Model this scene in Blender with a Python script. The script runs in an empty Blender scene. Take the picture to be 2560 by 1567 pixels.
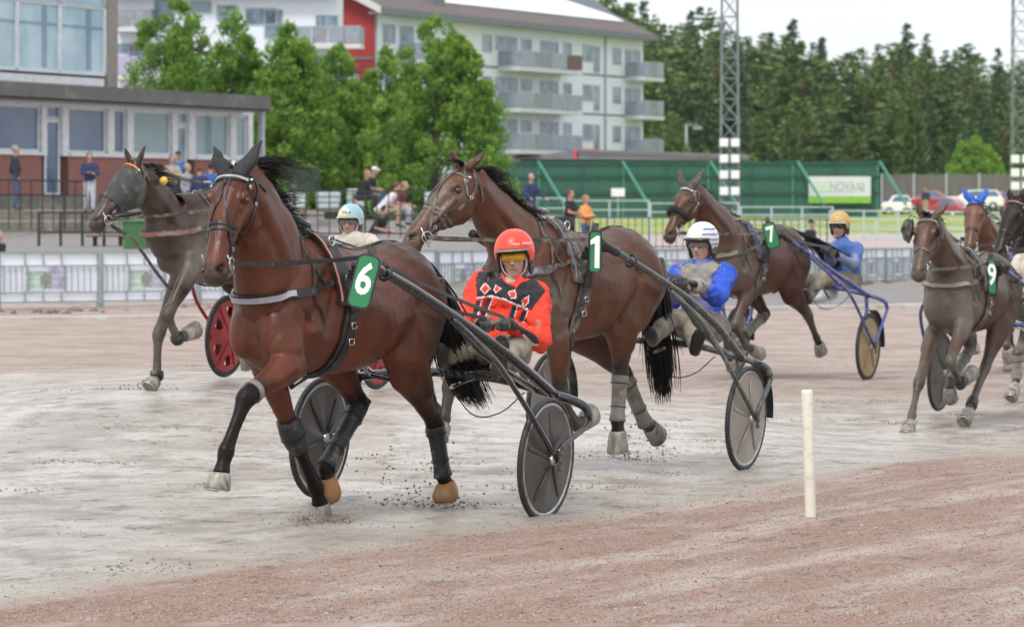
import bpy, bmesh, math, random
import numpy as np
from mathutils import Vector, Matrix, noise as mnoise
from mathutils.bvhtree import BVHTree
R = math.radians
random.seed(7); RNG = np.random.default_rng(7)
scene = bpy.context.scene
COL = scene.collection
# ---------------- camera
F, CX, HY, CH = 9600.0, 1280.0, 530.0, 1.74
cam = bpy.data.cameras.new('camera'); camo = bpy.data.objects.new('camera', cam); COL.objects.link(camo)
camo.location = (0, 0, CH); camo.rotation_euler = (R(90), 0, 0)
cam.lens = 135; cam.sensor_width = 36; cam.sensor_fit = 'HORIZONTAL'
cam.shift_y = -(783.5 - HY) / 2560.0
cam.clip_start = 0.5; cam.clip_end = 6000
cam.dof.use_dof = True; cam.dof.focus_distance = 21.3; cam.dof.aperture_fstop = 6.3
scene.camera = camo
# ---------------- sky and sun (bright overcast)
SUN_EL, SUN_AZ = 52, 205
world = bpy.data.worlds.new('World'); scene.world = world; world.use_nodes = True
nt = world.node_tree; bg = nt.nodes['Background']
sky = nt.nodes.new('ShaderNodeTexSky'); sky.sky_type = 'NISHITA'; sky.sun_disc = False
sky.sun_elevation = R(SUN_EL); sky.sun_rotation = R(SUN_AZ); sky.air_density = 1.0; sky.dust_density = 4.0; sky.ozone_density = 1.0
hs = nt.nodes.new('ShaderNodeHueSaturation'); hs.inputs['Saturation'].default_value = 0.3; hs.inputs['Value'].default_value = 1.0
nt.links.new(sky.outputs[0], hs.inputs['Color']); 
# an even layer of cloud over that sky
cm = nt.nodes.new('ShaderNodeMix'); cm.data_type = 'RGBA'; tcw = nt.nodes.new('ShaderNodeTexCoord'); cn = nt.nodes.new('ShaderNodeTexNoise'); cn.inputs['Scale'].default_value = 2.2; cn.inputs['Detail'].default_value = 6
nt.links.new(tcw.outputs['Generated'], cn.inputs[0]); cr_ = nt.nodes.new('ShaderNodeMapRange'); cr_.inputs['To Min'].default_value = .72; cr_.inputs['To Max'].default_value = .98; cr_.inputs['From Min'].default_value = .35; cr_.inputs['From Max'].default_value = .6
nt.links.new(cn.outputs['Fac'], cr_.inputs[0]); nt.links.new(cr_.outputs[0], cm.inputs[0]); nt.links.new(hs.outputs[0], cm.inputs[6]); cm.inputs[7].default_value = (5.9, 6.2, 6.55, 1)
nt.links.new(cm.outputs[2], bg.inputs[0]); bg.inputs[1].default_value = 0.15
sun = bpy.data.lights.new('sun', 'SUN'); sun.energy = 1.5; sun.angle = R(11); sun.color = (1, .965, .91)
suno = bpy.data.objects.new('sun', sun); COL.objects.link(suno)
az = R(SUN_AZ)
sd = Vector((math.sin(az) * math.cos(R(SUN_EL)), math.cos(az) * math.cos(R(SUN_EL)), math.sin(R(SUN_EL))))
suno.rotation_euler = sd.to_track_quat('Z', 'Y').to_euler()
scene.view_settings.view_transform = 'Standard'; scene.view_settings.look = 'None'
scene.view_settings.exposure = 0.45; scene.view_settings.gamma = 1
# ---------------- picture-to-place helpers (metres; x right, y away, z up)
def zf(ox, oy, k): return lambda x, y: (ox + x / k, oy + y / k)
z0 = zf(0, 0, 2464 / 2560); z1 = zf(460, 320, 1508 / 540); z2 = zf(480, 800, 1508 / 540); z3 = zf(840, 500, 1508 / 640)
z4 = zf(1000, 860, 3.016); z5 = zf(980, 340, 2.6); z6 = zf(1380, 500, 2.155); z7 = zf(200, 330, 2.25); z8 = zf(1620, 400, 2.6)
z9 = zf(2200, 440, 798 / 360); z10 = zf(0, 0, 3.507); z11 = zf(0, 330, 3.078); z12 = zf(680, 380, 3.427); z13 = zf(800, 0, 2.7378)
z14 = zf(1240, 350, 3.733); z15 = zf(1800, 300, 3.242); z16 = zf(1700, 0, 2.865)
def at(p, D): return Vector(((p[0] - CX) / F * D, D, CH + (HY - p[1]) / F * D))
def gnd(p, z=0.0):
    D = (CH - z) * F / (p[1] - HY); return Vector(((p[0] - CX) / F * D, D, z))
class Frame:
    """heading frame: t forward, w to the left, z up"""
    def __init__(s, X, Y, deg, roll=0.0, z=0.0):
        s.O = Vector((X, Y, z)); a = R(deg); r = R(roll)
        s.h = Vector((-math.sin(a), -math.cos(a), 0)); s.l = Vector((math.cos(a) * math.cos(r), -math.sin(a) * math.cos(r), -math.sin(r))); s.deg = deg; s.u = s.h.cross(s.l)
    def P(s, t, w, z): return s.O + s.h * t + s.l * w + s.u * z
    def px(s, p, w=0.0):
        """the place seen at p that lies w to the left of the middle plane"""
        r = Vector(((p[0] - CX) / F, 1, (HY - p[1]) / F)); c = Vector((0, 0, CH))
        k = (s.O + s.l * w - c).dot(s.l) / r.dot(s.l)
        return c + r * k
    def loc(s, v): d = v - s.O; return (d.dot(s.h), d.dot(s.l), d.dot(s.u))
# ---------------- scene objects
def link(o, parent=None):
    COL.objects.link(o)
    if parent is not None: o.parent = parent
    return o
def tag(o, label=None, cat=None, group=None, kind=None):
    for k, v in (('label', label), ('category', cat), ('group', group), ('kind', kind)):
        if v: o[k] = v
    return o
def empty(name, loc=(0, 0, 0), label=None, cat=None, group=None):
    o = bpy.data.objects.new(name, None); o.location = loc; o.empty_display_size = .2
    link(o); return tag(o, label, cat, group)
class MB:
    """collects shapes, in world metres, into one mesh"""
    def __init__(s): s.v = []; s.f = []; s.m = []; s.cur = 0; s.sm = []; s.pc = []
    def each(s, name, mats, parent=None, bevel=0):
        """every shape added so far becomes an object of its own"""
        out = []; ends = s.pc[1:] + [(len(s.v), len(s.f))]
        for (v0, f0), (v1, f1) in zip(s.pc, ends):
            m = MB(); m.v = s.v[v0:v1]; m.f = [tuple(i - v0 for i in f) for f in s.f[f0:f1]]; m.m = s.m[f0:f1]; m.sm = s.sm[f0:f1]; out.append(m.obj(name, mats, parent, bevel))
        return out
    def add(s, vs, fs, smooth=False):
        b = len(s.v); s.pc.append((b, len(s.f))); s.v += [tuple(v) for v in vs]
        for f in fs: s.f.append(tuple(i + b for i in f)); s.m.append(s.cur); s.sm.append(smooth)
        return s
    def box(s, c, d, rot=None):
        x, y, z = d[0] / 2, d[1] / 2, d[2] / 2; c = Vector(c)
        vs = [Vector((i, j, k)) for k in (-z, z) for j in (-y, y) for i in (-x, x)]
        if rot is not None: vs = [rot @ v for v in vs]
        return s.add([v + c for v in vs], [(0, 2, 3, 1), (4, 5, 7, 6), (0, 1, 5, 4), (2, 6, 7, 3), (0, 4, 6, 2), (1, 3, 7, 5)])
    def bar(s, a, b, w, h=None, up=(0, 0, 1)):
        a = Vector(a); b = Vector(b); h = h or w; d = (b - a); L = d.length
        if L < 1e-6: return s
        d /= L; u = Vector(up)
        if abs(d.dot(u)) > .98: u = Vector((1, 0, 0))
        x = d.cross(u).normalized(); z = x.cross(d)
        vs = [p + x * i * w / 2 + z * k * h / 2 for p in (a, b) for i, k in ((-1, -1), (1, -1), (1, 1), (-1, 1))]
        return s.add(vs, [(0, 3, 2, 1), (4, 5, 6, 7), (0, 1, 5, 4), (1, 2, 6, 5), (2, 3, 7, 6), (3, 0, 4, 7)])
    def tube(s, pts, r, n=8, cap=True, closed=False):
        pts = [Vector(p) for p in pts]; N = len(pts)
        rs = r if hasattr(r, '__len__') else [r] * N
        T = []
        for i in range(N):
            if closed: d = pts[(i + 1) % N] - pts[i - 1]
            else: d = pts[min(i + 1, N - 1)] - pts[max(i - 1, 0)]
            T.append(d.normalized() if d.length > 1e-9 else Vector((0, 0, 1)))
        u = T[0].orthogonal().normalized(); vs = []
        for i in range(N):
            u = (u - T[i] * u.dot(T[i])).normalized(); w = T[i].cross(u)
            for k in range(n):
                a = 2 * math.pi * k / n; vs.append(pts[i] + (u * math.cos(a) + w * math.sin(a)) * rs[i])
        fs = [(i * n + k, i * n + (k + 1) % n, (i + 1) * n + (k + 1) % n, (i + 1) * n + k) for i in range(N - 1) for k in range(n)]
        if closed: fs += [((N - 1) * n + k, (N - 1) * n + (k + 1) % n, (k + 1) % n, k) for k in range(n)]
        elif cap: fs += [tuple(range(n))[::-1], tuple((N - 1) * n + k for k in range(n))]
        return s.add(vs, fs, True)
    def ell(s, c, r, rot=None, nu=14, nv=10):
        c = Vector(c); vs = []; r = r if hasattr(r, '__len__') else (r, r, r)
        for j in range(nv + 1):
            ph = math.pi * j / nv
            for i in range(nu):
                a = 2 * math.pi * i / nu
                v = Vector((r[0] * math.sin(ph) * math.cos(a), r[1] * math.sin(ph) * math.sin(a), r[2] * math.cos(ph)))
                vs.append(c + (rot @ v if rot is not None else v))
        fs = [(j * nu + i, (j + 1) * nu + i, (j + 1) * nu + (i + 1) % nu, j * nu + (i + 1) % nu) for j in range(nv) for i in range(nu)]
        return s.add(vs, fs, True)
    def loft(s, rings, cap=True, smooth=True):
        n = len(rings[0]); vs = [p for r in rings for p in r]
        fs = [(i * n + k, i * n + (k + 1) % n, (i + 1) * n + (k + 1) % n, (i + 1) * n + k) for i in range(len(rings) - 1) for k in range(n)]
        s.add(vs, fs, smooth)
        if cap:
            b = len(s.v) - len(vs)
            for rr in (tuple(range(n))[::-1], tuple((len(rings) - 1) * n + k for k in range(n))):
                s.f.append(tuple(b + i for i in rr)); s.m.append(s.cur); s.sm.append(False)
        return s
    def prism(s, poly, d):
        """closed polygon (3-D points) pushed along vector d"""
        n = len(poly); d = Vector(d); a = [Vector(p) for p in poly]
        return s.add(a + [p + d for p in a], [tuple(range(n))[::-1], tuple(range(n, 2 * n))] + [(i, (i + 1) % n, n + (i + 1) % n, n + i) for i in range(n)])
    def mesh(s, name):
        me = bpy.data.meshes.new(name); me.from_pydata(s.v, [], s.f)
        me.polygons.foreach_set('material_index', s.m); me.polygons.foreach_set('use_smooth', s.sm); me.update(); return me
    def obj(s, name, mats, parent=None, bevel=0, smooth=None, fix=True):
        me = s.mesh(name)
        for m in (mats if isinstance(mats, (list, tuple)) else [mats]): me.materials.append(m)
        if fix:
            bm = bmesh.new(); bm.from_mesh(me); bmesh.ops.recalc_face_normals(bm, faces=bm.faces); bm.to_mesh(me); bm.free()
        o = bpy.data.objects.new(name, me); link(o)
        if smooth is not None: me.polygons.foreach_set('use_smooth', [smooth] * len(me.polygons))
        if bevel:
            b = o.modifiers.new('bevel', 'BEVEL'); b.width = bevel; b.segments = 2; b.limit_method = 'ANGLE'; b.angle_limit = R(40)
        return adopt(o, parent)
def world_m(o):
    m = Matrix.LocRotScale(o.location, o.rotation_euler, o.scale)
    return world_m(o.parent) @ m if o.parent else m
def adopt(o, parent):
    """the mesh was made in world metres: keep it there under its parent (the mesh moves to the parent's own space)"""
    if parent is not None:
        o.data.transform(world_m(parent).inverted()); o.parent = parent
    return o
def top_origin(o, c):
    """move a lone mesh thing's origin to c"""
    c = Vector(c); o.data.transform(Matrix.Translation(-c)); o.location = c; return o
def remeshed(mb, voxel, smooth=6, fac=.5, name='tmp'):
    me = mb.mesh(name); o = bpy.data.objects.new(name, me); COL.objects.link(o)
    m = o.modifiers.new('r', 'REMESH'); m.mode = 'VOXEL'; m.voxel_size = voxel; m.adaptivity = 0
    if smooth:
        s_ = o.modifiers.new('s', 'SMOOTH'); s_.factor = fac; s_.iterations = smooth
    dg = bpy.context.evaluated_depsgraph_get(); out = bpy.data.meshes.new_from_object(o.evaluated_get(dg))
    bpy.data.objects.remove(o); bpy.data.meshes.remove(me)
    return out
def verts_np(me):
    a = np.empty(len(me.vertices) * 3, np.float32); me.vertices.foreach_get('co', a); return a.reshape(-1, 3).astype(np.float64)
def normals_np(me):
    a = np.empty(len(me.vertices) * 3, np.float32); me.vertex_normals.foreach_get('vector', a); return a.reshape(-1, 3).astype(np.float64)
def seg_dist(V, a, b):
    a = np.array(a, float); b = np.array(b, float); ab = b - a; t = np.clip(((V - a) @ ab) / max(ab @ ab, 1e-12), 0, 1)
    return np.linalg.norm(V - (a + t[:, None] * ab), axis=1)
def poly_dist(V, pts):
    d = seg_dist(V, pts[0], pts[1]) if len(pts) > 1 else np.linalg.norm(V - np.array(pts[0], float), axis=1)
    for i in range(1, len(pts) - 1): d = np.minimum(d, seg_dist(V, pts[i], pts[i + 1]))
    return d
def bump_mesh(me, items):
    """items: (points, radius, height) pushed along the normal"""
    V = verts_np(me); N = normals_np(me)
    for pts, rad, h in items:
        d = poly_dist(V, [tuple(p) for p in pts]); V = V + N * (h * np.exp(-(d / rad) ** 2))[:, None]
    me.vertices.foreach_set('co', V.astype(np.float32).ravel()); me.update()
def vnoise(V, k, seed=0, oct=2):
    out = np.zeros(len(V)); rng = np.random.default_rng(seed)
    for o in range(oct):
        for j in range(4):
            d = rng.normal(size=3); d /= np.linalg.norm(d); ph = rng.uniform(0, 6.28)
            q = V + .6 / k * np.sin(V[:, [1, 2, 0]] * k * 1.3 + ph)
            out += np.sin(q @ d * k * (1 + .4 * j) + ph) / (2 ** o) / 4
        k *= 2.1
    return out
def set_col(me, C):
    a = me.color_attributes.new('col', 'FLOAT_COLOR', 'POINT'); C4 = np.ones((len(C), 4), np.float32); C4[:, :3] = C
    a.data.foreach_set('color', C4.ravel())
def sstep(x, a, b): t = np.clip((x - a) / (b - a), 0, 1); return t * t * (3 - 2 * t)
def bvh(me): return BVHTree.FromPolygons([v.co.copy() for v in me.vertices], [tuple(p.vertices) for p in me.polygons])
def resample(pts, step):
    pts = [Vector(p) for p in pts]; out = [pts[0]]
    for a, b in zip(pts, pts[1:]):
        n = max(1, int((b - a).length / step))
        for i in range(1, n + 1): out.append(a.lerp(b, i / n))
    return out
def catmull(pts, k=6):
    pts = [Vector(p) for p in pts]; P = [pts[0] * 2 - pts[1]] + pts + [pts[-1] * 2 - pts[-2]]; out = []
    for i in range(1, len(P) - 2):
        a, b, c, d = P[i - 1:i + 3]
        for j in range(k):
            t = j / k; out.append(.5 * ((2 * b) + (c - a) * t + (2 * a - 5 * b + 4 * c - d) * t * t + (3 * b - a - 3 * c + d) * t ** 3))
    return out + [pts[-1]]
def strap(mb, pts, width, tree=None, thick=.004, off=.003, nrm=None, step=.02, closed=False, maxd=.15):
    """a flat band along pts; with a tree it is laid on that surface"""
    P = resample(pts, step); Q = []; Nn = []
    for i, p in enumerate(P):
        n = None
        if tree is not None:
            h = tree.find_nearest(p)
            if h[0] is not None and (h[0] - p).length < maxd: p = h[0]; n = h[1]
        if n is None: n = Vector(nrm(p) if callable(nrm) else nrm) if nrm is not None else Vector((0, -1, 0))
        Q.append(Vector(p)); Nn.append(n.normalized())
    N2 = [(Nn[max(i - 1, 0)] + Nn[i] * 2 + Nn[min(i + 1, len(Nn) - 1)]).normalized() for i in range(len(Nn))]
    Q2 = [Q[0]] + [(Q[i - 1] + Q[i] * 2 + Q[i + 1]) / 4 for i in range(1, len(Q) - 1)] + [Q[-1]]
    rings = []
    for i in range(len(Q2)):
        d = (Q2[min(i + 1, len(Q2) - 1)] - Q2[max(i - 1, 0)])
        if d.length < 1e-7: continue
        d.normalize(); n = N2[i]; s_ = d.cross(n)
        if s_.length < 1e-4: continue
        s_.normalize(); n = s_.cross(d); c = Q2[i] + n * off
        rings.append([c - s_ * width / 2, c + s_ * width / 2, c + s_ * width / 2 + n * thick, c - s_ * width / 2 + n * thick])
    if len(rings) > 1: mb.loft(rings, True, False)
    return Q2
def text_mesh(mb, body, origin, xdir, ydir, size, depth=.003, bold=0.0, align='CENTER', spacing=1.0, xs=1.0):
    cu = bpy.data.curves.new('t', 'FONT'); cu.body = body; cu.size = size; cu.align_x = align; cu.align_y = 'CENTER'; cu.offset = bold
    cu.extrude = 0; cu.resolution_u = 3; cu.space_character = spacing
    o = bpy.data.objects.new('t', cu); COL.objects.link(o); dg = bpy.context.evaluated_depsgraph_get()
    me = bpy.data.meshes.new_from_object(o.evaluated_get(dg)); bpy.data.objects.remove(o); bpy.data.curves.remove(cu)
    x = Vector(xdir).normalized(); y = Vector(ydir); y = (y - x * y.dot(x)).normalized(); n = x.cross(y)
    bm = bmesh.new(); bm.from_mesh(me); g = bmesh.ops.extrude_face_region(bm, geom=bm.faces[:])
    for e in g['geom']:
        if isinstance(e, bmesh.types.BMVert): e.co.z += depth
    bm.verts.index_update(); vs = [Vector(origin) + x * v.co.x * xs + y * v.co.y + n * v.co.z for v in bm.verts]
    mb.add(vs, [tuple(v.index for v in f.verts) for f in bm.faces]); bm.free(); bpy.data.meshes.remove(me); return mb
# ---------------- materials
def newmat(name):
    m = bpy.data.materials.new(name); m.use_nodes = True; n = m.node_tree.nodes; b = n['Principled BSDF']; return m, n, m.node_tree.links, b
MATS = {}
def mat(name, col, rough=.6, metal=0, spec=.5, var=.12, scale=6, bump=0, bscale=None, dirt=None, dirt_amt=.5, dscale=3, stretch=(1, 1, 1), trans=0, alpha=1, coat=0):
    """procedural surface: colour varied by noise, optional dirt patches, optional bump"""
    if name in MATS: return MATS[name]
    m, n, l, b = newmat(name)
    tc = n.new('ShaderNodeTexCoord'); mp = n.new('ShaderNodeMapping'); mp.inputs['Scale'].default_value = stretch
    l.new(tc.outputs['Object'], mp.inputs[0])
    nz = n.new('ShaderNodeTexNoise'); nz.inputs['Scale'].default_value = scale; nz.inputs['Detail'].default_value = 5; l.new(mp.outputs[0], nz.inputs[0])
    mr = n.new('ShaderNodeMapRange'); mr.inputs['To Min'].default_value = 1 - var; mr.inputs['To Max'].default_value = 1 + var
    mr.inputs['From Min'].default_value = .3; mr.inputs['From Max'].default_value = .7; l.new(nz.outputs['Fac'], mr.inputs[0])
    mx = n.new('ShaderNodeVectorMath'); mx.operation = 'SCALE'
    if col == 'attr':
        ca = n.new('ShaderNodeAttribute'); ca.attribute_name = 'col'; l.new(ca.outputs['Color'], mx.inputs[0])
    else: mx.inputs[0].default_value = col[:3]
    l.new(mr.outputs[0], mx.inputs['Scale']); out = mx.outputs[0]
    if dirt:
        n2 = n.new('ShaderNodeTexNoise'); n2.inputs['Scale'].default_value = dscale; n2.inputs['Detail'].default_value = 8; n2.inputs['Roughness'].default_value = .7
        l.new(mp.outputs[0], n2.inputs[0]); cr = n.new('ShaderNodeMapRange'); cr.inputs['From Min'].default_value = .62 - dirt_amt * .35; cr.inputs['From Max'].default_value = .72 - dirt_amt * .2
        l.new(n2.outputs['Fac'], cr.inputs[0]); mi = n.new('ShaderNodeMix'); mi.data_type = 'RGBA'; l.new(cr.outputs[0], mi.inputs[0])
        l.new(out, mi.inputs[6]); mi.inputs[7].default_value = (*dirt, 1); out = mi.outputs[2]
    l.new(out, b.inputs['Base Color']); b.inputs['Roughness'].default_value = rough; b.inputs['Metallic'].default_value = metal
    b.inputs['Specular IOR Level'].default_value = spec; b.inputs['Transmission Weight'].default_value = trans; b.inputs['Alpha'].default_value = alpha
    b.inputs['Coat Weight'].default_value = coat
    if bump:
        n3 = n.new('ShaderNodeTexNoise'); n3.inputs['Scale'].default_value = bscale or scale * 4; n3.inputs['Detail'].default_value = 4; l.new(mp.outputs[0], n3.inputs[0])
        bp = n.new('ShaderNodeBump'); bp.inputs['Strength'].default_value = bump; bp.inputs['Distance'].default_value = .01; l.new(n3.outputs['Fac'], bp.inputs['Height']); l.new(bp.outputs[0], b.inputs['Normal'])
    MATS[name] = m; return m
MUD = (.33, .28, .22)
def base_mats():
    mat('leather', (.012, .012, .013), .42, var=.3, scale=40, bump=.15, dirt=(.12, .105, .085), dirt_amt=.12, dscale=25)
    mat('leather_muddy', (.035, .032, .03), .6, var=.3, scale=40, bump=.2, dirt=(.2, .175, .14), dirt_amt=.55, dscale=14)
    mat('steel', (.62, .62, .62), .22, 1, var=.1)
    mat('hair', (.011, .008, .0075), .42, var=.6, scale=14, spec=.25)
    mat('hair_brown', (.03, .017, .012), .5, var=.5, scale=30)
    mat('rubber', (.018, .019, .021), .55, var=.2, scale=15, dirt=(.13, .12, .1), dirt_amt=.3, dscale=12)
    mat('eye', (.012, .007, .005), .06, coat=1, var=.05)
    mat('chrome_black', (.012, .013, .015), .18, var=.2, coat=.7, dirt=(.19, .17, .14), dirt_amt=.16, dscale=30)
    mat('plate_green', (.012, .185, .062), .45, var=.06, scale=8)
    mat('paint_white', (.8, .8, .78), .5, var=.04)
base_mats()
# ---------------- horses
def ring(c, d, lat, ra, rb, n=18, ex=2.2, skew=0.0):
    u = Vector(lat).cross(d).normalized(); l = Vector(lat); l = (l - d * l.dot(d)).normalized(); u = l.cross(d).normalized(); out = []
    for k in range(n):
        a = 2 * math.pi * k / n; ca, sa = math.cos(a), math.sin(a)
        x = math.copysign(abs(ca) ** (2 / ex), ca); y = math.copysign(abs(sa) ** (2 / ex), sa)
        out.append(c + u * ra * x + l * rb * y * (1 - skew * x))
    return out
def limb(mb, st, lat, n=16, ex=2.1):
    """st: (point, fore-aft radius, side radius)"""
    P = [Vector(s[0]) for s in st]; rings = []
    for i, s in enumerate(st):
        d = (P[min(i + 1, len(P) - 1)] - P[max(i - 1, 0)]).normalized()
        rings.append(ring(P[i], d, lat, s[1], s[2], n, ex))
    mb.loft(rings)
def dens(st, k=3):
    """smooth in-between stations"""
    P = catmull([s[0] for s in st], k); out = []
    for i in range(len(st) - 1):
        for j in range(k):
            t = j / k; q = t * t * (3 - 2 * t); out.append((P[i * k + j], st[i][1] * (1 - q) + st[i + 1][1] * q, st[i][2] * (1 - q) + st[i + 1][2] * q))
    return out + [(P[-1], st[-1][1], st[-1][2])]
TRUNK = [(.42, 1.22, 1.03, .08), (.385, 1.32, .955, .14), (.32, 1.43, .895, .19), (.22, 1.53, .87, .23), (.08, 1.605, .865, .25), (-.08, 1.615, .855, .265),
         (-.26, 1.56, .85, .295), (-.45, 1.525, .865, .305), (-.62, 1.54, .92, .30), (-.78, 1.575, .99, .285), (-.92, 1.575, 1.03, .27), (-1.04, 1.53, 1.06, .235), (-1.14, 1.44, 1.10, .17), (-1.20, 1.34, 1.16, .10)]
HEAD = [(-.03, -.03, -.125, .05), (.02, .012, -.16, .082), (.075, .03, -.19, .106), (.13, .040, -.225, .118), (.19, .038, -.25, .116), (.25, .030, -.245, .104), (.31, .020, -.205, .086),
        (.37, .010, -.168, .073), (.44, -.002, -.148, .066), (.50, -.006, -.145, .066), (.55, -.010, -.148, .071), (.59, -.022, -.152, .070), (.62, -.045, -.145, .057), (.637, -.075, -.125, .032)]
def make_horse(sp):
    fr = Frame(sp['O'][0], sp['O'][1], sp['deg']); S = sp.get('s', 1.0); z0_ = sp.get('z', 0.0); vox = sp.get('vox', .014)
    L = lambda t, w, z: fr.P(t * S, w * S, z * S + z0_)
    lat = fr.l; up = Vector((0, 0, 1)); mb = MB(); pitch = sp.get('pitch', 0)
    # trunk
    rings = []
    for t, zt, zb, hw in TRUNK:
        zt += t * pitch; zb += t * pitch; n = 22; r = []
        zc = zb + (zt - zb) * .45
        for k in range(n):
            a = 2 * math.pi * k / n; ca, sa = math.cos(a), math.sin(a); v = math.copysign(abs(ca) ** .9, ca)
            y = math.copysign(abs(sa) ** .85, sa) * hw * (1 - (.30 if t > -.35 else .12) * max(0, v) ** 1.5)
            r.append(L(t, y, zc + (zt - zc) * v if v > 0 else zc + (zc - zb) * v))
        rings.append(r)
    mb.loft(rings)
    # neck
    poll = fr.px(sp['poll'], sp.get('poll_w', 0)); hy, hp = R(sp['hyaw']), R(sp['hpitch'])
    X = Vector((-math.sin(hy) * math.cos(hp), -math.cos(hy) * math.cos(hp), -math.sin(hp))); Y = Vector((math.cos(hy), -math.sin(hy), 0)); Z = X.cross(Y)
    hr = R(sp.get('hroll', 0)); Y, Z = Y * math.cos(hr) + Z * math.sin(hr), Z * math.cos(hr) - Y * math.sin(hr)
    HS = S * sp.get('hs', 1.0); H = lambda x, y, z: poll + X * x * HS + Y * y * HS + Z * z * HS
    nk = sp['neck']   # middle points (pixels, w, radius, side radius)
    tp = H(.02, 0, -.10); st = [(L(.02, 0, 1.30), .30 * S, .20 * S), (L(.22, 0, 1.33), .27 * S, .18 * S)]
    for p, w, a, b in nk: st.append((fr.px(p, w), a * S, b * S))
    st.append((tp, .115 * HS, .078 * HS)); st = dens(st, 3); limb(mb, st, lat, 18, 2.2); neck_st = st
    # head
    rings = []
    for x, zt, zb, hw in HEAD:
        r = []; zc = (zt + zb) / 2; hh = (zt - zb) / 2; n = 18; topn = .22 if x < .3 else .1; bot = .35 if x > .1 else .1
        for k in range(n):
            a = 2 * math.pi * k / n; ca, sa = math.cos(a), math.sin(a); v = math.copysign(abs(ca) ** .85, ca)
            y = math.copysign(abs(sa) ** .8, sa) * hw * (1 - topn * max(0, v) ** 2 - bot * max(0, -v) ** 2)
            r.append(H(x, y, zc + hh * v))
        rings.append(r)
    mb.loft(rings)
    for s_ in (-1, 1):   # jaw plate, brow, lips
        mb.ell(H(.20, s_ * .062, -.135), (.085 * HS, .04 * HS, .085 * HS), Matrix((X, Y, Z)).transposed())
        mb.ell(H(.165, s_ * .090, -.008), (.036 * HS, .022 * HS, .022 * HS), Matrix((X, Y, Z)).transposed())
        mb.ell(H(.575, s_ * .042, -.062), (.036 * HS, .030 * HS, .038 * HS), Matrix((X, Y, Z)).transposed())
    mb.ell(H(.585, 0, -.145), (.04 * HS, .034 * HS, .02 * HS), Matrix((X, Y, Z)).transposed())
    ears = []
    if not sp.get('hood'):
        for s_, tipp in zip((1, -1), sp['ears']):
            b = H(.0, s_ * .055, .0); tip = at(tipp, b.y - sp.get('ear_d', 0)); d = (tip - b); el = d.length; m_ = b + d * .45 + Y * s_ * .012
            es = [(b - d * .12, .026 * HS, .034 * HS), (b + d * .18, .026 * HS, .040 * HS), (m_, .020 * HS, .040 * HS), (b + d * .75, .014 * HS, .026 * HS), (b + d * .93, .008 * HS, .012 * HS), (tip, .004, .005)]
            limb(mb, es, Y, 12, 2); ears.append((b, m_, tip))
    # shoulders, chest muscle, haunches
    mb.ell(L(.33, .085, 1.10), (.115 * S, .115 * S, .15 * S)); mb.ell(L(.33, -.085, 1.10), (.115 * S, .115 * S, .15 * S))
    hoofs = []; legs = {}; black = []
    for key in ('LF', 'RF', 'LH', 'RH'):
        if key not in sp: continue
        j = sp[key]; s_ = 1 if key[0] == 'L' else -1; front = key[1] == 'F'
        def J(q, wdef):
            if len(q) == 2 and hasattr(q[0], '__len__'): return fr.px(q[0], q[1] * s_)
            if len(q) == 3: return L(q[0], s_ * q[1], q[2])
            return fr.px(q, s_ * wdef)
        if front:
            E = J(j[0], .16); K = J(j[1], .14); Fk = J(j[2], .13); C = J(j[3], .13); T = J(j[4], .13)
            top = L(.02, s_ * .15, 1.42); ps = L(.31, s_ * .125, 1.12); mid = (ps + E) / 2
            limb(mb, dens([(top, .15 * S, .05 * S), (L(.2, s_ * .155, 1.26), .15 * S, .075 * S), (ps + L(-.02, 0, 0) - L(0, 0, 0), .115 * S, .085 * S), (mid, .12 * S, .08 * S), (E, .10 * S, .07 * S)], 3), lat)
            limb(mb, dens([(E + (E - K).normalized() * .06 * S, .10 * S, .07 * S), (E.lerp(K, .12), .100 * S, .076 * S), (E.lerp(K, .4), .078 * S, .062 * S), (E.lerp(K, .78), .053 * S, .048 * S), (E.lerp(K, .95), .060 * S, .055 * S), (K.lerp(Fk, .06), .056 * S, .052 * S),
                           (K.lerp(Fk, .22), .042 * S, .038 * S), (K.lerp(Fk, .55), .038 * S, .031 * S), (K.lerp(Fk, .85), .042 * S, .035 * S), (Fk, .052 * S, .044 * S), (Fk.lerp(C, .5), .038 * S, .036 * S), (C, .047 * S, .050 * S)], 2), lat, 14)
            legs[key] = (E, K, Fk, C, T); black.append((E.lerp(K, .45), K, Fk, C))
        else:
            ST = J(j[0], .19); HK = J(j[1], .13); Fk = J(j[2], .13); C = J(j[3], .13); T = J(j[4], .13)
            hip = L(-.86, s_ * .13, 1.36)
            limb(mb, dens([(hip, .24 * S, .12 * S), (hip.lerp(ST, .5) + L(-.05, s_ * .03, 0) - L(0, 0, 0), .225 * S, .125 * S), (ST.lerp(HK, .02), .17 * S, .11 * S), (ST.lerp(HK, .3), .135 * S, .085 * S), (ST.lerp(HK, .62), .085 * S, .06 * S), (ST.lerp(HK, .86), .062 * S, .048 * S), (HK, .066 * S, .052 * S),
                           (HK.lerp(Fk, .14), .056 * S, .046 * S), (HK.lerp(Fk, .35), .045 * S, .037 * S), (HK.lerp(Fk, .8), .042 * S, .035 * S), (Fk, .052 * S, .044 * S), (Fk.lerp(C, .5), .038 * S, .037 * S), (C, .047 * S, .05 * S)], 2), lat, 16)
            cd = (HK - Fk).normalized(); gd = (ST - HK).normalized(); back = lat.cross(cd); back = back if back.dot(fr.h) < 0 else -back
            cal = HK + back * .055 * S + cd * .075 * S
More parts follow.
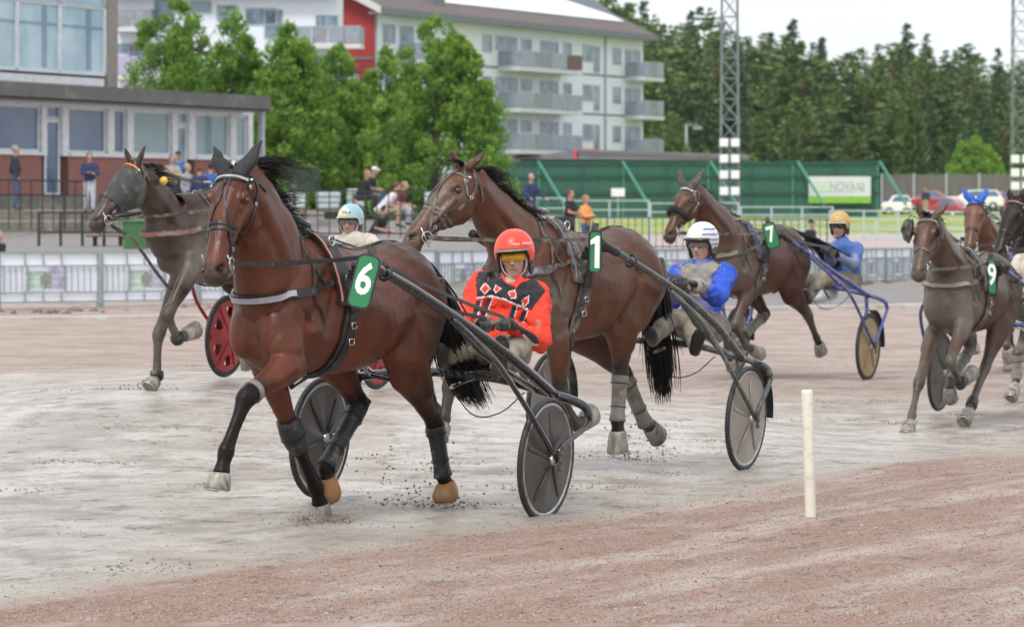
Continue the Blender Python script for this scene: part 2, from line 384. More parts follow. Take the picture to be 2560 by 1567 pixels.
            limb(mb, [(HK.lerp(Fk, .1) + back * .015, .02, .02), (HK + back * .03 * S, .032 * S, .028 * S), (cal, .024 * S, .022 * S), (cal.lerp(ST.lerp(HK, .5) + back * .03, .35), .014 * S, .014 * S), (ST.lerp(HK, .45), .03, .03)], lat, 10)
            # buttock line
            limb(mb, dens([(L(-1.10, s_ * .11, 1.36), .09 * S, .09 * S), (L(-1.10, s_ * .13, 1.18), .10 * S, .085 * S), (ST.lerp(HK, .30) + L(-.06, 0, .03) - L(0, 0, 0), .06 * S, .05 * S)], 3), lat, 12)
            legs[key] = (ST, HK, Fk, C, T); black.append((ST.lerp(HK, .5), HK, Fk, C))
    if sp.get('dump'):
        for k, v in legs.items(): print(sp['name'], k, ['(%.2f %.2f %.2f)' % tuple(c / S for c in fr.loc(q)) for q in v], 'len', ['%.2f' % ((b - a).length / S) for a, b in zip(v, v[1:])])
        print('poll', ['%.2f' % c for c in fr.loc(poll)], 'muzzle px', ) ; m_ = H(.62, 0, -.1); print('  ', CX + m_.x / m_.y * F, HY - (m_.z - CH) / m_.y * F)
    me = remeshed(mb, vox, sp.get('sm', 9), .5)
    # finer form: pushed in or out along lines
    B = []
    for s_ in (-1, 1):
        B += [([H(.165, s_ * .12, -.035)], .024 * HS, -.014 * HS), ([H(.125, s_ * .10, .0), H(.2, s_ * .1, .012)], .014 * HS, .011), ([H(.10, s_ * .085, .03)], .028 * HS, -.014 * HS), ([H(.25, s_ * .085, -.03), H(.40, s_ * .06, -.03)], .020 * HS, -.009 * HS), ([H(.13, s_ * .04, .045), H(.30, s_ * .03, .02)], .018 * HS, .004),
              ([H(.22, s_ * .1, -.06), H(.42, s_ * .065, -.075)], .012 * HS, .011 * HS), ([H(.16, s_ * .11, -.22), H(.29, s_ * .1, -.2)], .02 * HS, .010 * HS),
              ([H(.30, s_ * .08, -.12), H(.45, s_ * .06, -.10)], .022 * HS, -.014 * HS),
              ([H(.585, s_ * .048, -.030), H(.560, s_ * .060, -.045)], .019 * HS, -.026 * HS), ([H(.57, s_ * .05, -.035), H(.61, s_ * .05, -.03)], .011 * HS, .009 * HS),
              ([H(.54, s_ * .06, -.115), H(.625, s_ * .02, -.118)], .008 * HS, -.009 * HS),
              ([L(.34, s_ * .22, 1.02), L(.22, s_ * .26, 1.30), L(.04, s_ * .2, 1.55)], .04 * S, .014 * S), ([L(.42, s_ * .2, 1.2), L(.30, s_ * .22, 1.42)], .035 * S, -.016 * S),
              ([L(-.02, s_ * .26, 1.45), L(.12, s_ * .27, 1.08)], .03 * S, -.013 * S), ([L(.08, s_ * .25, .98), L(-.1, s_ * .27, .93)], .05 * S, -.012 * S),
              ([L(-.62, s_ * .28, 1.42), L(-.66, s_ * .26, 1.05)], .05 * S, -.02 * S), ([L(-.74, s_ * .25, 1.50)], .045 * S, .018 * S),
              ([L(-1.08, s_ * .2, 1.42), L(-1.02, s_ * .26, 1.1)], .03 * S, -.014 * S), ([L(-.9, s_ * .27, 1.3)], .12 * S, .02 * S)]
        for i in range(6): B.append(([L(-.28 - i * .06, s_ * .3, 1.35), L(-.34 - i * .065, s_ * .3, .98)], .016 * S, -.0018 * S))
    B += [([L(.52, 0, 1.22), L(.5, 0, .95)], .025 * S, -.022 * S), ([L(.54, 0, 1.1)], .05, .0)]
    for k, v in legs.items():
        if k[1] == 'F': B += [([v[0].lerp(v[1], .15) + fr.h * .05, v[0].lerp(v[1], .8) + lat * (.03 if k[0] == 'L' else -.03)], .012, -.006)]
    # tendon lines down the cannons, knee cap, neck vessels
    for k, v in legs.items():
        a, b = (v[1], v[2]); bk = -fr.h
        for q in (-1, 1): B.append(([a.lerp(b, .15) + bk * .012 + lat * q * .03, a.lerp(b, .9) + bk * .012 + lat * q * .03], .012, -.009))
    HB = []
    for s_ in (-1, 1):
        HB += [([L(.36, s_ * .10, 1.16), L(.38, s_ * .10, 1.02)], .07 * S, .022 * S), ([L(.20, s_ * .25, 1.10), L(.06, s_ * .27, 1.0)], .07 * S, .020 * S), ([L(.26, s_ * .20, 1.42), L(.14, s_ * .22, 1.52)], .06 * S, .012 * S),
               ([L(.30, s_ * .19, 1.24), L(.22, s_ * .24, 1.13)], .018 * S, -.014 * S), ([L(.12, s_ * .24, .92), L(.24, s_ * .22, .96)], .03 * S, -.016 * S), ([L(-.84, s_ * .28, 1.48), L(-.94, s_ * .28, 1.2)], .09 * S, .018 * S), ([L(-.70, s_ * .28, 1.30), L(-.80, s_ * .26, 1.05)], .022 * S, -.016 * S),
               ([L(-.58, s_ * .26, 1.12), L(-.52, s_ * .24, .98)], .03 * S, -.018 * S), ([L(-1.0, s_ * .25, 1.28), L(-.98, s_ * .24, 1.0)], .018 * S, -.012 * S), ([L(-.2, s_ * .3, 1.25), L(-.45, s_ * .31, 1.15)], .12 * S, .012 * S)]
    for i in range(5, len(neck_st) - 2, 1): pass
    nq = [q[0] for q in neck_st[5:]]
    for s_ in (-1, 1): HB += [([p + lat * s_ * .12 + fr.h * .10 for p in nq], .022 * S, -.012 * S), ([p + lat * s_ * .12 + fr.h * .03 for p in nq], .05 * S, .010 * S)]
    for k, v in legs.items():
        if k[1] == 'F': sd_ = lat * (.05 if k[0] == 'L' else -.05); HB += [([v[0].lerp(v[1], .1) + sd_, v[0].lerp(v[1], .45) + sd_], .04, .012), ([v[0].lerp(v[1], .05) + sd_ - fr.h * .05, v[0].lerp(v[1], .7) + sd_ * .8 - fr.h * .02], .014, -.009)]
        else: sd_ = lat * (.07 if k[0] == 'L' else -.07); HB += [([v[0].lerp(v[1], .1) + sd_, v[0].lerp(v[1], .5) + sd_ * .8], .05, .014), ([v[0].lerp(v[1], .15) + sd_ - fr.h * .07, v[0].lerp(v[1], .75) + sd_ * .6 - fr.h * .02], .016, -.011)]
    HB = [(a_, b_ * .9, c_ * 1.5) for a_, b_, c_ in HB]; bump_mesh(me, B + HB); V = verts_np(me); N_ = normals_np(me); V = V + N_ * (.0022 * S * vnoise(V, 16, 31, 3))[:, None]; me.vertices.foreach_set('co', V.astype(np.float32).ravel()); me.update()
    V = verts_np(me); coat = np.array(sp['coat']); C = np.tile(coat, (len(V), 1)); nzv = vnoise(V, 3.0, 3)
    C *= (1 + .16 * nzv)[:, None]
    def mixc(col, w): nonlocal C; w = np.clip(w, 0, 1)[:, None]; C = C * (1 - w) + np.array(col) * w
    # darker topline and haunch, as in the coat
    tl = (V - np.array(fr.O)) @ np.array(fr.h); zz = V[:, 2] - z0_; dark = sp.get('dark', (.03, .012, .008)); pt = sp.get('points', (.008, .007, .0068))
    mixc(dark, .45 * sstep(zz / S, 1.35, 1.62) * (tl < .2 * S)); mixc(dark, sp.get('haunch', .5) * sstep(-tl / S, .55, .95))
    for v in legs.values():
        a = v; d = poly_dist(V, [tuple(a[1]), tuple(a[2]), tuple(a[3]), tuple(a[4])]); mixc(pt, 1 - sstep(d + .02 * nzv, .075 * S, .19 * S))
    hp_ = np.array(H(0, 0, 0)); hx = (V - hp_) @ np.array(X) / HS; inh = poly_dist(V, [tuple(H(0, 0, -.1)), tuple(H(.6, 0, -.08))]) < .17 * HS
    mixc(sp.get('muzzle', (.045, .035, .032)), .65 * sstep(hx, .50, .60) * inh * (1 - .3 * nzv)); hzv = (V - hp_) @ np.array(Z) / HS; mixc((.05, .045, .042), .8 * sstep(hx, .50, .58) * sstep(-hzv, .085, .125) * inh)
    for s_ in (-1, 1):
        for px_, rr, cc, aa in ((H(.17, s_ * .11, -.035), .035, (.02, .012, .010), .8), (H(.580, s_ * .050, -.034), .031, (.006, .005, .005), 1.0), (H(.558, s_ * .060, -.044), .024, (.008, .006, .006), .9)):
            d = np.linalg.norm(V - np.array(px_), axis=1); mixc(cc, aa * (1 - sstep(d, rr * .6 * HS, rr * HS)))
    d = poly_dist(V, [tuple(p[0]) for p in neck_st[4:]]); crest = ((V - np.array(poll)) @ np.array(Z))
    for b, m_, tip in ears:
        d = poly_dist(V, [tuple(m_ - Y * 0 + Z * .012 + X * -.0), tuple(tip.lerp(m_, .35))]); mixc((.02, .015, .013), .6 * (1 - sstep(d, .012, .03)))
    mud = np.array(MUD) * .42
    for q, r_, a_ in sp.get('mud', []):
        c = fr.px(q[0], q[1]) if len(q) == 2 else L(*q); d = np.linalg.norm((V - np.array(c)), axis=1); mixc(mud, a_ * (1 - sstep(d + .06 * vnoise(V, 9, 5), r_ * .35, r_)))
    gm = sp.get('mudall', 0)
    if gm: mixc(mud, gm * np.clip(.25 + 1.3 * vnoise(V, 5, 8, 3), 0, 1) * (1 - sstep(zz, 1.2, 1.7) * .5) * sstep(tl / S, -.8, .2))
    if sp.get('legmud'):
        for v in legs.values():
            d = poly_dist(V, [tuple(v[1]), tuple(v[2]), tuple(v[3])]); mixc(mud, sp['legmud'] * (1 - sstep(d, .06, .2)) * np.clip(.6 + .6 * vnoise(V, 14, 4, 3), 0, 1))
    # specks of thrown mud
    set_col(me, np.clip(C, .002, 1)); me.polygons.foreach_set('use_smooth', [True] * len(me.polygons))
    root = empty('horse', fr.P(0, 0, z0_), sp['label'], 'horse', sp.get('group', 'racing trotters on the track'))
    coatm = MATS.get('coat') or coat_mat()
    me.materials.append(coatm); me.name = 'horse_body'
    bo = bpy.data.objects.new('body', me); link(bo); tree = bvh(me); adopt(bo, root)
    # hooves
    hc = sp.get('hoofs', {})
    for k, v in legs.items():
        Cc, T = v[3], v[4]; a = (T - Cc).normalized(); Lh = max((T - Cc).length, .07 * S); fw = lat.cross(a); fw = fw if fw.dot(fr.h) > 0 or abs(fw.dot(fr.h)) < .15 else -fw
        if sp.get('fw', {}).get(k): fw = -fw
        m = MB(); rg = []
        for q, ra, rb, sh in ((-.08, .046, .047, -.004), (.0, .056, .056, 0), (.12, .059, .058, .004), (.95, .074, .068, .018), (1.0, .072, .066, .018), (1.0, .055, .05, .018), (.93, .03, .03, .018)):
            c = Cc + a * Lh * q + fw * sh * S; rg.append([c + fw * math.cos(t) * ra * S + lat * math.sin(t) * rb * S for t in [2 * math.pi * i / 20 for i in range(20)]])
        if hc.get(k):
            rg = []
            for q, ra, rb, sh in ((-.15, .046, .047, -.004), (-.02, .052, .052, 0), (.18, .066, .062, .006), (.5, .080, .072, .016), (.8, .080, .072, .018), (1.0, .068, .060, .016), (1.0, .05, .045, .016)):
                c = Cc + a * Lh * q + fw * sh * S; rg.append([c + fw * math.cos(t) * ra * S + lat * math.sin(t) * rb * S for t in [2 * math.pi * i / 20 for i in range(20)]])
        m.loft(rg); ho = m.obj('hoof', MATS[hc.get(k, 'hoof_grey')], root); hm = ho
        sm_ = MB(); sm_.tube([Cc + a * Lh * 1.02 + fw * .018 * S + fw * math.cos(t) * .058 * S + lat * math.sin(t) * .052 * S for t in [R(-150 + 20 * i) for i in range(16)]], .007 * S, 6); sm_.obj('horseshoe', MATS['steel'], ho)
    for s_ in (-1, 1):
        if not sp.get('mask'):
            m = MB(); m.ell(H(.168, s_ * .0935, -.036), .0200 * HS, None, 16, 12); m.obj('eye', MATS['eye'], root)
    G = dict(fr=fr, L=L, H=H, X=X, Y=Y, Z=Z, S=S, HS=HS, root=root, tree=tree, lat=lat, neck=neck_st, poll=poll, legs=legs, sp=sp, me=me)
    mane_tail(G); bridle(G); harness(G); leg_gear(G)
    return G
def coat_mat():
    m, n, l, b = newmat('coat'); ca = n.new('ShaderNodeAttribute'); ca.attribute_name = 'col'; tc = n.new('ShaderNodeTexCoord')
    nz = n.new('ShaderNodeTexNoise'); nz.inputs['Scale'].default_value = 9; nz.inputs['Detail'].default_value = 7; l.new(tc.outputs['Object'], nz.inputs[0])
    mr = n.new('ShaderNodeMapRange'); mr.inputs['From Min'].default_value = .3; mr.inputs['From Max'].default_value = .7; mr.inputs['To Min'].default_value = .70; mr.inputs['To Max'].default_value = 1.28; l.new(nz.outputs['Fac'], mr.inputs[0])
    sc = n.new('ShaderNodeVectorMath'); sc.operation = 'SCALE'; l.new(ca.outputs['Color'], sc.inputs[0]); l.new(mr.outputs[0], sc.inputs['Scale'])
    sk = n.new('ShaderNodeTexNoise'); sk.inputs['Scale'].default_value = 75; sk.inputs['Detail'].default_value = 2; l.new(tc.outputs['Object'], sk.inputs[0])
    r2 = n.new('ShaderNodeMapRange'); r2.inputs['From Min'].default_value = .70; r2.inputs['From Max'].default_value = .74; l.new(sk.outputs['Fac'], r2.inputs[0])
    mx = n.new('ShaderNodeMix'); mx.data_type = 'RGBA'; l.new(r2.outputs[0], mx.inputs[0]); l.new(sc.outputs[0], mx.inputs[6]); mx.inputs[7].default_value = (.16, .13, .10, 1)
    l.new(mx.outputs[2], b.inputs['Base Color'])
    rr = n.new('ShaderNodeMapRange'); rr.inputs['To Min'].default_value = .33; rr.inputs['To Max'].default_value = .55; rr.inputs['From Min'].default_value = .3; rr.inputs['From Max'].default_value = .7; l.new(nz.outputs['Fac'], rr.inputs[0]); l.new(rr.outputs[0], b.inputs['Roughness'])
    bw = n.new('ShaderNodeRGBToBW'); l.new(ca.outputs['Color'], bw.inputs[0]); sm_ = n.new('ShaderNodeMapRange'); sm_.inputs['From Max'].default_value = .03; sm_.inputs['To Min'].default_value = .10; sm_.inputs['To Max'].default_value = .5; l.new(bw.outputs[0], sm_.inputs[0]); l.new(sm_.outputs[0], b.inputs['Specular IOR Level']); b.inputs['Specular Tint'].default_value = (1, .86, .78, 1)
    mp = n.new('ShaderNodeMapping'); mp.inputs['Scale'].default_value = (1, 1, .35); l.new(tc.outputs['Object'], mp.inputs[0])
    hn = n.new('ShaderNodeTexNoise'); hn.inputs['Scale'].default_value = 60; hn.inputs['Detail'].default_value = 5; l.new(mp.outputs[0], hn.inputs[0])
    bp = n.new('ShaderNodeBump'); bp.inputs['Strength'].default_value = .55; bp.inputs['Distance'].default_value = .005; l.new(hn.outputs['Fac'], bp.inputs['Height']); l.new(bp.outputs[0], b.inputs['Normal'])
    MATS['coat'] = m; return m
def hair(mb, root, dirs, length, rad, n=7, wav=.03, rng=random):
    """one tapering lock: dirs is a list of directions blended along the lock"""
    p = Vector(root); pts = [p.copy()]; ph = rng.uniform(0, 6.28); sid = Vector((rng.gauss(0, 1), rng.gauss(0, 1), rng.gauss(0, 1))).normalized()
    for i in range(n):
        t = i / (n - 1) * (len(dirs) - 1); k = min(int(t), len(dirs) - 2); d = dirs[k].lerp(dirs[k + 1], t - k).normalized()
        p = p + d * length / n + sid * wav * math.sin(ph + i * 1.1) * (i / n) * .5; pts.append(p.copy())
    mb.tube(pts, [rad * (1 - .93 * (i / n) ** 1.3) for i in range(n + 1)], 4, False)
def mane_tail(G):
    sp, H, L, fr, S = G['sp'], G['H'], G['L'], G['fr'], G['S']; rng = random.Random(hash(sp['name']) % 1000 if False else len(sp['name']) * 13 + int(sp['deg']))
    st = G['neck']; crest = []
    for i in range(3, len(st)):
        a = st[i][0]; d = (st[min(i + 1, len(st) - 1)][0] - st[i - 1][0]).normalized(); u = G['lat'].cross(d).normalized()
        if u.dot(-fr.h + Vector((0, 0, .5))) < 0: u = -u
        crest.append(a + u * st[i][1] * .95)
    crest.append(H(0, 0, .0)); crest = catmull(crest, 5); mb = MB(); wind = -fr.h
    n = sp.get('mane_n', 170); wl = sp.get('mane_len', .24); ncl = 16; ms = sp.get('mane_side', .35); wi = sp.get('wind', 1.0)
    CL = [(rng.uniform(-.28, .22), rng.uniform(.2, 1.3), rng.uniform(.7, 1.2), rng.uniform(-.25, .35)) for _ in range(ncl)]
    for i in range(n):
        t = rng.random(); q = t * (len(crest) - 1); k = min(int(q), len(crest) - 2); p = crest[k].lerp(crest[k + 1], q - k) + fr.l * rng.uniform(-.02, .02) - Vector((0, 0, .02))
        cv, cs, cl, ce = CL[min(ncl - 1, int(t * ncl + rng.uniform(-.4, .4)) % ncl)]; j = lambda a: rng.uniform(-a, a); top = sp.get('plume', 1.0) if t > .72 else .75
        d0 = (wind * .5 + Vector((0, 0, .12 + j(.12))) + fr.l * ms * cs * .5).normalized(); d1 = (wind * wi + fr.l * (ms * cs + j(.15)) + Vector((0, 0, cv + j(.12)))).normalized()
        d2 = (wind * wi + Vector((0, 0, cv - .25 + j(.2))) + fr.l * (ce + j(.2))).normalized(); d3 = (d2 + Vector((j(.5), j(.3), ce * 1.6 + j(.5)))).normalized()
        hair(mb, p, [d0, d1, d2, d3], wl * top * cl * rng.uniform(.35, 1.2), .0040, 9, .04, rng)
    mb.obj('mane', MATS['hair'], G['root'])
    if sp.get('forelock'):
        m = MB()
        for i in range(26): hair(m, H(.0, rng.uniform(-.03, .03), .015), [(G['Z'] * .9 + G['Y'] * rng.uniform(-.6, .6)).normalized(), (G['X'] + G['Y'] * rng.uniform(-.5, .5) + G['Z'] * .5).normalized()], rng.uniform(.06, .14), .005, 6, .03, rng)
        m.obj('forelock', MATS['hair'], G['root'])
    if 'tail' in sp:
        T = [fr.px(p, w) for p, w in sp['tail']]; C = catmull(T, 8); mb = MB(); m2 = len(C) - 1
        k0 = max(3, m2 // 3); mb.tube(C[:k0], [.035 * S * (1 - .5 * i / k0) for i in range(k0)], 8)
        for i in range(sp.get('tail_n', 170)):
            s0 = rng.random() ** 1.4 * .45; e0 = min(1.0, s0 + (1.02 - s0) * rng.uniform(.45, 1.0) ** .8); off0 = Vector((rng.gauss(0, 1), rng.gauss(0, 1), rng.gauss(0, .4))).normalized() * .02
            sp1 = sp.get('tail_w', .07); off1 = Vector((rng.gauss(0, 1), rng.gauss(0, 1), 0)) * sp1; pts = []; rr = []; kk = 12; ph = rng.uniform(0, 6)
            for j in range(kk + 1):
                t = j / kk; q = (s0 + (e0 - s0) * t) * m2; k = min(int(q), m2 - 1); c = C[k].lerp(C[k + 1], q - k)
                ext = Vector((0, 0, -.10 * t * t * ((i * 37 % 100) / 100))) if e0 > .9 else Vector(); sw = .3 + .7 * math.sin(math.pi * min(1, (s0 + (e0 - s0) * t) * .9))
                pts.append(c + off0 * (1 - t) + off1 * (t ** .7) * sw + Vector((math.sin(ph + t * 5), math.cos(ph + t * 4), 0)) * .012 * t + ext); rr.append((.0075 if S * 0 == 0 else 0) * (1 - .85 * t ** 1.5))
            mb.tube(pts, rr, 4, False)
        mb.obj('tail', MATS['hair'], G['root'])
def bridle(G):
    sp, H, tree, X, Y, Z, HS = G['sp'], G['H'], G['tree'], G['X'], G['Y'], G['Z'], G['HS']; st = sp.get('bridle', 'leather'); m = MB(); r = G['root']; W = .019 * HS
    def path(pts, w=W, both=True, mbx=m, off=.003):
        for s_ in ((1, -1) if both else (1,)): strap(mbx, [H(x, y * s_, z) for x, y, z in pts], w, tree, .005, off, step=.018, maxd=.09)
    def loop(x, zt, zb, hw, w=W, mbx=m, lean=0):
        pts = []
        for i in range(25):
            a = 2 * math.pi * i / 24; pts.append((x + lean * math.cos(a), hw * 1.1 * math.sin(a), (zt + zb) / 2 + (zt - zb) / 2 * 1.05 * math.cos(a)))
        path(pts, w, False, mbx)
    bx = .50; br = (bx, .060, -.105)
    loop(.36, .012, -.175, .064, lean=.0)
    path([(-.015, 0, .01), (.0, .06, -.03), (.05, .098, -.10), (.12, .11, -.12)])          # crown
    path([(.12, .11, -.12), (.28, .085, -.12), (.36, .066, -.11), br])                    # cheek piece
    path([(.05, .10, -.05), (.065, .085, .02), (.07, .04, .042), (.072, 0, .046)])          # browband
    path([(.02, .09, -.06), (.03, .10, -.15), (.05, .05, -.20), (.055, 0, -.205)])          # throat lash
    if sp['name'] == 'six' or sp['name'] == 'one':
        path([(.04, .015, .04), (.13, .015, .045), (.19, .010, .042), (.27, .040, .022), (.34, .058, -.01), (.40, .062, -.05), (.47, .06, -.09)], .014 * HS)   # crossed face straps
        loop(.325, .02, -.19, .070, .015 * HS, lean=.01)
        path([(.06, .03, .04), (.11, .0, .05)], .014 * HS)
    if sp['name'] == 'seven': pass
    m.obj('bridle', MATS[st], r)
    b = MB()
    for s_ in (1, -1):
        c = H(bx + .005, s_ * .070, -.108); b.tube([c + X * math.cos(a) * .034 * HS + Z * math.sin(a) * .034 * HS for a in [R(20 * i) for i in range(18)]], .0045, 6, False, True)
        b.tube([c + Z * .07 * HS - X * .01, c - Z * .05 * HS + X * .03], .005, 6)
        for q in ((.14, .118, -.12), (.09, .105, -.03), (.42, .062, -.105)):
            h = tree.find_nearest(H(q[0], q[1] * s_, q[2])); b.tube([h[0] + h[1] * .012 + X * math.cos(a) * .013 + Z * math.sin(a) * .010 for a in [R(45 * i) for i in range(8)]], .0028, 5, False, True)
        h = tree.find_nearest(H(.045, .105 * s_, -.03)); b.ell(h[0] + h[1] * .006, .010)
    b.each('bit_ring', MATS['steel'], r)
    if sp.get('hood'):
        for s_, tipp in zip((1, -1), sp['ears']):
            e = MB(); bb = H(.0, s_ * .055, .0); tip = at(tipp, bb.y - sp.get('ear_d', 0)); d = tip - bb; mm = bb + d * .42 + Y * s_ * .014
            limb(e, dens([(bb - d * .25, .042, .046), (bb + d * .05, .036, .045), (bb.lerp(mm, .8), .030, .040), (bb + d * .62, .021, .028), (bb + d * .85, .010, .013), (tip, .003, .004)], 3), Y, 14)
            e.obj('ear_cover', MATS[sp['hood']], r)
        e = MB()
        for q in range(3): strap(e, [H(.01 + .02 * q, y, .03 - abs(y) * .4) for y in np.linspace(-.1, .1, 14)], .03, tree, .004, .002, step=.015, maxd=.09)
        e.obj('ear_cover', MATS[sp['hood']], r)
    if sp.get('browband_light'):
        e = MB(); strap(e, [H(.062, y, .045 - abs(y) * .5) for y in np.linspace(-.1, .1, 16)], .016 * HS, tree, .007, .007, step=.015, maxd=.09); e.obj('browband', MATS[sp['browband_light']], r)
    if sp.get('shadow_roll'):
        e = MB(); pts = []
        for i in range(15):
            a = R(-115 + 230 * i / 14); pts.append(H(.33, .085 * math.sin(a), -.06 + .105 * math.cos(a)))
        e.tube(pts, [.03 + .006 * math.sin(math.pi * i / 14) for i in range(15)], 10); e.obj('shadow_roll', MATS['fleece'], r)
    if sp.get('blinkers'):
        for s_ in (1, -1):
            e = MB(); c = H(.16, s_ * .118, -.03); o_ = H(.11, s_ * .16, -.03); rg = []
            pr = [H(.07, s_ * .11, .05), H(.10, s_ * .17, .08), H(.2, s_ * .19, .07), H(.26, s_ * .17, .0), H(.25, s_ * .14, -.07), H(.1, s_ * .125, -.09)]
            e.prism(pr, X * .0 + (Y * s_) * .008); e.obj('blinker', MATS['leather_muddy'], r, .003)
            e = MB(); e.tube([H(.07, s_ * .06, .045), H(.05, s_ * .13, .075), H(.09, s_ * .165, .05)], .004, 6); e.obj('blinker_wire', MATS['leather_muddy'], r)
    if sp.get('mask'):
        e = MB(); rings = []
        for x, zt, zb, hw in HEAD:
            if x < .03 or x > .40: continue
            rr = []; zc = (zt + zb) / 2; hh = (zt - zb) / 2 + .010; n = 22
            for k in range(n):
                a = 2 * math.pi * k / n; ca, sa = math.cos(a), math.sin(a); v = math.copysign(abs(ca) ** .85, ca); bul = .022 * math.exp(-((x - .17) / .06) ** 2) * max(0, abs(sa)) * (1 if v > -.1 else .2)
                y = math.copysign(abs(sa) ** .8, sa) * (hw + .012 + bul) * (1 - .2 * max(0, v) ** 2 - .25 * max(0, -v) ** 2); rr.append(H(x, y, zc + hh * v))
            rings.append(rr)
        e.loft(rings, False); e.obj('fly_mask', MATS['mask_mesh'], r)
        e = MB(); strap(e, [H(.05, y, .05 - abs(y) * .5) for y in np.linspace(-.115, .115, 16)], .014, tree, .006, .016, step=.015, maxd=.1); e.obj('mask_trim', MATS['orange'], r)
def harness(G):
    sp, L, fr, tree, S, H, lat = G['sp'], G['L'], G['fr'], G['tree'], G['S'], G['H'], G['lat']; r = G['root']; mt = MATS[sp.get('bridle', 'leather')]
    if sp.get('noharness'): return
    # girth saddle: pad, top strap, belly band
    def hoop(t0, a0, a1, n=26, lean=0.0):
        out = []
        for i in range(n + 1):
            a = R(a0 + (a1 - a0) * i / n); c, s_ = math.cos(a), math.sin(a); out.append(L(t0 + lean * c, .36 * s_, 1.22 + .43 * c))
        return out
    T0 = -.04
    for s_ in (1, -1):
        m = MB(); strap(m, hoop(T0 + .02, 8 * s_, 88 * s_, lean=-.05), .10 * S, tree, .022, .004, step=.02, maxd=.3); m.obj('saddle_pad', mt, r)
        m = MB(); strap(m, hoop(T0 + .06, 12 * s_, 84 * s_, lean=-.05), .010, tree, .008, .024, step=.02, maxd=.3); m.obj('pad_trim', MATS[sp.get('trim', 'orange_dull')], r)
    m = MB(); strap(m, hoop(T0 - .05, -180, 180, 60, -.04), .055 * S, tree, .012, .01, step=.02, maxd=.3); strap(m, hoop(T0 - .03, 60, 180, 30, -.04), .075 * S, tree, .010, .006, step=.02, maxd=.3)
    m.obj('girth', mt, r)
    top = tree.ray_cast(L(T0 - .03, 0, 2.2), Vector((0, 0, -1)))[0] or L(T0, 0, 1.62)
    m = MB(); m.tube([top + lat * .02 + Vector((0, 0, .01)), top + Vector((0, 0, .05)), top - fr.h * .02 + Vector((0, 0, .065))], .008, 8)
    for s_ in (1, -1):
        c = L(T0 - .03, s_ * .16, 1.585); m.tube([c + fr.h * .028 * math.cos(a) + Vector((0, 0, .028 * math.sin(a))) for a in [R(30 * i) for i in range(12)]], .0045, 6, False, True)
        for zq in (1.42, 1.12, 1.02):
            h = tree.find_nearest(L(T0 - .05, s_ * .33, zq)); c = h[0] + h[1] * .024; m.tube([c + fr.h * .022 * q[0] + Vector((0, 0, .016 * q[1])) for q in ((-1, -1), (1, -1), (1, 1), (-1, 1))], .003, 5, False, True)
    m.each('buckle', MATS['steel'], r)
    m = MB()
    for s_ in (1, -1):
        c = L(T0 - .05, s_ * .33, 1.40); m.bar(c - lat * s_ * .06, c + lat * s_ * .05, .05, .06); m.tube([c + Vector((0, 0, .05)) - lat * s_ * .05, c + Vector((0, 0, .045)) + lat * s_ * .10 - fr.h * .06], .026, 10); m.bar(c + Vector((0, 0, -.02)) + lat * s_ * .0, c + Vector((0, 0, -.2)) - lat * s_ * .03, .035, .05)
    m.each('shaft_holder', MATS['leather'], r, .004)
    # breast collar and neck strap
    m = MB(); pts = []
    for i in range(31):
        a = R(-100 + 200 * i / 30); pts.append(L(.24 + .24 * math.cos(a) if abs(a) < R(90) else .24, .27 * math.sin(a), 1.28 + .04 * (1 - math.cos(a))))
    cc = L(.08, 0, 1.31)
    for i, p in enumerate(pts):
        d = (p - cc); d.normalize(); hit = tree.ray_cast(cc + d * .66 * S, -d, .6 * S)
        if hit[0] is not None and p.x == p.x: pts[i] = hit[0]
    P2 = strap(m, pts, .05 * S, tree, .016, .010, step=.02, maxd=.3); m.obj('breast_collar', mt, r)
    m = MB(); strap(m, pts[6:25], .032 * S, tree, .004, .028, step=.02, maxd=.3); m.obj('collar_face', MATS[sp.get('collar', 'reflective')], r)
    m = MB()
    for s_ in (1, -1):
        a = L(.22, s_ * .28, 1.32); strap(m, [a, L(.08, s_ * .30, 1.36), L(T0, s_ * .30, 1.40)], .024 * S, tree, .006, .006, step=.02, maxd=.3)
        strap(m, [L(.14, 0, 1.66), L(.16, s_ * .12, 1.58), L(.17, s_ * .22, 1.46), a], .014 * S, tree, .005, .006, step=.02, maxd=.3)
        strap(m, [L(.17, s_ * .22, 1.46), L(.13, s_ * .28, 1.40), L(.08, s_ * .29, 1.365)], .012 * S, tree, .005, .006, step=.02, maxd=.3)
        strap(m, [a, L(.17, s_ * .33, 1.24), L(.10, s_ * .33, 1.14)], .012 * S, tree, .004, .008, step=.02, maxd=.3)
    m.obj('collar_strap', mt, r)
    # check rein poll to saddle hook, driving reins
    m = MB(); a = H(-.01, 0, .03); b = top + Vector((0, 0, .05)); k = 12
    cr = [a.lerp(b, i / k) - Vector((0, 0, .03 * math.sin(math.pi * i / k))) for i in range(k + 1)]
    for s_ in (.018, -.018): strap(m, [p + lat * s_ for p in cr], .02, None, .006, 0, nrm=(lat + Vector((0, 0, .3))).normalized(), step=.05)
    for s_ in (1, -1): strap(m, [H(.0, .05 * s_, .02), H(.08, .11 * s_, .0), H(.15, .12 * s_, -.1)], .013, tree, .004, .004, step=.02, maxd=.1)
    m.obj('check_rein', mt, r)
    b = MB(); b.tube([cr[-2] + Vector((0, 0, .01)), cr[-1] + Vector((0, 0, .02))], .009, 8); b.tube([cr[2], cr[2] + (cr[3] - cr[2]).normalized() * .05], .016, 8); b.each('snap_hook', MATS['steel'], r)
    m = MB(); G['terret'] = {}
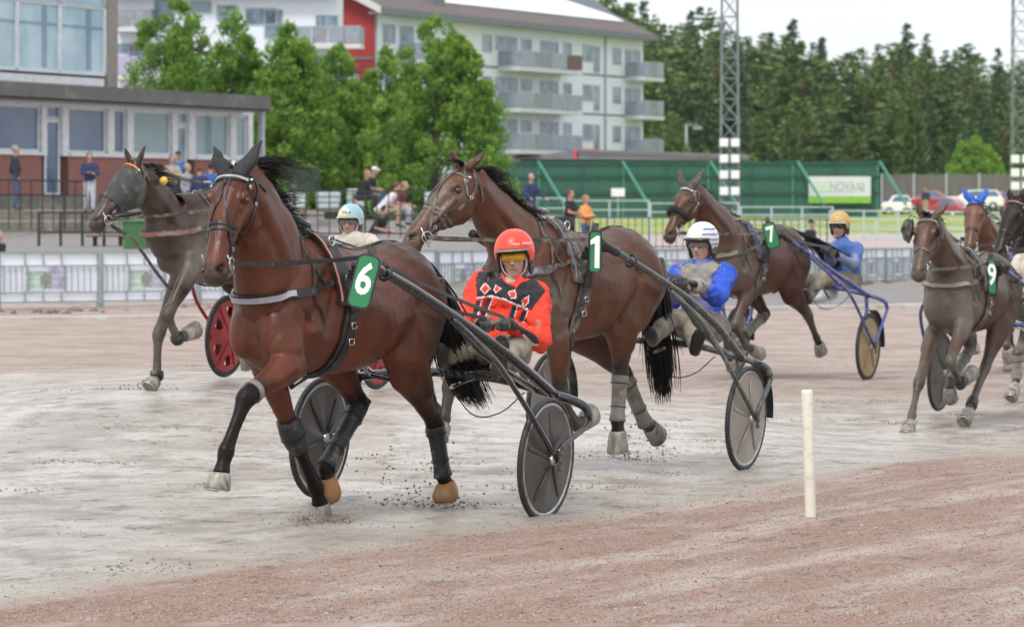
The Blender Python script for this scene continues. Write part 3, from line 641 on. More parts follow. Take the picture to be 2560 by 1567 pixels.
    for s_ in (1, -1):
        bit = H(.505, s_ * .085, -.108); ter = L(T0 - .08, s_ * .37, 1.50)
        strap(m, [bit.lerp(ter, i / 10) - Vector((0, 0, .012 * math.sin(math.pi * i / 10))) for i in range(11)], .024, None, .005, 0, nrm=lat, step=.08); G['terret'][s_] = ter
    m.obj('rein', mt, r)
    # crupper strap along the back
    m = MB(); strap(m, [L(T0 - .1 - i * .055, 0, 1.62) for i in range(18)], .02, tree, .006, .004, step=.03, maxd=.4); m.obj('back_strap', mt, r)
def leg_gear(G):
    sp, lat, fr, S = G['sp'], G['lat'], G['fr'], G['S']
    for k, kind, m_ in sp.get('gear', []):
        v = G['legs'][k]; mb = MB()
        if kind == 'cannon':    # shin boot
            a, b = v[1], v[2]; st = [(a.lerp(b, .10), .060 * S, .054 * S), (a.lerp(b, .25), .054 * S, .048 * S), (a.lerp(b, .6), .050 * S, .042 * S), (a.lerp(b, .9), .058 * S, .050 * S), (b, .062 * S, .053 * S)]
        elif kind == 'hindlong':
            a, b = v[1], v[2]; st = [(a.lerp(b, .06), .062 * S, .053 * S), (a.lerp(b, .18), .060 * S, .052 * S), (a.lerp(b, .38), .052 * S, .045 * S), (a.lerp(b, .8), .050 * S, .043 * S), (b.lerp(v[3], .10), .060 * S, .051 * S)]
        elif kind == 'knee':
            a, b = v[0], v[1]; st = [(a.lerp(b, .78), .064 * S, .060 * S), (a.lerp(b, .95), .074 * S, .066 * S), (b.lerp(v[2], .12), .070 * S, .062 * S), (b.lerp(v[2], .30), .056 * S, .050 * S)]
        elif kind == 'band':
            a, b = v[0], v[1]; st = [(a.lerp(b, .76), .060 * S, .056 * S), (a.lerp(b, .86), .064 * S, .060 * S)]
        elif kind == 'bell':
            a, b = v[3], v[4]; st = [(a.lerp(v[2], .25), .042 * S, .042 * S), (a, .058 * S, .056 * S), (a.lerp(b, .5), .068 * S, .066 * S), (a.lerp(b, .98), .080 * S, .076 * S)]
        elif kind == 'fetlock':
            a, b = v[2], v[3]; st = [(a.lerp(v[1], .12), .055 * S, .049 * S), (a, .062 * S, .053 * S), (a.lerp(b, .35), .052 * S, .048 * S)]
        limb(mb, dens(st, 3), lat, 16); o = mb.obj({'bell': 'bell_boot', 'band': 'boot_strap'}.get(kind, 'leg_boot'), MATS[m_], G['root'])
        if kind in ('cannon', 'hindlong', 'knee'):
            m2 = MB()
            for q in ((.3, .7) if kind != 'knee' else (.15, .5)):
                i = q * (len(st) - 1); kk = int(i); c = st[kk][0].lerp(st[kk + 1][0], i - kk); d = (st[-1][0] - st[0][0]).normalized(); u = lat.cross(d).normalized(); rr = st[kk][1] + .004
                m2.tube([c + u * math.cos(t) * rr + lat * math.sin(t) * rr * .9 for t in [R(24 * i) for i in range(15)]], .003, 5, False, True)
            m2.each('boot_strap', MATS['leather'], o)
mat('hoof_grey', (.33, .30, .26), .5, var=.25, scale=14, stretch=(1, 1, .3), dirt=(.12, .105, .085), dirt_amt=.5, dscale=22)
mat('boot_tan', (.34, .16, .045), .45, var=.2, scale=18, dirt=(.2, .16, .11), dirt_amt=.35, dscale=14)
mat('boot_black', (.016, .017, .019), .45, var=.25, scale=20, bump=.2, dirt=(.15, .135, .11), dirt_amt=.28, dscale=12)
mat('boot_grey', (.23, .21, .18), .55, var=.15, scale=16, dirt=(.12, .10, .08), dirt_amt=.4, dscale=10)
mat('hood_black', (.025, .026, .029), .75, var=.25, scale=60, bump=.4, dirt=(.3, .28, .25), dirt_amt=.12, dscale=160)
mat('hood_grey', (.07, .065, .06), .8, var=.25, scale=60, bump=.4, dirt=(.2, .18, .15), dirt_amt=.3, dscale=40)
mat('hood_blue', (.035, .12, .50), .7, var=.15, scale=30)
mat('mask_mesh', (.045, .047, .046), .7, var=.3, scale=9, bump=.3, dirt=(.14, .13, .11), dirt_amt=.35, dscale=9)
mat('fleece', (.012, .012, .014), .95, var=.4, scale=60, bump=.9, bscale=120, dirt=(.1, .09, .075), dirt_amt=.2, dscale=20)
mat('orange', (.75, .22, .05), .5); mat('orange_dull', (.55, .2, .12), .5, dirt=(.1, .09, .08), dirt_amt=.3)
mat('reflective', (.36, .34, .38), .4, metal=.2, var=.15, scale=30); mat('collar_mud', (.26, .225, .18), .6, var=.25, scale=12); mat('collar_red', (.30, .12, .09), .6, var=.3, scale=7, dirt=(.24, .2, .15), dirt_amt=.6, dscale=5)
mat('trim_blue', (.03, .09, .42), .5, dirt=(.25, .2, .16), dirt_amt=.3); mat('trim_grey', (.2, .2, .3), .5, dirt=(.2, .17, .13), dirt_amt=.4)
mat('browband_pale', (.6, .6, .58), .4, var=.2, scale=60)
HORSES = {}
SPECS = [
dict(name='six', O=(-1.148, 20.8), deg=32, z=0.0, vox=.0090, sm=10, coat=(.092, .020, .0065), dark=(.018, .006, .004), haunch=.75, hyaw=20, hpitch=58, hs=1.03,
    poll=z1(345, 285), neck=[(z1(560, 800), 0, .235, .15), (z1(480, 560), 0, .185, .115), (z1(420, 400), 0, .145, .09)],
    ears=(z1(545, 88), z1(208, 130)), hood='hood_black', browband_light='reflective',
    LF=((.33, .17, .93), z2(375, 540), z2(238, 915), z2(200, 1075), z2(188, 1185)),
    RF=((.10, .16, .93), z2(705, 800), z2(862, 1160), z2(893, 1290), z2(908, 1385)),
    LH=((-.74, .19, .93), z4(262, 590), z4(322, 985), z4(348, 1050), z4(358, 1180)),
    RH=((-.52, .19, 1.0), z2(1170, 590), z2(935, 1020), z2(940, 1115), z2(972, 1245)),
    hoofs=dict(LH='boot_tan', RH='boot_tan'), tail=[(z3(478, 345), 0), (z3(545, 400), 0), (z3(610, 560), -.02), (z3(660, 760), 0), (z3(715, 940), .0), (z3(770, 1060), .02), (z3(840, 1140), .03)], tail_w=.062, tail_n=820,
    gear=[('LF', 'band', 'boot_grey'), ('RF', 'knee', 'boot_black'), ('RH', 'hindlong', 'boot_black'), ('LH', 'hindlong', 'boot_black')],
    mane_len=.27, mane_n=480, mane_side=.5, wind=1.1, plume=1.45,
    label='glossy reddish bay trotter with plain black ear covers leading beside the green 6 plate'),
dict(name='one', O=(.178, 24.7), deg=35, z=.02, s=1.03, vox=.011, coat=(.088, .028, .012), dark=(.026, .009, .006), haunch=.35, hyaw=60, hpitch=43, hs=1.0, forelock=1,
    poll=z5(470, 205), neck=[(z5(800, 700), 0, .225, .15), (z5(685, 545), 0, .17, .11), (z5(585, 405), 0, .135, .09)], ears=(z5(618, 95), z5(375, 75)),
    LF=((.05, .16, .95), z3(1325, 1170), z4(1325, 605), z4(1385, 590), z4(1450, 550)),
    RF=((.38, .16, 1.0), z4(375, 330), z4(335, 560), z4(318, 610), z4(275, 695)),
    LH=((-.66, .19, .98), z6(368, 930), z6(352, 1185), z6(355, 1250), z6(362, 1355)),
    RH=((-.60, .19, .98), z6(385, 930), z6(500, 1200), z6(530, 1222), z6(577, 1262)),
    tail=[(z6(475, 295), 0), (z6(535, 370), 0), (z6(565, 480), 0), (z6(565, 620), 0), (z6(575, 780), 0), (z6(590, 920), 0), (z6(598, 1030), 0)], tail_w=.055, tail_n=650, trim='trim_grey', collar='trim_grey',
    gear=[('LH', 'hindlong', 'boot_grey'), ('RH', 'hindlong', 'boot_grey'), ('RF', 'bell', 'boot_grey')], mane_len=.24, mane_n=480, mane_side=.8, wind=.7, bridle='leather_muddy',
    mud=[((z5(330, 400), .06), .3, .55), ((z5(150, 640), .05), .2, .75), ((z5(1000, 1150), .2), .35, .5)], muzzle=(.12, .095, .07), legmud=.3,
    label='dusty brown trotter with bare ears and a grey strapped bridle behind the red helmeted driver'),
dict(name='masked', O=(-2.48, 31.0), deg=33, z=.30, vox=.015, coat=(.032, .014, .009), dark=(.010, .007, .006), hyaw=55, hpitch=47, hs=1.02, mask=1,
    poll=z7(305, 172), neck=[(z7(500, 540), 0, .275, .16), (z7(450, 425), 0, .175, .11), (z7(375, 310), 0, .14, .09)], ears=(z7(368, 70), z7(250, 80)),
    LF=((.36, .16, 1.0), z7(490, 1030), z7(548, 1160), z7(590, 1142), z7(655, 1125)), RF=((.10, .15, .95), z7(440, 1140), z7(432, 1370), z7(420, 1400), z7(392, 1442)),
    LH=((-.75, .19, .95), (-1.02, .13, .54), (-.92, .13, .24), (-.90, .13, .15), (-.88, .13, .06)), RH=((-.6, .19, .95), (-.9, .13, .6), (-.7, .13, .35), (-.72, .13, .26), (-.78, .13, .18)),
    gear=[('LF', 'fetlock', 'boot_black'), ('RF', 'fetlock', 'boot_black')], mane_len=.26, mane_n=200, mane_side=.5, bridle='leather_muddy', collar='collar_red', mudall=.35, legmud=.75,
    mud=[((.25, .1, 1.1), .45, .7)], label='mud splashed dark trotter in a mesh fly mask with an orange browband'),
dict(name='seven', O=(2.25, 38.6), deg=34, z=.03, vox=.016, coat=(.062, .021, .011), dark=(.018, .011, .009), hyaw=42, hpitch=52, hs=1.0, hood='hood_grey', shadow_roll=1, browband_light='browband_pale',
    poll=z8(262, 165), neck=[(z8(450, 440), 0, .225, .15), (z8(385, 345), 0, .17, .11), (z8(325, 250), 0, .135, .09)], ears=(z8(368, 58), z8(198, 60)),
    LF=((.0, .16, .95), z8(560, 1080), z8(640, 1210), z8(675, 1232), z8(733, 1250)), RF=((.2, .15, .95), z8(510, 1150), z8(522, 1280), z8(535, 1300), z8(555, 1342)),
    LH=((-.74, .19, .95), z8(1040, 1010), z8(1098, 1160), z8(1112, 1195), z8(1132, 1250)), RH=((-.5, .19, .98), z8(765, 1000), z8(630, 1135), z8(612, 1165), z8(600, 1215)),
    tail=[(z8(935, 462), 0), (z8(1040, 500), 0), (z8(1130, 570), 0), (z8(1200, 650), 0), (z8(1250, 720), 0)], tail_w=.07, tail_n=260, trim='trim_blue', collar='collar_mud', bridle='leather_muddy',
    gear=[('RH', 'hindlong', 'boot_grey')], mane_len=.18, mane_n=160, mane_side=.5, legmud=.6, mudall=.35, mud=[((.3, .1, 1.1), .4, .45)],
    label='dark brown trotter with a thick black fleece noseband and blue edged saddle pad'),
dict(name='nine', O=(3.77, 32.5), deg=24, z=-.10, s=.95, vox=.014, coat=(.062, .026, .014), dark=(.022, .015, .012), hyaw=23, hpitch=52, hs=1.0, blinkers=1, browband_light='collar_mud', forelock=1,
    poll=z9(268, 222), neck=[(z9(400, 520), 0, .22, .15), (z9(345, 420), 0, .165, .11), (z9(305, 310), 0, .135, .09)], ears=(z9(386, 142), z9(205, 135)),
    RF=((.12, .15, .95), z9(213, 1150), z9(178, 1325), z9(166, 1362), z9(152, 1435)), LF=((.3, .16, .98), z9(388, 1035), z9(445, 1148), z9(468, 1130), z9(512, 1100)),
    RH=((-.5, .19, .98), z9(505, 945), z9(392, 1140), z9(385, 1180), z9(398, 1235)), LH=((-.7, .19, .95), z9(585, 1055), z9(508, 1265), z9(492, 1305), z9(466, 1368)),
    tail=[(z9(950, 480), 0), (z9(985, 560), 0), (z9(1000, 750), 0), (z9(1010, 900), 0)], tail_n=80, trim='trim_grey', collar='collar_mud', bridle='leather_muddy', mudall=.45, legmud=.6, mud=[((.3, .0, 1.05), .4, .7)],
    gear=[('LF', 'fetlock', 'boot_black'), ('LH', 'fetlock', 'boot_black'), ('RH', 'cannon', 'boot_grey')], mane_len=.16, mane_n=110, mane_side=.8,
    label='muddy brown trotter with round blinker cups beside its green 9 plate'),
dict(name='blueears', O=(5.24, 41.5), deg=20, z=0, vox=.018, coat=(.12, .05, .028), hyaw=24, hpitch=60, hs=1.0, hood='hood_blue', poll=z9(530, 128), neck=[(z9(585, 330), 0, .2, .14), (z9(560, 240), 0, .15, .1)], ears=(z9(602, 62), z9(455, 68)),
    LF=((.1, .15, .95), (.12, .13, .52), (.0, .13, .22), (-.02, .13, .12), (.0, .13, .03)), RF=((.3, .15, .95), (.6, .13, .75), (.55, .13, .42), (.52, .13, .32), (.5, .13, .24)),
    LH=((-.6, .19, .95), (-.8, .13, .6), (-.6, .13, .3), (-.6, .13, .2), (-.6, .13, .1)), RH=((-.8, .19, .95), (-1.2, .13, .55), (-1.3, .13, .25), (-1.32, .13, .15), (-1.34, .13, .06)),
    bridle='leather', collar='trim_blue', mane_len=.15, mane_n=60, legmud=.5, label='chestnut brown trotter with bright blue ear covers between two darker heads'),
dict(name='dark', O=(5.10, 36.9), deg=27, z=0, vox=.016, coat=(.020, .014, .012), hyaw=42, hpitch=55, hs=1.05, poll=z9(752, 120), neck=[(z9(900, 420), 0, .21, .14), (z9(830, 270), 0, .16, .1)], ears=(z9(800, 60), z9(716, 62)),
    browband_light='collar_red', LF=((.1, .16, .95), z9(760, 980), z9(757, 1120), z9(748, 1160), z9(728, 1235)), RF=((.3, .16, .98), z9(715, 850), z9(700, 935), z9(705, 955), z9(722, 1010)),
    LH=((-.7, .19, .95), (-1.1, .13, .55), (-1.2, .13, .25), (-1.22, .13, .15), (-1.24, .13, .06)), RH=((-.5, .19, .95), (-.8, .13, .6), (-.5, .13, .4), (-.5, .13, .3), (-.55, .13, .2)),
    bridle='leather', collar='trim_blue', mane_len=.15, mane_n=60, legmud=.8, gear=[('LF', 'cannon', 'boot_grey')], label='near black trotter with a pale pink browband, only its head and one foreleg in view'),
]
for sp in SPECS: HORSES[sp['name']] = make_horse(sp)
# leftmost horse: martingale strap down to the chest and a yellow ear plug ball
g = HORSES['masked']; m = MB(); c0 = g['H'](.50, 0, -.16); strap(m, [c0, g['fr'].px(z7(300, 600), .03), g['fr'].px(z7(370, 700), .03), g['fr'].px(z7(440, 800), .03), g['fr'].px(z7(525, 905), .03)], .03, None, .008, 0, nrm=(-.5, -.8, .2)); m.obj('martingale', MATS['leather_muddy'], g['root'])
mat('yellow_ball', (.62, .42, .08), .6); m = MB(); b_ = g['fr'].px(z7(470, 275), .12); m.ell(b_, .033); m.obj('ear_plug_ball', MATS['yellow_ball'], g['root'])
# ---------------- sulkies
def disc_mat(name, c, c2, rough=.35):
    m, n, l, b = newmat(name); tc = n.new('ShaderNodeTexCoord'); gr = n.new('ShaderNodeTexNoise'); gr.inputs['Scale'].default_value = 5; gr.inputs['Detail'].default_value = 6; l.new(tc.outputs['Object'], gr.inputs[0])
    r = n.new('ShaderNodeValToRGB'); r.color_ramp.elements[0].position = .35; r.color_ramp.elements[0].color = (*c, 1); r.color_ramp.elements[1].position = .7; r.color_ramp.elements[1].color = (*c2, 1)
    l.new(gr.outputs['Fac'], r.inputs[0]); l.new(r.outputs[0], b.inputs['Base Color']); b.inputs['Roughness'].default_value = rough; MATS[name] = m; return m
disc_mat('disc_dark', (.05, .046, .042), (.085, .078, .07)); disc_mat('disc_grey', (.27, .235, .195), (.36, .32, .275)); disc_mat('disc_tan', (.30, .20, .10), (.40, .29, .16)); disc_mat('disc_red', (.38, .02, .025), (.5, .045, .045)); disc_mat('disc_muddy', (.10, .09, .075), (.17, .15, .125), .6)
mat('tube_black', (.014, .016, .018), .2, var=.25, scale=9, coat=.6, dirt=(.2, .175, .14), dirt_amt=.14, dscale=60)
mat('tube_dusty', (.06, .068, .068), .35, var=.25, scale=9, dirt=(.2, .18, .145), dirt_amt=.35, dscale=30)
mat('tube_blue', (.03, .05, .27), .35, var=.2, coat=.3, dirt=(.2, .19, .2), dirt_amt=.4, dscale=20)
mat('tube_red', (.30, .02, .02), .35, var=.2, dirt=(.2, .15, .12), dirt_amt=.3)
mat('alu', (.45, .45, .46), .35, .8, var=.15, dirt=(.2, .17, .14), dirt_amt=.3, dscale=18)
mat('fender', (.02, .02, .022), .5, dirt=(.15, .13, .1), dirt_amt=.4)
RAD = .35
def wheel(fr, w, disc, root, cut=None, rim='alu', spokes=5, ph=0.0):
    o = empty('wheel', fr.P(0, w, RAD)); o.parent = root; o.location = world_m(root).inverted() @ fr.P(0, w, RAD)
    A = lambda a, r, dw: fr.P(0, w, RAD) + fr.h * math.cos(a) * r + fr.u * math.sin(a) * r + fr.l * dw
    n = 72; m = MB(); m.tube([A(2 * math.pi * i / n, RAD - .017, 0) for i in range(n)], .0175, 10, False, True); m.obj('tyre', MATS['rubber'], o)
    m = MB(); rings = []
    for r, dw in ((RAD - .030, .013), (RAD - .040, .016), (RAD - .050, .012), (RAD - .050, -.012), (RAD - .040, -.016), (RAD - .030, -.013)):
        rings.append([A(2 * math.pi * i / n, r, dw) for i in range(n)])
    m.loft(rings, False); m.obj('rim', MATS[rim], o)
    if cut is None:
        m = MB()
        for sgn in (1, -1):
            prof = [(.02, .042), (.05, .036), (.12, .027), (.22, .018), (RAD - .047, .011)]; rg = []
            for r, dw in prof:
                rg.append([A(2 * math.pi * i / n, r, sgn * (dw + .004 * (r < .3) * math.cos(spokes * (2 * math.pi * i / n) + ph))) for i in range(n)])
            m.loft(rg, False)
        m.obj('disc', MATS[disc], o)
        m = MB()
        for sgn in (1, -1):
            for k in range(spokes):
                a = 2 * math.pi * k / spokes + ph; m.add([A(a - .22, .05, sgn * .0372), A(a + .22, .05, sgn * .0372), A(a + .05, RAD - .08, sgn * .0165), A(a - .05, RAD - .08, sgn * .0165), A(a, .05, sgn * .050), A(a, RAD - .08, sgn * .022)], [(0, 4, 5, 3), (4, 1, 2, 5), (0, 1, 4), (3, 5, 2)])
        m.obj('disc_ribs', MATS[disc], o, smooth=True)
    else:   # pressed red wheel with holes
        m = MB(); 
        for sgn in (1, -1):
            seg = 60; rr = [.03, .07, .15, .17, .25, .27, RAD - .045]; dws = [.05, .045, .034, .030, .020, .018, .012]
            vs = [[A(2 * math.pi * i / seg, r, sgn * dw) for i in range(seg)] for r, dw in zip(rr, dws)]; vv = [p for q in vs for p in q]; fs = []
            for j in range(len(rr) - 1):
                for i in range(seg):
                    if j == 3 and (i % 10) in (3, 4, 5, 6): continue
                    if j == 2 and (i % 10) in (4, 5): continue
                    if j == 4 and (i % 10) in (4, 5): pass
                    fs.append((j * seg + i, j * seg + (i + 1) % seg, (j + 1) * seg + (i + 1) % seg, (j + 1) * seg + i))
            m.add(vv, fs, True)
            for k in range(6): 
                a = 2 * math.pi * k / 6; m.bar(A(a, .05, sgn * .05), A(a, .28, sgn * .022), .035, .012, up=fr.l)
        m.obj('disc', MATS[disc], o)
    m = MB(); m.tube([A(0, 0, -.07), A(0, 0, -.05), A(0, 0, .05), A(0, 0, .07)], [.014, .03, .03, .014], 14); m.obj('hub', MATS['alu'], o)
    return o
def make_sulky(sp):
    """sp: frame, shaft px list [(p, w)], colours; the far side mirrors the near side"""
    fr = sp['fr']; W = sp.get('W', .725); root = empty('sulky', fr.O, sp['label'], 'sulky', 'racing sulkies behind the trotters'); tb = MATS[sp['tube']]; sd = sp.get('sides', (1, -1))
    for s_ in sd: wheel(fr, W * s_, sp['disc'], root, sp.get('cut'), sp.get('rim', 'alu'), ph=.3 * s_)
    sh = [q if len(q) == 3 else fr.loc(fr.px(q[0], q[1])) for q in sp['shaft']]; we = sh[-1][1]
    end = sh[-1]; bz = end[2]; bt = end[0]
    m = MB(); Wc = W + .085; r0 = .028 * sp.get('tk', 1); sp['sh_loc'] = sh; sp['br_loc'] = [q if len(q) == 3 else fr.loc(fr.px(q[0], q[1])) for q in sp['brace']]
    bar = [(bt - .02, 0, bz + .07)]; bar_n = [(bt - .02, .3, bz + .06), (bt - .01, we, bz), (bt - .06, W + .02, bz - .03), (bt - .10, Wc - .015, bz - .065), (bt - .11, Wc, bz - .11)]
    full = [(t, -w, z) for t, w, z in bar_n[::-1]] + bar + bar_n
    m.tube(catmull([fr.P(*q) for q in full], 5), r0 * .95, 10); m.obj('cross_bar', tb, root)
    for s_ in sd:
        P = lambda q: fr.P(q[0], q[1] * s_ + (2 * sp.get('skew', 0) * max(0, min(1, q[0] / sh[0][0])) if s_ < 0 else 0), q[2])
        m = MB(); c = catmull([P(q) for q in sh], 6); n = len(c); m.tube(c, [(.024 + .007 * min(1, i / n * 1.6)) * sp.get('tk', 1) for i in range(n)], 12); shaft = m.obj('shaft', tb, root)
        m = MB(); k = max(1, int(n * .18)); m.tube(c[:k], .030, 12); m.obj('shaft_grip', MATS['leather'], shaft)
        m = MB(); kk = int(n * .24); q = c[kk]; d = (c[kk + 1] - c[kk]).normalized(); u = d.orthogonal().normalized(); v = d.cross(u)
        m.tube([q + (u * math.cos(a) + v * math.sin(a)) * .040 for a in [R(30 * i) for i in range(12)]], .008, 6, False, True)
        m.obj('shaft_band', MATS['leather'], shaft)
        # stays down to the hub
        m = MB(); m.tube(catmull([P((bt - .11, Wc, bz - .10)), P((bt - .105, Wc, bz - .16)), P((-.035, Wc - .005, RAD + .08)), P((0, Wc - .015, RAD))], 4), .017, 8); m.obj('stay', tb, root)
        st = [q if len(q) == 3 else fr.loc(fr.px(q[0], q[1])) for q in sp['brace']]
        m = MB(); m.tube(catmull([P(q) for q in st] + [P((.01, Wc - .015, RAD + .01))], 5), .0155, 8); m.obj('stay', tb, root)
        m = MB(); m.tube(catmull([P((bt, W - .10, bz - .01)), P((bt + .02, W - .09, bz - .2)), P((0, W - .075, RAD))], 4), .020, 8); m.obj('inner_stay', tb, root)
        m = MB(); i0 = int(n * .52); i1 = int(n * .86); a = c[i0] - fr.u * .02; b = c[i1] - fr.l * s_ * .10 - fr.u * .03
        m.tube([a, a.lerp(b, .5) - fr.u * .03, b, P((bt, we - .12, bz + .02))], .019, 8); m.obj('inner_brace', tb, root)
        m = MB(); hb = P((0, Wc, RAD)); m.tube([hb - fr.l * s_ * .03, hb + fr.l * s_ * .012], .016, 10)
        for dz in (-.045, .045): m.ell(hb + fr.l * s_ * .008 + fr.u * dz, (.009, .009, .009))
        m.bar(hb - fr.u * .06, hb + fr.u * .06, .035, .012, up=fr.l); m.each('hub_plate', MATS['tube_dusty'], root)
        if sp.get('fender'):
            m = MB(); A = lambda a, r, dw: fr.P(0, W * s_, RAD) - fr.h * math.cos(a) * r + fr.u * math.sin(a) * r + fr.l * dw
            rg = [[A(R(a), .385, -.045), A(R(a), .385, .045), A(R(a), .391, .045), A(R(a), .391, -.045)] for a in range(75, -8, -7)]; m.loft(rg, True, False); m.obj('mudguard', MATS['fender'], root)
    # seat, stirrups
    m = MB(); sx = sp.get('seat', (-.42, 0, .80)); rg = []
    for dt, hw, dz in ((.20, .05, -.03), (.16, .15, -.02), (.02, .19, -.01), (-.12, .18, .02), (-.17, .16, .12), (-.20, .12, .24), (-.205, .04, .26)):
        rg.append([fr.P(sx[0] + dt + .012 * math.sin(a), sx[1] + hw * math.cos(a), sx[2] + dz + .022 * math.sin(a)) for a in [R(30 * i) for i in range(12)]])
    m.loft(rg); m.obj('seat', MATS[sp.get('seatm', 'paint_white')], root, 0)
    for w in (-.13, .13):
        m = MB(); m.tube([fr.P(sx[0] - .05, w, sx[2] - .02), fr.P(bt - .02, w, bz + .06), fr.P(bt + .35, w * 1.2, bz + .02), fr.P(bt + .5, w * 2.2, bz + .06)], .012, 8); m.obj('seat_rail', tb, root)
    for s_ in ():
        m = MB(); c = fr.P(bt + .52, .30 * s_, bz + .06); m.tube([c + fr.l * .035 * math.cos(a) + fr.u * .045 * math.sin(a) for a in [R(30 * i) for i in range(12)]], .007, 6, False, True); m.obj('stirrup', tb, root)
    m = MB(); m.tube(catmull([fr.P(bt, .45, bz), fr.P(bt, .3, bz - .13), fr.P(bt, .12, bz - .15), fr.P(bt, -.05, bz + .04)], 5), .004, 5); m.obj('brake_cable', MATS['leather'], root)
    sp['bar'] = (bt, bz); return root

def number_plate(root, text, c, xd, yd, w, h, edge='leather'):
    """rounded green plate with a white numeral; c is its middle, xd/yd run along it"""
    x = Vector(xd).normalized(); y = Vector(yd); y = (y - x * y.dot(x)).normalized(); n = x.cross(y); c = Vector(c)
    def outline(W, H, r): return [(sx * (W / 2 - r) + r * math.cos(R(a)), sy * (H / 2 - r) + r * math.sin(R(a))) for sx, sy, a0 in ((1, 1, 0), (-1, 1, 90), (-1, -1, 180), (1, -1, 270)) for a in range(a0, a0 + 91, 15)]
    m = MB(); m.prism([c + x * a + y * b - n * .006 for a, b in outline(w, h, w * .3)], n * .010); o = m.obj('number_plate', MATS[edge], root)
    m = MB(); m.prism([c + x * a + y * b + n * .0042 for a, b in outline(w - .020, h - .020, w * .25)], n * .002); m.obj('plate_face', MATS['plate_green'], o)
    m = MB()
    if text == '1': m.prism([c + n * .0072 + (x * a + y * b) * h for a, b in ((-.02, -.38), (.10, -.38), (.10, .38), (.02, .38), (-.13, .27), (-.13, .16), (-.02, .20))], n * .0012)
    else: text_mesh(m, text, c + n * .0075 + y * h * .02, x, y, h * .80, .0012, bold=.006 if text != '1' else .004, xs=.78 if text != '1' else 1.0)
    m.obj('numeral', MATS['paint_white'], o)
    m = MB()
    for k in (-.018, 0, .018): m.bar(c + y * h * .48 + x * k - n * .008, c + y * (h * .48 + .055) + x * k * .8 - n * .004, .014, .012, up=n)
    m.obj('plate_clip', MATS['hood_grey'], o)
    return o
S6 = dict(seatm='tube_black', fr=Frame(-.479, 21.89, 26, 3.5, .045), tube='tube_black', disc='disc_dark', shaft=[(z12(850, 960), .27), (z3(240, 402), .28), (z3(430, 512), .34), (z3(640, 650), .42), (z3(880, 815), .50), (z3(1060, 952), .57), (z4(1165, 385), .64)], skew=-.17,
    brace=[(z3(690, 700), .45), (z3(850, 855), .56), (z3(955, 965), .66), (z4(960, 490), .76)], label='black sulky with dark disc wheels behind the bay horse with the 6 plate')
S1 = dict(fr=Frame(.891, 25.98, 25, 3, .05), tube='tube_dusty', disc='disc_grey', fender=1, tk=.82, shaft=[(z6(250, 224), .28), (z6(400, 312), .33), (z6(560, 412), .40), (z6(740, 540), .47), (z6(900, 692), .56), (z6(1020, 852), .64)], skew=-.165,
    brace=[(z6(640, 490), .44), (z6(760, 605), .55), (z6(880, 765), .66), (z6(975, 940), .76)], label='grey sulky with pale grey disc wheels behind the brown horse with the 1 plate')
S7 = dict(fr=Frame(2.993, 39.8, 25, 2, .03), tube='tube_blue', disc='disc_tan', fender=1, rim='rubber', shaft=[(z8(855, 478), .25), (z8(1060, 620), .36), (z8(1240, 752), .49), (z8(1430, 880), .64)], skew=-.2, tk=.8,
    brace=[(z8(1050, 625), .38), (z8(1190, 750), .54), (z8(1320, 885), .72)], label='blue shafted sulky with tan disc wheels behind the horse with the 7 plate')
for S in (S6, S1, S7): S['root'] = make_sulky(S)
SA = dict(seatm='tube_black', fr=Frame(-1.787, 32.3, 25, 3, .30), tube='tube_red', disc='disc_red', cut=1, rim='rubber', shaft=S6['sh_loc'], brace=S6['br_loc'], skew=-.14, label='dark red sulky with pressed red wheels that have triangular holes')
S9 = dict(fr=Frame(4.48, 34.1, 24, 3, -.08), tube='tube_blue', disc='disc_muddy', rim='disc_muddy', shaft=[(z9(645, 488), .28), (z9(800, 600), .37), (z9(930, 700), .46), (-.15, .64, .74)], skew=-.07, tk=.8, brace=S7['br_loc'], label='blue shafted sulky with muddy grey ribbed wheels behind the horse with the 9 plate')
for S in (SA, S9): S['root'] = make_sulky(S)
def plate(S, text, p, D, w, h, yaw, tx, tz=1.0):
    q0 = S['sh_loc'][0]; D1 = S['fr'].P(*q0).y - .11; w *= D1 / D; h *= D1 / D; D = D1; a = R(yaw); number_plate(S['root'], text, at(p, D), (math.cos(a), math.sin(a), tx), (-tx, .12, tz), w, h)
plate(S6, '6', z12(788, 1110), 20.30, .130, .292, -12, -.22)
plate(S1, '1', z14(925, 1045), 24.1, .088, .268, 18, -.05)
plate(S7, '7', z8(801, 490), 37.95, .135, .265, -18, .28)
plate(S9, '9', z9(618, 555), 32.0, .085, .30, 30, -.03)
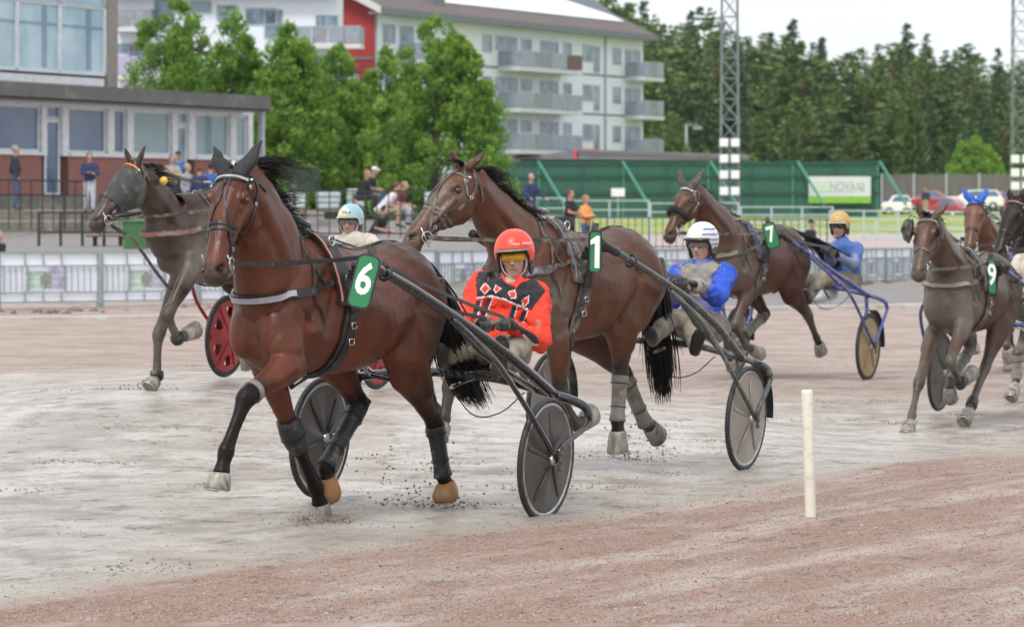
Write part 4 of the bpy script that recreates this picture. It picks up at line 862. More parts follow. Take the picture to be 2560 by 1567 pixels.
# ---------------- people
SKIN = (.46, .27, .19)
def yawvec(deg): a = R(deg); return Vector((-math.sin(a), -math.cos(a), 0)), Vector((math.cos(a), -math.sin(a), 0))
def head_axes(yaw, pitch=0, roll=0):
    f, l = yawvec(yaw); u = Vector((0, 0, 1)); p = R(pitch); f, u = f * math.cos(p) - u * math.sin(p), u * math.cos(p) + f * math.sin(p)
    r = R(roll); l, u = l * math.cos(r) + u * math.sin(r), u * math.cos(r) - l * math.sin(r); return f, l, u
def head_shape(mb, c, ax, k=1.0, detail=True):
    f, l, u = ax; M = Matrix((f, l, u)).transposed(); P = lambda a, b, z: c + f * a * k + l * b * k + u * z * k
    mb.ell(P(-.012, 0, .035), (.098 * k, .077 * k, .092 * k), M, 20, 14); mb.ell(P(.018, 0, -.035), (.078 * k, .062 * k, .082 * k), M, 18, 12)
    mb.ell(P(.058, 0, -.096), (.030 * k, .030 * k, .024 * k), M); mb.ell(P(.03, .0, -.065), (.055 * k, .056 * k, .045 * k), M)
    limb(mb, [(P(.088, 0, .014), .010 * k, .010 * k), (P(.100, 0, -.008), .012 * k, .011 * k), (P(.114, 0, -.030), .013 * k, .015 * k), (P(.098, 0, -.040), .010 * k, .017 * k)], l, 10)
    for s_ in (-1, 1):
        mb.ell(P(.062, s_ * .040, -.022), (.026 * k, .022 * k, .022 * k), M); mb.ell(P(.078, s_ * .030, .026), (.016 * k, .026 * k, .010 * k), M)
        mb.ell(P(-.010, s_ * .078, -.012), (.018 * k, .010 * k, .032 * k), M)
    mb.ell(P(.088, 0, -.062), (.012 * k, .024 * k, .008 * k), M); mb.ell(P(.086, 0, -.073), (.012 * k, .021 * k, .008 * k), M)
def face_paint(V, C, c, ax, k=1.0, brow=(.10, .06, .04), lip=(.42, .17, .14)):
    f, l, u = [np.array(a) for a in ax]; D = V - np.array(c); a, b, z = D @ f / k, D @ l / k, D @ u / k
    def mx(col, w): nonlocal C; w = np.clip(w, 0, 1)[:, None]; C = C * (1 - w) + np.array(col) * w
    fr = a > .05
    mx((.5, .22, .16), .35 * fr * np.exp(-(((np.abs(b) - .042) / .02) ** 2 + ((z + .03) / .02) ** 2)))
    mx(lip, .8 * fr * np.exp(-((b / .022) ** 4 + ((z + .067) / .009) ** 4))); mx((.12, .05, .04), .9 * fr * np.exp(-((b / .022) ** 4 + ((z + .0675) / .0025) ** 2)))
    for s_ in (-1, 1):
        mx(brow, .8 * fr * np.exp(-(((b - s_ * .031) / .022) ** 4 + ((z - .026) / .006) ** 2))); mx((.25, .13, .10), .6 * fr * np.exp(-(((b - s_ * .031) / .019) ** 2 + ((z - .005) / .011) ** 2)))
        mx((.62, .58, .55), .9 * fr * np.exp(-(((b - s_ * .031) / .0125) ** 4 + ((z - .004) / .0055) ** 4))); mx((.03, .03, .03), 1.0 * fr * np.exp(-(((b - s_ * .031) / .006) ** 4 + ((z - .004) / .006) ** 4)))
    return C
def hand(mb, wr, d, nrm, side, curl=50, k=1.0):
    """palm and five bent fingers; d runs along the hand, nrm out of its back"""
    d = d.normalized(); nrm = (nrm - d * nrm.dot(d)).normalized(); s_ = d.cross(nrm) * side
    pc = wr + d * .045 * k; limb(mb, [(wr, .020 * k, .026 * k), (wr + d * .02 * k, .018 * k, .034 * k), (wr + d * .06 * k, .016 * k, .042 * k), (wr + d * .088 * k, .013 * k, .040 * k)], s_, 12)
    for i, (off, L) in enumerate(((.030, .075), (.010, .082), (-.010, .077), (-.029, .062))):
        p = wr + d * .082 * k + s_ * off * k; a = 0; pts = [(p, .0095 * k, .0095 * k)]
        for j, f in enumerate((.45, .32, .23)):
            a += R(curl * (1.0, 1.1, .7)[j]); dd = d * math.cos(a) - nrm * math.sin(a); p = p + dd * L * f * k; pts.append((p, (.0092 - .001 * j) * k, (.0092 - .001 * j) * k))
        limb(mb, pts, s_, 8)
    p = wr + d * .025 * k + s_ * .034 * k; t1 = p + (d * .6 + s_ * .6 - nrm * .3).normalized() * .036 * k; t2 = t1 + (d * .7 - nrm * .55 + s_ * .1).normalized() * .030 * k; limb(mb, [(p, .013 * k, .013 * k), (t1, .011 * k, .011 * k), (t2, .009 * k, .009 * k)], s_, 8)
def body_parts(J, g=0.0, k=1.0, what='all', belly=0.0):
    """list of limbs; g widens them (clothes)"""
    mb = MB(); lat = (J['sL'] - J['sR']).normalized()
    if what in ('all', 'top'):
        up = (J['chest'] - J['hips']); nb = J['neck']; mid = J['hips'].lerp(J['chest'], .45); st = []
        sh = (J['sL'] - J['sR']).length / 2
        st = [(J['hips'] - up * .12 * (what == 'top'), .105 * k + g, .155 * k + g), (J['hips'], .11 * k + g, .155 * k + g), (mid, (.105 + belly) * k + g, .135 * k + belly * .5 + g), (J['chest'], .118 * k + g, .16 * k + g), (J['chest'].lerp((J['sL'] + J['sR']) / 2, .8), .10 * k + g, sh * .82 + g), (nb.lerp((J['sL'] + J['sR']) / 2, .35), .075 * k + g, sh * .42 + g), (nb, .055 * k + g, .06 * k + g)]
        limb(mb, dens(st, 3), lat, 20, 2.3)
        for q in 'LR':
            s_, e, w = J['s' + q], J['e' + q], J['w' + q]; inn = s_.lerp((J['sL'] + J['sR']) / 2, .35)
            limb(mb, dens([(inn, .062 * k + g, .062 * k + g), (s_, .060 * k + g, .060 * k + g), (s_.lerp(e, .4), .050 * k + g, .050 * k + g), (e.lerp(s_, .08), .042 * k + g, .042 * k + g)], 2), lat.cross(e - s_).cross(e - s_).normalized() if lat.cross(e - s_).length > .02 else Vector((0, 0, 1)), 12)
            ax = (w - e).orthogonal(); limb(mb, dens([(e.lerp(w, -.05), .042 * k + g, .042 * k + g), (e.lerp(w, .3), .040 * k + g, .040 * k + g), (w, .027 * k + g * .8, .029 * k + g * .8)], 2), ax.normalized(), 12)
    if what in ('all', 'legs', 'shorts'):
        st = [(J['hips'] + (J['chest'] - J['hips']) * .15, .10 * k + g, .145 * k + g), (J['hips'], .112 * k + g, .16 * k + g)]; limb(mb, st + [(J['hips'] - (J['chest'] - J['hips']).normalized() * .07, .10 * k + g, .14 * k + g)], lat, 18)
        for q in 'LR':
            s1 = 1 if q == 'L' else -1; h = J['hips'] + lat * s1 * .085 * k; kn, an = J['k' + q], J['a' + q]
            ax = (kn - h).cross(an - kn); ax = ax.normalized() if ax.length > .01 else lat
            limb(mb, dens([(h, .09 * k + g, .088 * k + g), (h.lerp(kn, .45), .078 * k + g, .074 * k + g), (kn, .055 * k + g * 1.3, .055 * k + g * 1.3)], 3), ax, 14)
            if what != 'shorts': limb(mb, dens([(kn.lerp(h, .05), .054 * k + g * 1.3, .055 * k + g * 1.3), (kn.lerp(an, .35), .052 * k + g, .050 * k + g), (an, .034 * k + g * (1.2 if what == 'legs' else 1), .034 * k + g * (1.2 if what == 'legs' else 1))], 3), ax, 14)
    return mb, lat
def shoe(mb, an, toe, k=1.0, r=.045):
    d = (toe - an); L = d.length; d.normalize(); s_ = d.cross(Vector((0, 0, 1))); s_ = s_.normalized() if s_.length > .1 else Vector((1, 0, 0)); u = s_.cross(d)
    limb(mb, dens([(an - d * .05, r * .9 * k, r * .8 * k), (an + d * .02 - u * .0, r * 1.05 * k, r * .9 * k), (an.lerp(toe, .55), r * .8 * k, r * 1.0 * k), (toe - d * .015, r * .5 * k, r * .8 * k), (toe, .012, .02)], 3), s_, 14)
def cloth(me, amp, seed, k=16):
    V = verts_np(me); N = normals_np(me); w = vnoise(V * np.array([1, 1, .75]), k, seed, 3); w2 = vnoise(V * np.array([1, 1, .6]), k * .55, seed + 7, 2); V = V + N * (amp * (1 - np.abs(w) * 2.2) + amp * .9 * (1 - np.abs(w2) * 3.0))[:, None]; me.vertices.foreach_set('co', V.astype(np.float32).ravel()); me.update()
def garment(name, mb, vox, root, m, amp=.006, seed=1, paint=None, sm=4):
    me = remeshed(mb, vox, sm, .5); cloth(me, amp, seed)
    if paint is not None: set_col(me, paint(verts_np(me)))
    me.polygons.foreach_set('use_smooth', [True] * len(me.polygons)); me.materials.append(m); o = bpy.data.objects.new(name, me); link(o); t = bvh(me); adopt(o, root); return o, t
def make_person(sp):
    J = sp['J']; k = sp.get('k', 1.0); vox = sp.get('vox', .018); root = empty('person', J.get('base', J['hips']), sp['label'], 'person', sp.get('group'))
    ax = head_axes(sp.get('yaw', 0), sp.get('pitch', 0), sp.get('roll', 0)); hc = J['head']; hk = k * sp.get('hk', 1.0)
    mb, lat = body_parts(J, 0, k, 'all', 0); head_shape(mb, hc, ax, hk); limb(mb, [(J['neck'] - ax[2] * .03, .06 * k, .062 * k), (J['neck'], .055 * k, .056 * k), (hc - ax[2] * .05 - ax[0] * .012, .054 * k, .052 * k)], ax[1], 14)
    hd = sp.get('hands', {})
    for q in 'LR':
        w, e = J['w' + q], J['e' + q]; s1 = 1 if q == 'L' else -1; d = J.get('h' + q); d = (d - w) if d is not None else (w - e)
        hand(mb, w, d, sp.get('hn' + q, Vector((0, -.2, 1))), s1, sp.get('curl', 30), k)
    for q in 'LR': shoe(mb, J['a' + q], J['t' + q], k, .036)
    me = remeshed(mb, min(vox, .012) if not sp.get('far') else vox, 3, .5); V = verts_np(me)
    f, l, u = ax
    if not sp.get('far'): bump_mesh(me, [([hc + f * .088 * hk + l * s_ * .031 * hk + u * .004 * hk], .014 * hk, -.008) for s_ in (-1, 1)] + [([hc + f * .095 * hk - l * .02 + u * -.0675 * hk, hc + f * .095 * hk + l * .02 + u * -.0675 * hk], .004, -.004)])
    C = np.tile(np.array(sp.get('skin', SKIN)), (len(V), 1)) * (1 + .06 * vnoise(V, 20, 2))[:, None]
    C = face_paint(V, C, hc, ax, hk)
    if sp.get('facemud'): w = (sp['facemud'] * np.clip(.5 + .8 * vnoise(V, 30, 4, 3), 0, 1))[:, None]; C = C * (1 - w) + np.array((.30, .22, .16)) * w
    set_col(me, np.clip(C, .001, 1)); me.polygons.foreach_set('use_smooth', [True] * len(me.polygons)); me.materials.append(MATS['skin']); o = bpy.data.objects.new('body', me); link(o); adopt(o, root)
    out = dict(root=root, ax=ax, hc=hc, hk=hk, k=k)
    mt, _ = body_parts(J, sp.get('tg', .016), k, 'top', sp.get('belly', 0))
    if sp.get('sleeve') is not None:   # short sleeves: rebuild the arms only to a fraction
        J2 = dict(J)
        for q in 'LR': J2['w' + q] = J['e' + q].lerp(J['w' + q], .05); J2['e' + q] = J['s' + q].lerp(J['e' + q], .75)
        for q in 'LR': J2['w' + q] = J2['e' + q] + (J2['e' + q] - J['s' + q]) * .04
        mt, _ = body_parts(J2, sp.get('tg', .016), k, 'top', sp.get('belly', 0))
    if sp.get('hood_up'): mt.ell(hc - ax[0] * .03 + ax[2] * .02, (.115 * hk, .10 * hk, .125 * hk), Matrix(ax).transposed())
    o, out['top_tree'] = garment(sp.get('top_name', 'shirt'), mt, vox * sp.get('jv', 1), root, sp['top'], sp.get('wr', .005), 3, sp.get('paint')); out['top'] = o
    ml, _ = body_parts(J, .014, k, 'shorts' if sp.get('shorts') else 'legs'); o, out['leg_tree'] = garment('shorts' if sp.get('shorts') else 'trousers', ml, vox, root, sp['legs'], .005, 9); out['legs'] = o
    for q in 'LR': m = MB(); shoe(m, J['a' + q], J['t' + q], k, .047); m.obj('shoe', sp.get('shoes', MATS['shoe_black']), root)
    if sp.get('gloves'):
        for q in 'LR':
            m = MB(); w, e = J['w' + q], J['e' + q]; s1 = 1 if q == 'L' else -1; d = J.get('h' + q); d = (d - w) if d is not None else (w - e); limb(m, [(w - d.normalized() * .05, .038 * k, .038 * k), (w, .03 * k, .034 * k)], d.orthogonal().normalized(), 10); hand(m, w, d, sp.get('hn' + q, Vector((0, -.2, 1))), s1, sp.get('curl', 30), 1.22 * k)
            me = remeshed(m, max(.006, vox * .45), 2, .4); me.polygons.foreach_set('use_smooth', [True] * len(me.polygons)); me.materials.append(sp['gloves']); o = bpy.data.objects.new('glove', me); link(o); adopt(o, root)
    if sp.get('hair') is not None:
        m = MB(); M = Matrix(ax).transposed(); h_ = sp.get('hairlen', 0); m.ell(hc - f * .030 * hk + u * .045 * hk, (.096 * hk, .086 * hk, .090 * hk), M, 20, 14)
        if h_: m.ell(hc - f * .055 * hk - u * (.03 + h_ * .4) * hk, (.05 * hk, .075 * hk, (.09 + h_ * .5) * hk), M)
        me = remeshed(m, .009, 2); bump_mesh(me, []); cloth(me, .006, 5, 60); me.polygons.foreach_set('use_smooth', [True] * len(me.polygons)); me.materials.append(sp['hair']); o = bpy.data.objects.new('hair', me); link(o); adopt(o, root)
    if sp.get('cap') is not None:
        m = MB(); rg = []
        for j in range(7):
            ph = R(90 * j / 6); rg.append([hc + u * (.045 + .095 * math.cos(ph)) * hk - f * .008 * hk + (f * math.cos(a) * .108 + l * math.sin(a) * .092) * hk * max(.02, math.sin(ph)) for a in [R(20 * i) for i in range(18)]])
        m.loft(rg); o = m.obj('cap', sp['cap'], root)
        m = MB(); m.loft([[hc + f * (.095 + .075 * t) * hk + l * b * .075 * (1 - .35 * t) * hk + u * (.048 - .02 * t - .25 * b * b * .04 + z) * hk for b, z in ((-1, 0), (-.5, .006), (0, .01), (.5, .006), (1, 0), (1, -.004), (0, .004), (-1, -.004))] for t in (0, .5, 1)]); m.obj('cap_peak', sp.get('peak', sp['cap']), o)
    return out
def helmet(P, m_, ax=None, peak=None, lining='helmet_lining', paint=None, size=1.0):
    hc, hk, root = P['hc'], P['hk'] * size, P['root']; f, l, u = P['ax']; c = hc + u * .030 * hk - f * .012 * hk
    na, npol = 48, 18; vs, fs = [], []
    for i in range(na):
        a = 2 * math.pi * i / na; aa = abs((a + math.pi) % (2 * math.pi) - math.pi)
        lim = 90 - 8 if aa < R(42) else (90 - 8 + (aa - R(42)) / R(26) * 42 if aa < R(68) else 124 - 6 * (aa - R(68)) / R(112))
        for j in range(npol + 1):
            ph = R(lim) * j / npol; vs.append(c + (f * math.cos(a) * .132 + l * math.sin(a) * .112) * hk * math.sin(ph) ** .92 * (1 if ph < R(92) else 1 - .10 * (ph - R(92))) + u * .127 * hk * math.cos(ph))
    for i in range(na):
        for j in range(npol): a0 = i * (npol + 1) + j; b0 = ((i + 1) % na) * (npol + 1) + j; fs.append((a0, b0, b0 + 1, a0 + 1))
    m = MB(); m.add(vs, fs, True); o = m.obj('helmet', MATS[m_] if isinstance(m_, str) else m_, root, fix=False); 
    if paint is not None: set_col(o.data, paint(verts_np(o.data) + np.array(world_m(root).translation)))
    bm = bmesh.new(); bm.from_mesh(o.data); bmesh.ops.remove_doubles(bm, verts=bm.verts, dist=.0005); bmesh.ops.recalc_face_normals(bm, faces=bm.faces); bm.to_mesh(o.data); bm.free()
    so = o.modifiers.new('s', 'SOLIDIFY'); so.thickness = .012; so.offset = -1
    # rim, peak and ear padding
    edge = [vs[i * (npol + 1) + npol] for i in range(na)]; m = MB(); m.tube(edge, .006 * hk, 6, False, True); m.obj('helmet_rim', MATS[lining], o)
    m = MB(); rg = []
    for t in (0, .5, 1):
        row = []
        for b in np.linspace(-1, 1, 11): a = b * R(50); row.append(c + f * (math.cos(a) * .132 + .030 * t * math.cos(a)) * hk + l * math.sin(a) * (.112 + .02 * t) * hk + u * (.127 * math.cos(R(82)) + .004 - .010 * t) * hk)
        rg.append(row + [p - u * .005 for p in row[::-1]])
    m.loft(rg); m.obj('helmet_peak', MATS[peak] if peak else MATS[lining], o)
    for s_ in (1, -1):
        m = MB(); M = Matrix((f, l, u)).transposed(); m.ell(hc + l * s_ * .083 * hk - f * .012 * hk - u * .035 * hk, (.045 * hk, .020 * hk, .065 * hk), M); m.obj('ear_pad', MATS[lining], o)
        m = MB(); strap(m, catmull([hc + l * s_ * .082 * hk + u * .0 * hk + f * .02 * hk, hc + l * s_ * .074 * hk - u * .06 * hk + f * .025 * hk, hc + l * s_ * .04 * hk - u * .115 * hk + f * .04 * hk, hc - u * .128 * hk + f * .045 * hk], 4), .02 * hk, None, .004, 0, nrm=(f * .3 + l * s_).normalized()); m.obj('chin_strap', MATS[P.get('strap', 'helmet_lining')], o)
    return o
def goggles(P, lens, frame='helmet_lining'):
    hc, hk = P['hc'], P['hk']; f, l, u = P['ax']; m = MB(); rg = []
    for i in range(15):
        a = R(-62 + 124 * i / 14); r = .097; c = hc + f * (math.cos(a) * r + .008) * hk + l * math.sin(a) * .082 * hk; h = .022 if abs(a) > R(8) else .015; n = (f * math.cos(a) + l * math.sin(a))
        rg.append([c + u * (.006 + h) * hk, c + u * (.006 + h) * hk + n * .003, c + u * (.006 - h) * hk + n * .003, c + u * (.006 - h) * hk])
    m.loft(rg); o = m.obj('goggles', MATS[lens], P['root']); m = MB(); m.tube([r_[1] + u * .001 for r_ in rg], .0025, 6); m.obj('goggle_frame', MATS[frame], o)
    return o
mat('skin', 'attr', .5, var=.05, scale=40); MATS['skin'].node_tree.nodes['Principled BSDF'].inputs['Subsurface Weight'].default_value = .12; MATS['skin'].node_tree.nodes['Principled BSDF'].inputs['Subsurface Radius'].default_value = (.01, .004, .002)
mat('cloth_attr', 'attr', .8, var=.14, scale=22, bump=.15, bscale=90, dirt=(.32, .24, .18), dirt_amt=.10, dscale=8)
mat('shell_attr', 'attr', .3, var=.04, scale=14, coat=.3, dirt=(.4, .33, .25), dirt_amt=.12, dscale=50)
mat('shoe_black', (.02, .02, .022), .5, dirt=(.2, .17, .13), dirt_amt=.3); mat('helmet_lining', (.03, .03, .033), .7, var=.2, dirt=(.3, .26, .2), dirt_amt=.3, dscale=30)
mat('lens_yellow', (.75, .42, .005), .12, coat=.6, var=.12, scale=9, alpha=.86); mat('lens_smoke', (.30, .24, .20), .12, coat=.5, var=.2, scale=12, alpha=.55); mat('lens_dark', (.03, .028, .027), .15, coat=.5)
mat('balaclava', (.52, .47, .52), .85, var=.12, dirt=(.4, .33, .27), dirt_amt=.3, dscale=14); mat('cloth_muddy', (.27, .235, .18), .85, var=.2, scale=12, bump=.2, bscale=50, dirt=(.16, .135, .10), dirt_amt=.45, dscale=9)
mat('boot_sole', (.05, .047, .042), .7, var=.35, scale=30, bump=.8, bscale=90, dirt=(.16, .13, .10), dirt_amt=.35, dscale=14); mat('glove_dark', (.045, .045, .042), .75, var=.3, scale=25, dirt=(.17, .15, .12), dirt_amt=.5, dscale=16)
mat('glove_black', (.02, .022, .025), .6, var=.3, scale=25, dirt=(.2, .17, .13), dirt_amt=.25, dscale=16)
# ---------------- drivers
def pxof(V):
    return np.stack([CX + V[:, 0] / V[:, 1] * F, HY - (V[:, 2] - CH) / V[:, 1] * F], 1)
def inpoly(p, poly):
    x, y = p[:, 0], p[:, 1]; ins = np.zeros(len(p), bool); n = len(poly)
    for i in range(n):
        x1, y1 = poly[i]; x2, y2 = poly[(i + 1) % n]; c = ((y1 > y) != (y2 > y)) & (x < (x2 - x1) * (y - y1) / (y2 - y1 + 1e-12) + x1); ins ^= c
    return ins
def J_(d):
    return {k: (v if isinstance(v, Vector) else at(v[0], v[1])) for k, v in d.items()}
RED = (.78, .052, .022); BLK = (.022, .022, .028); WHT = (.75, .72, .72)
def paint_red(V):
    p = pxof(V); C = np.tile(np.array(RED), (len(V), 1)); fr = V[:, 1] < 22.42
    def pc(poly, col, extra=None): C[inpoly(p, [z3(*q) for q in poly]) & fr] = col
    pc([(838, 425), (960, 395), (1060, 520), (1120, 440), (1175, 460), (1235, 535), (1150, 650), (1128, 640), (1000, 585), (915, 562), (830, 572), (822, 470)], BLK)
    pc([(955, 405), (1000, 430), (1035, 490), (1100, 440), (1140, 430), (1140, 470), (1040, 505), (990, 480)], RED)      # collar
    for q in ([(880, 485), (912, 522), (875, 558), (848, 522)], [(940, 500), (976, 522), (940, 550), (928, 528)], [(1010, 540), (1055, 528), (1066, 575), (1030, 582)], [(1090, 590), (1138, 560), (1136, 605), (1105, 635)]):
        cx = sum(a for a, b in q) / 4; cy = sum(b for a, b in q) / 4; pc(q, WHT); pc([(cx + (a - cx) * .74, cy + (b - cy) * .74) for a, b in q], RED)
    pc([(826, 572), (915, 560), (1000, 583), (1128, 640), (1126, 648), (998, 592), (913, 570), (828, 582)], WHT)
    for a, b, c_, d in ((842, 590, 812, 700), (905, 580, 850, 720), (1052, 620, 1030, 700), (1115, 650, 1085, 720)):
        pc([(a - 14, b), (a + 14, b), (c_ + 16, d), (c_ - 16, d)], BLK); pc([(a + 14, b), (a + 19, b), (c_ + 21, d), (c_ + 16, d)], WHT)
    pc([(1050, 715), (1085, 740), (1180, 800), (1200, 850), (1160, 845), (1105, 795), (1045, 760)], BLK); pc([(1105, 790), (1160, 843), (1198, 852), (1196, 860), (1155, 855), (1098, 800)], WHT)
    dm = vnoise(V, 11, 6, 3); w = np.clip(dm * 1.6 - .55 + .35 * (p[:, 1] > z3(0, 740)[1]), 0, .6)[:, None]; return C * (1 - w) + np.array((.30, .20, .16)) * w
d6 = 22.35
J6 = J_(dict(head=(z3(1052, 338), d6 - .03), neck=(z3(1045, 470), d6 + .02), chest=(z3(1012, 640), d6 + .02), hips=(z3(965, 900), d6 - .08), sR=(z3(872, 500), d6 + .02), sL=(z3(1185, 545), d6 - .10),
    eR=(z3(745, 700), d6 - .12), wR=(z3(850, 735), d6 - .42), hR=(z3(885, 700), d6 - .52), eL=(z3(1205, 830), d6 - .22), wL=(z3(1050, 745), d6 - .50), hL=(z3(985, 690), d6 - .60),
    kR=(z3(800, 860), d6 - .28), aR=(z3(640, 930), d6 - .32), tR=(z3(600, 850), d6 - .40), kL=(z3(1075, 855), d6 - .42), aL=(z3(960, 985), d6 - .78), tL=(z3(985, 800), d6 - .90)))
P6 = make_person(dict(J=J6, vox=.010, jv=.62, yaw=8, pitch=3, roll=4, k=1.0, label='driver in a red and black jacket with red diamonds, red helmet and yellow goggles', group='sulky drivers', top=MATS['cloth_attr'], top_name='jacket', paint=paint_red, wr=.013,
    legs=MATS['cloth_muddy'], gloves=MATS['glove_dark'], curl=62, facemud=.45, shoes=MATS['boot_sole'], skin=(.50, .32, .24)))
mat('helmet_red', (.80, .055, .025), .4, var=.05, coat=.1, dirt=(.5, .3, .2), dirt_amt=.08, dscale=40)
def balaclava(P, m_='balaclava'):
    hc, hk = P['hc'], P['hk']; f, l, u = P['ax']; m = MB(); rg = []
    for j in range(9):   # a band round the face opening, ear to ear under the chin
        t = j / 8; rr = []
        for i in range(21):
            a = R(-125 + 250 * i / 20); y = math.sin(a) * .078; z = -math.cos(a) * .118 - .012 if abs(a) < R(90) else -math.cos(a) * .09 - .012; back = (.060 - .085 * t); rr.append(hc + l * y * (1 + .06 * math.sin(math.pi * t)) * hk + u * (z + .02 * (1 - abs(math.sin(a)))) * hk * (1.0 + .04 * math.sin(math.pi * t)) + f * back * hk)
        rg.append(rr)
    vs = [p for r in rg for p in r]; n = 21; m.add(vs, [(j * n + i, j * n + i + 1, (j + 1) * n + i + 1, (j + 1) * n + i) for j in range(8) for i in range(n - 1)], True)
    o = m.obj('balaclava', MATS[m_], P['root']); s_ = o.modifiers.new('s', 'SOLIDIFY'); s_.thickness = .008; return o
helmet(P6, 'helmet_red', peak='cloth_muddy', size=1.06); goggles(P6, 'lens_yellow'); balaclava(P6)
def sole(P, an, toe, up):
    an, toe = Vector(an), Vector(toe); d = (toe - an).normalized(); n = Vector(up).normalized(); s_ = d.cross(n).normalized(); pr = []
    for t, w in ((-.30, .02), (-.27, .034), (-.1, .040), (.2, .036), (.55, .047), (.8, .046), (.98, .03), (1.05, .012)): pr.append((t, w))
    L = (toe - an).length; pts = [an + d * L * t + s_ * w for t, w in pr] + [an + d * L * t - s_ * w for t, w in pr[::-1]]; m = MB(); m.prism([p + n * .038 for p in pts], n * .018); m.obj('boot_sole', MATS['boot_sole'], P['root'], .004)
sole(P6, J6['aL'], J6['tL'], (-.1, -1, -.1))
def text_on(P, body, p, D, size, m_, xd=(1, 0, 0), yd=(0, 0, 1), name='lettering', parent=None):
    m = MB(); text_mesh(m, body, at(p, D), xd, yd, size, .002, bold=.0012); m.obj(name, MATS[m_], parent or P['root'])
mat('text_pale', (.75, .55, .55), .6)
def wrap_text(body, c, ax, rad, size, m_, root, a0, z, name='lettering', step=.62):
    """letters set round a curved shell"""
    f, l, u = ax
    for i, ch in enumerate(body):
        if ch == ' ': continue
        a = R(a0) + i * size * step / rad; n = f * math.cos(a) + l * math.sin(a); p = c + n * rad + u * z; tl = l * math.cos(a) - f * math.sin(a); m = MB(); text_mesh(m, ch, p, tl, u + n * -.45, size, .002, bold=.0008); m.obj(name, MATS[m_], root)
f, l, u = P6['ax']; hl = [o for o in P6['root'].children if o.name.startswith('helmet')][0]
wrap_text('Yvan Saker'.replace('Yvan', 'Fun'), P6['hc'] + u * .03 - f * .012, P6['ax'], .131, .021, 'text_pale', P6['root'], 8, .052, step=.66)
# driver in blue with the striped white helmet
BLUE = (.020, .085, .52); GREYT = (.30, .27, .23)
def paint_blue1(V):
    p = pxof(V); C = np.tile(np.array(BLUE), (len(V), 1)); fr = V[:, 1] < 26.5
    C[inpoly(p, [z6(*q) for q in [(700, 360), (760, 325), (870, 330), (915, 350), (860, 400), (850, 460), (800, 520), (760, 560), (705, 540), (690, 440)]]) & fr] = GREYT
    C[inpoly(p, [z6(*q) for q in [(742, 330), (870, 295), (880, 320), (800, 350), (760, 345)]]) & fr] = (.03, .09, .42)
    dm = vnoise(V, 9, 16, 3); w = np.clip(dm * 1.7 - .15, 0, .6)[:, None]; return C * (1 - w) + np.array((.28, .25, .24)) * w
d1 = 26.45
J1 = J_(dict(head=(z6(808, 240), d1), neck=(z6(815, 345), d1 + .04), chest=(z6(810, 480), d1 + .06), hips=(z6(825, 690), d1), sR=(z6(690, 405), d1 + .03), sL=(z6(935, 410), d1 - .08), eR=(z6(650, 545), d1 - .14), wR=(z6(690, 470), d1 - .44), hR=(z6(672, 410), d1 - .52),
    eL=(z6(900, 525), d1 - .28), wL=(z6(775, 455), d1 - .52), hL=(z6(700, 425), d1 - .60), kR=(z6(640, 640), d1 - .55), aR=(z6(540, 745), d1 - .85), tR=(z6(515, 690), d1 - .98), kL=(z6(745, 640), d1 - .50), aL=(z6(775, 790), d1 - .78), tL=(z6(800, 700), d1 - .92)))
P1 = make_person(dict(J=J1, vox=.012, jv=.7, yaw=26, pitch=4, roll=0, label='driver in a muddy royal blue and grey jacket with a white helmet striped in violet', group='sulky drivers', top=MATS['cloth_attr'], top_name='jacket', paint=paint_blue1, wr=.013,
    legs=MATS['cloth_muddy'], gloves=MATS['glove_black'], curl=60, shoes=MATS['shoe_black'], skin=(.50, .30, .23), facemud=.15))
def paint_helm1(V):
    f, l, u = [np.array(a) for a in P1['ax']]; D = V - np.array(P1['hc']); b = D @ l; z = D @ u; a = D @ f; C = np.tile(np.array((.68, .66, .60)), (len(V), 1)); st = (b > .045) & (z > -.03) & (z < .125) & (np.sin((z - .18 * a * 0 + .35 * (b - .05) ** 2 * 6) * 2 * math.pi / .034) > .45) & (a < .11); C[st] = (.13, .13, .42); return C
h1 = helmet(P1, 'shell_attr', peak='helmet_peak_white' if 'helmet_peak_white' in MATS else None, paint=None); h1.data.materials[0] = MATS['shell_attr']
def recolour(o, fn):
    me = o.data
    sub = bmesh.new(); sub.from_mesh(me); bmesh.ops.subdivide_edges(sub, edges=sub.edges, cuts=2, use_grid_fill=True); sub.to_mesh(me); sub.free(); me.polygons.foreach_set('use_smooth', [True] * len(me.polygons))
    set_col(me, fn(verts_np(me) + np.array(world_m(o.parent).translation if o.parent else (0, 0, 0))))
recolour(h1, paint_helm1); goggles(P1, 'lens_smoke')
# driver far behind in blue with the tan helmet
def paint_blue7(V):
    C = np.tile(np.array((.06, .13, .36)), (len(V), 1)); dm = vnoise(V, 8, 26, 3); w = np.clip(dm * 1.8 + .25, 0, .75)[:, None]; return C * (1 - w) + np.array((.24, .27, .36)) * w
d7 = 40.3
J7 = J_(dict(head=(z8(1245, 430), d7), neck=(z8(1258, 520), d7 + .03), chest=(z8(1275, 610), d7 + .06), hips=(z8(1290, 790), d7), sR=(z8(1190, 565), d7 + .02), sL=(z8(1358, 575), d7 - .06), eR=(z8(1190, 660), d7 - .2), wR=(z8(1165, 590), d7 - .48), hR=(z8(1148, 560), d7 - .6),
    eL=(z8(1345, 690), d7 - .22), wL=(z8(1230, 620), d7 - .48), hL=(z8(1190, 570), d7 - .6), kR=(z8(1010, 790), d7 - .6), aR=(z8(810, 830), d7 - .95), tR=(z8(780, 790), d7 - 1.05), kL=(z8(1130, 770), d7 - .55), aL=(z8(1040, 900), d7 - .85), tL=(z8(1010, 850), d7 - .98)))
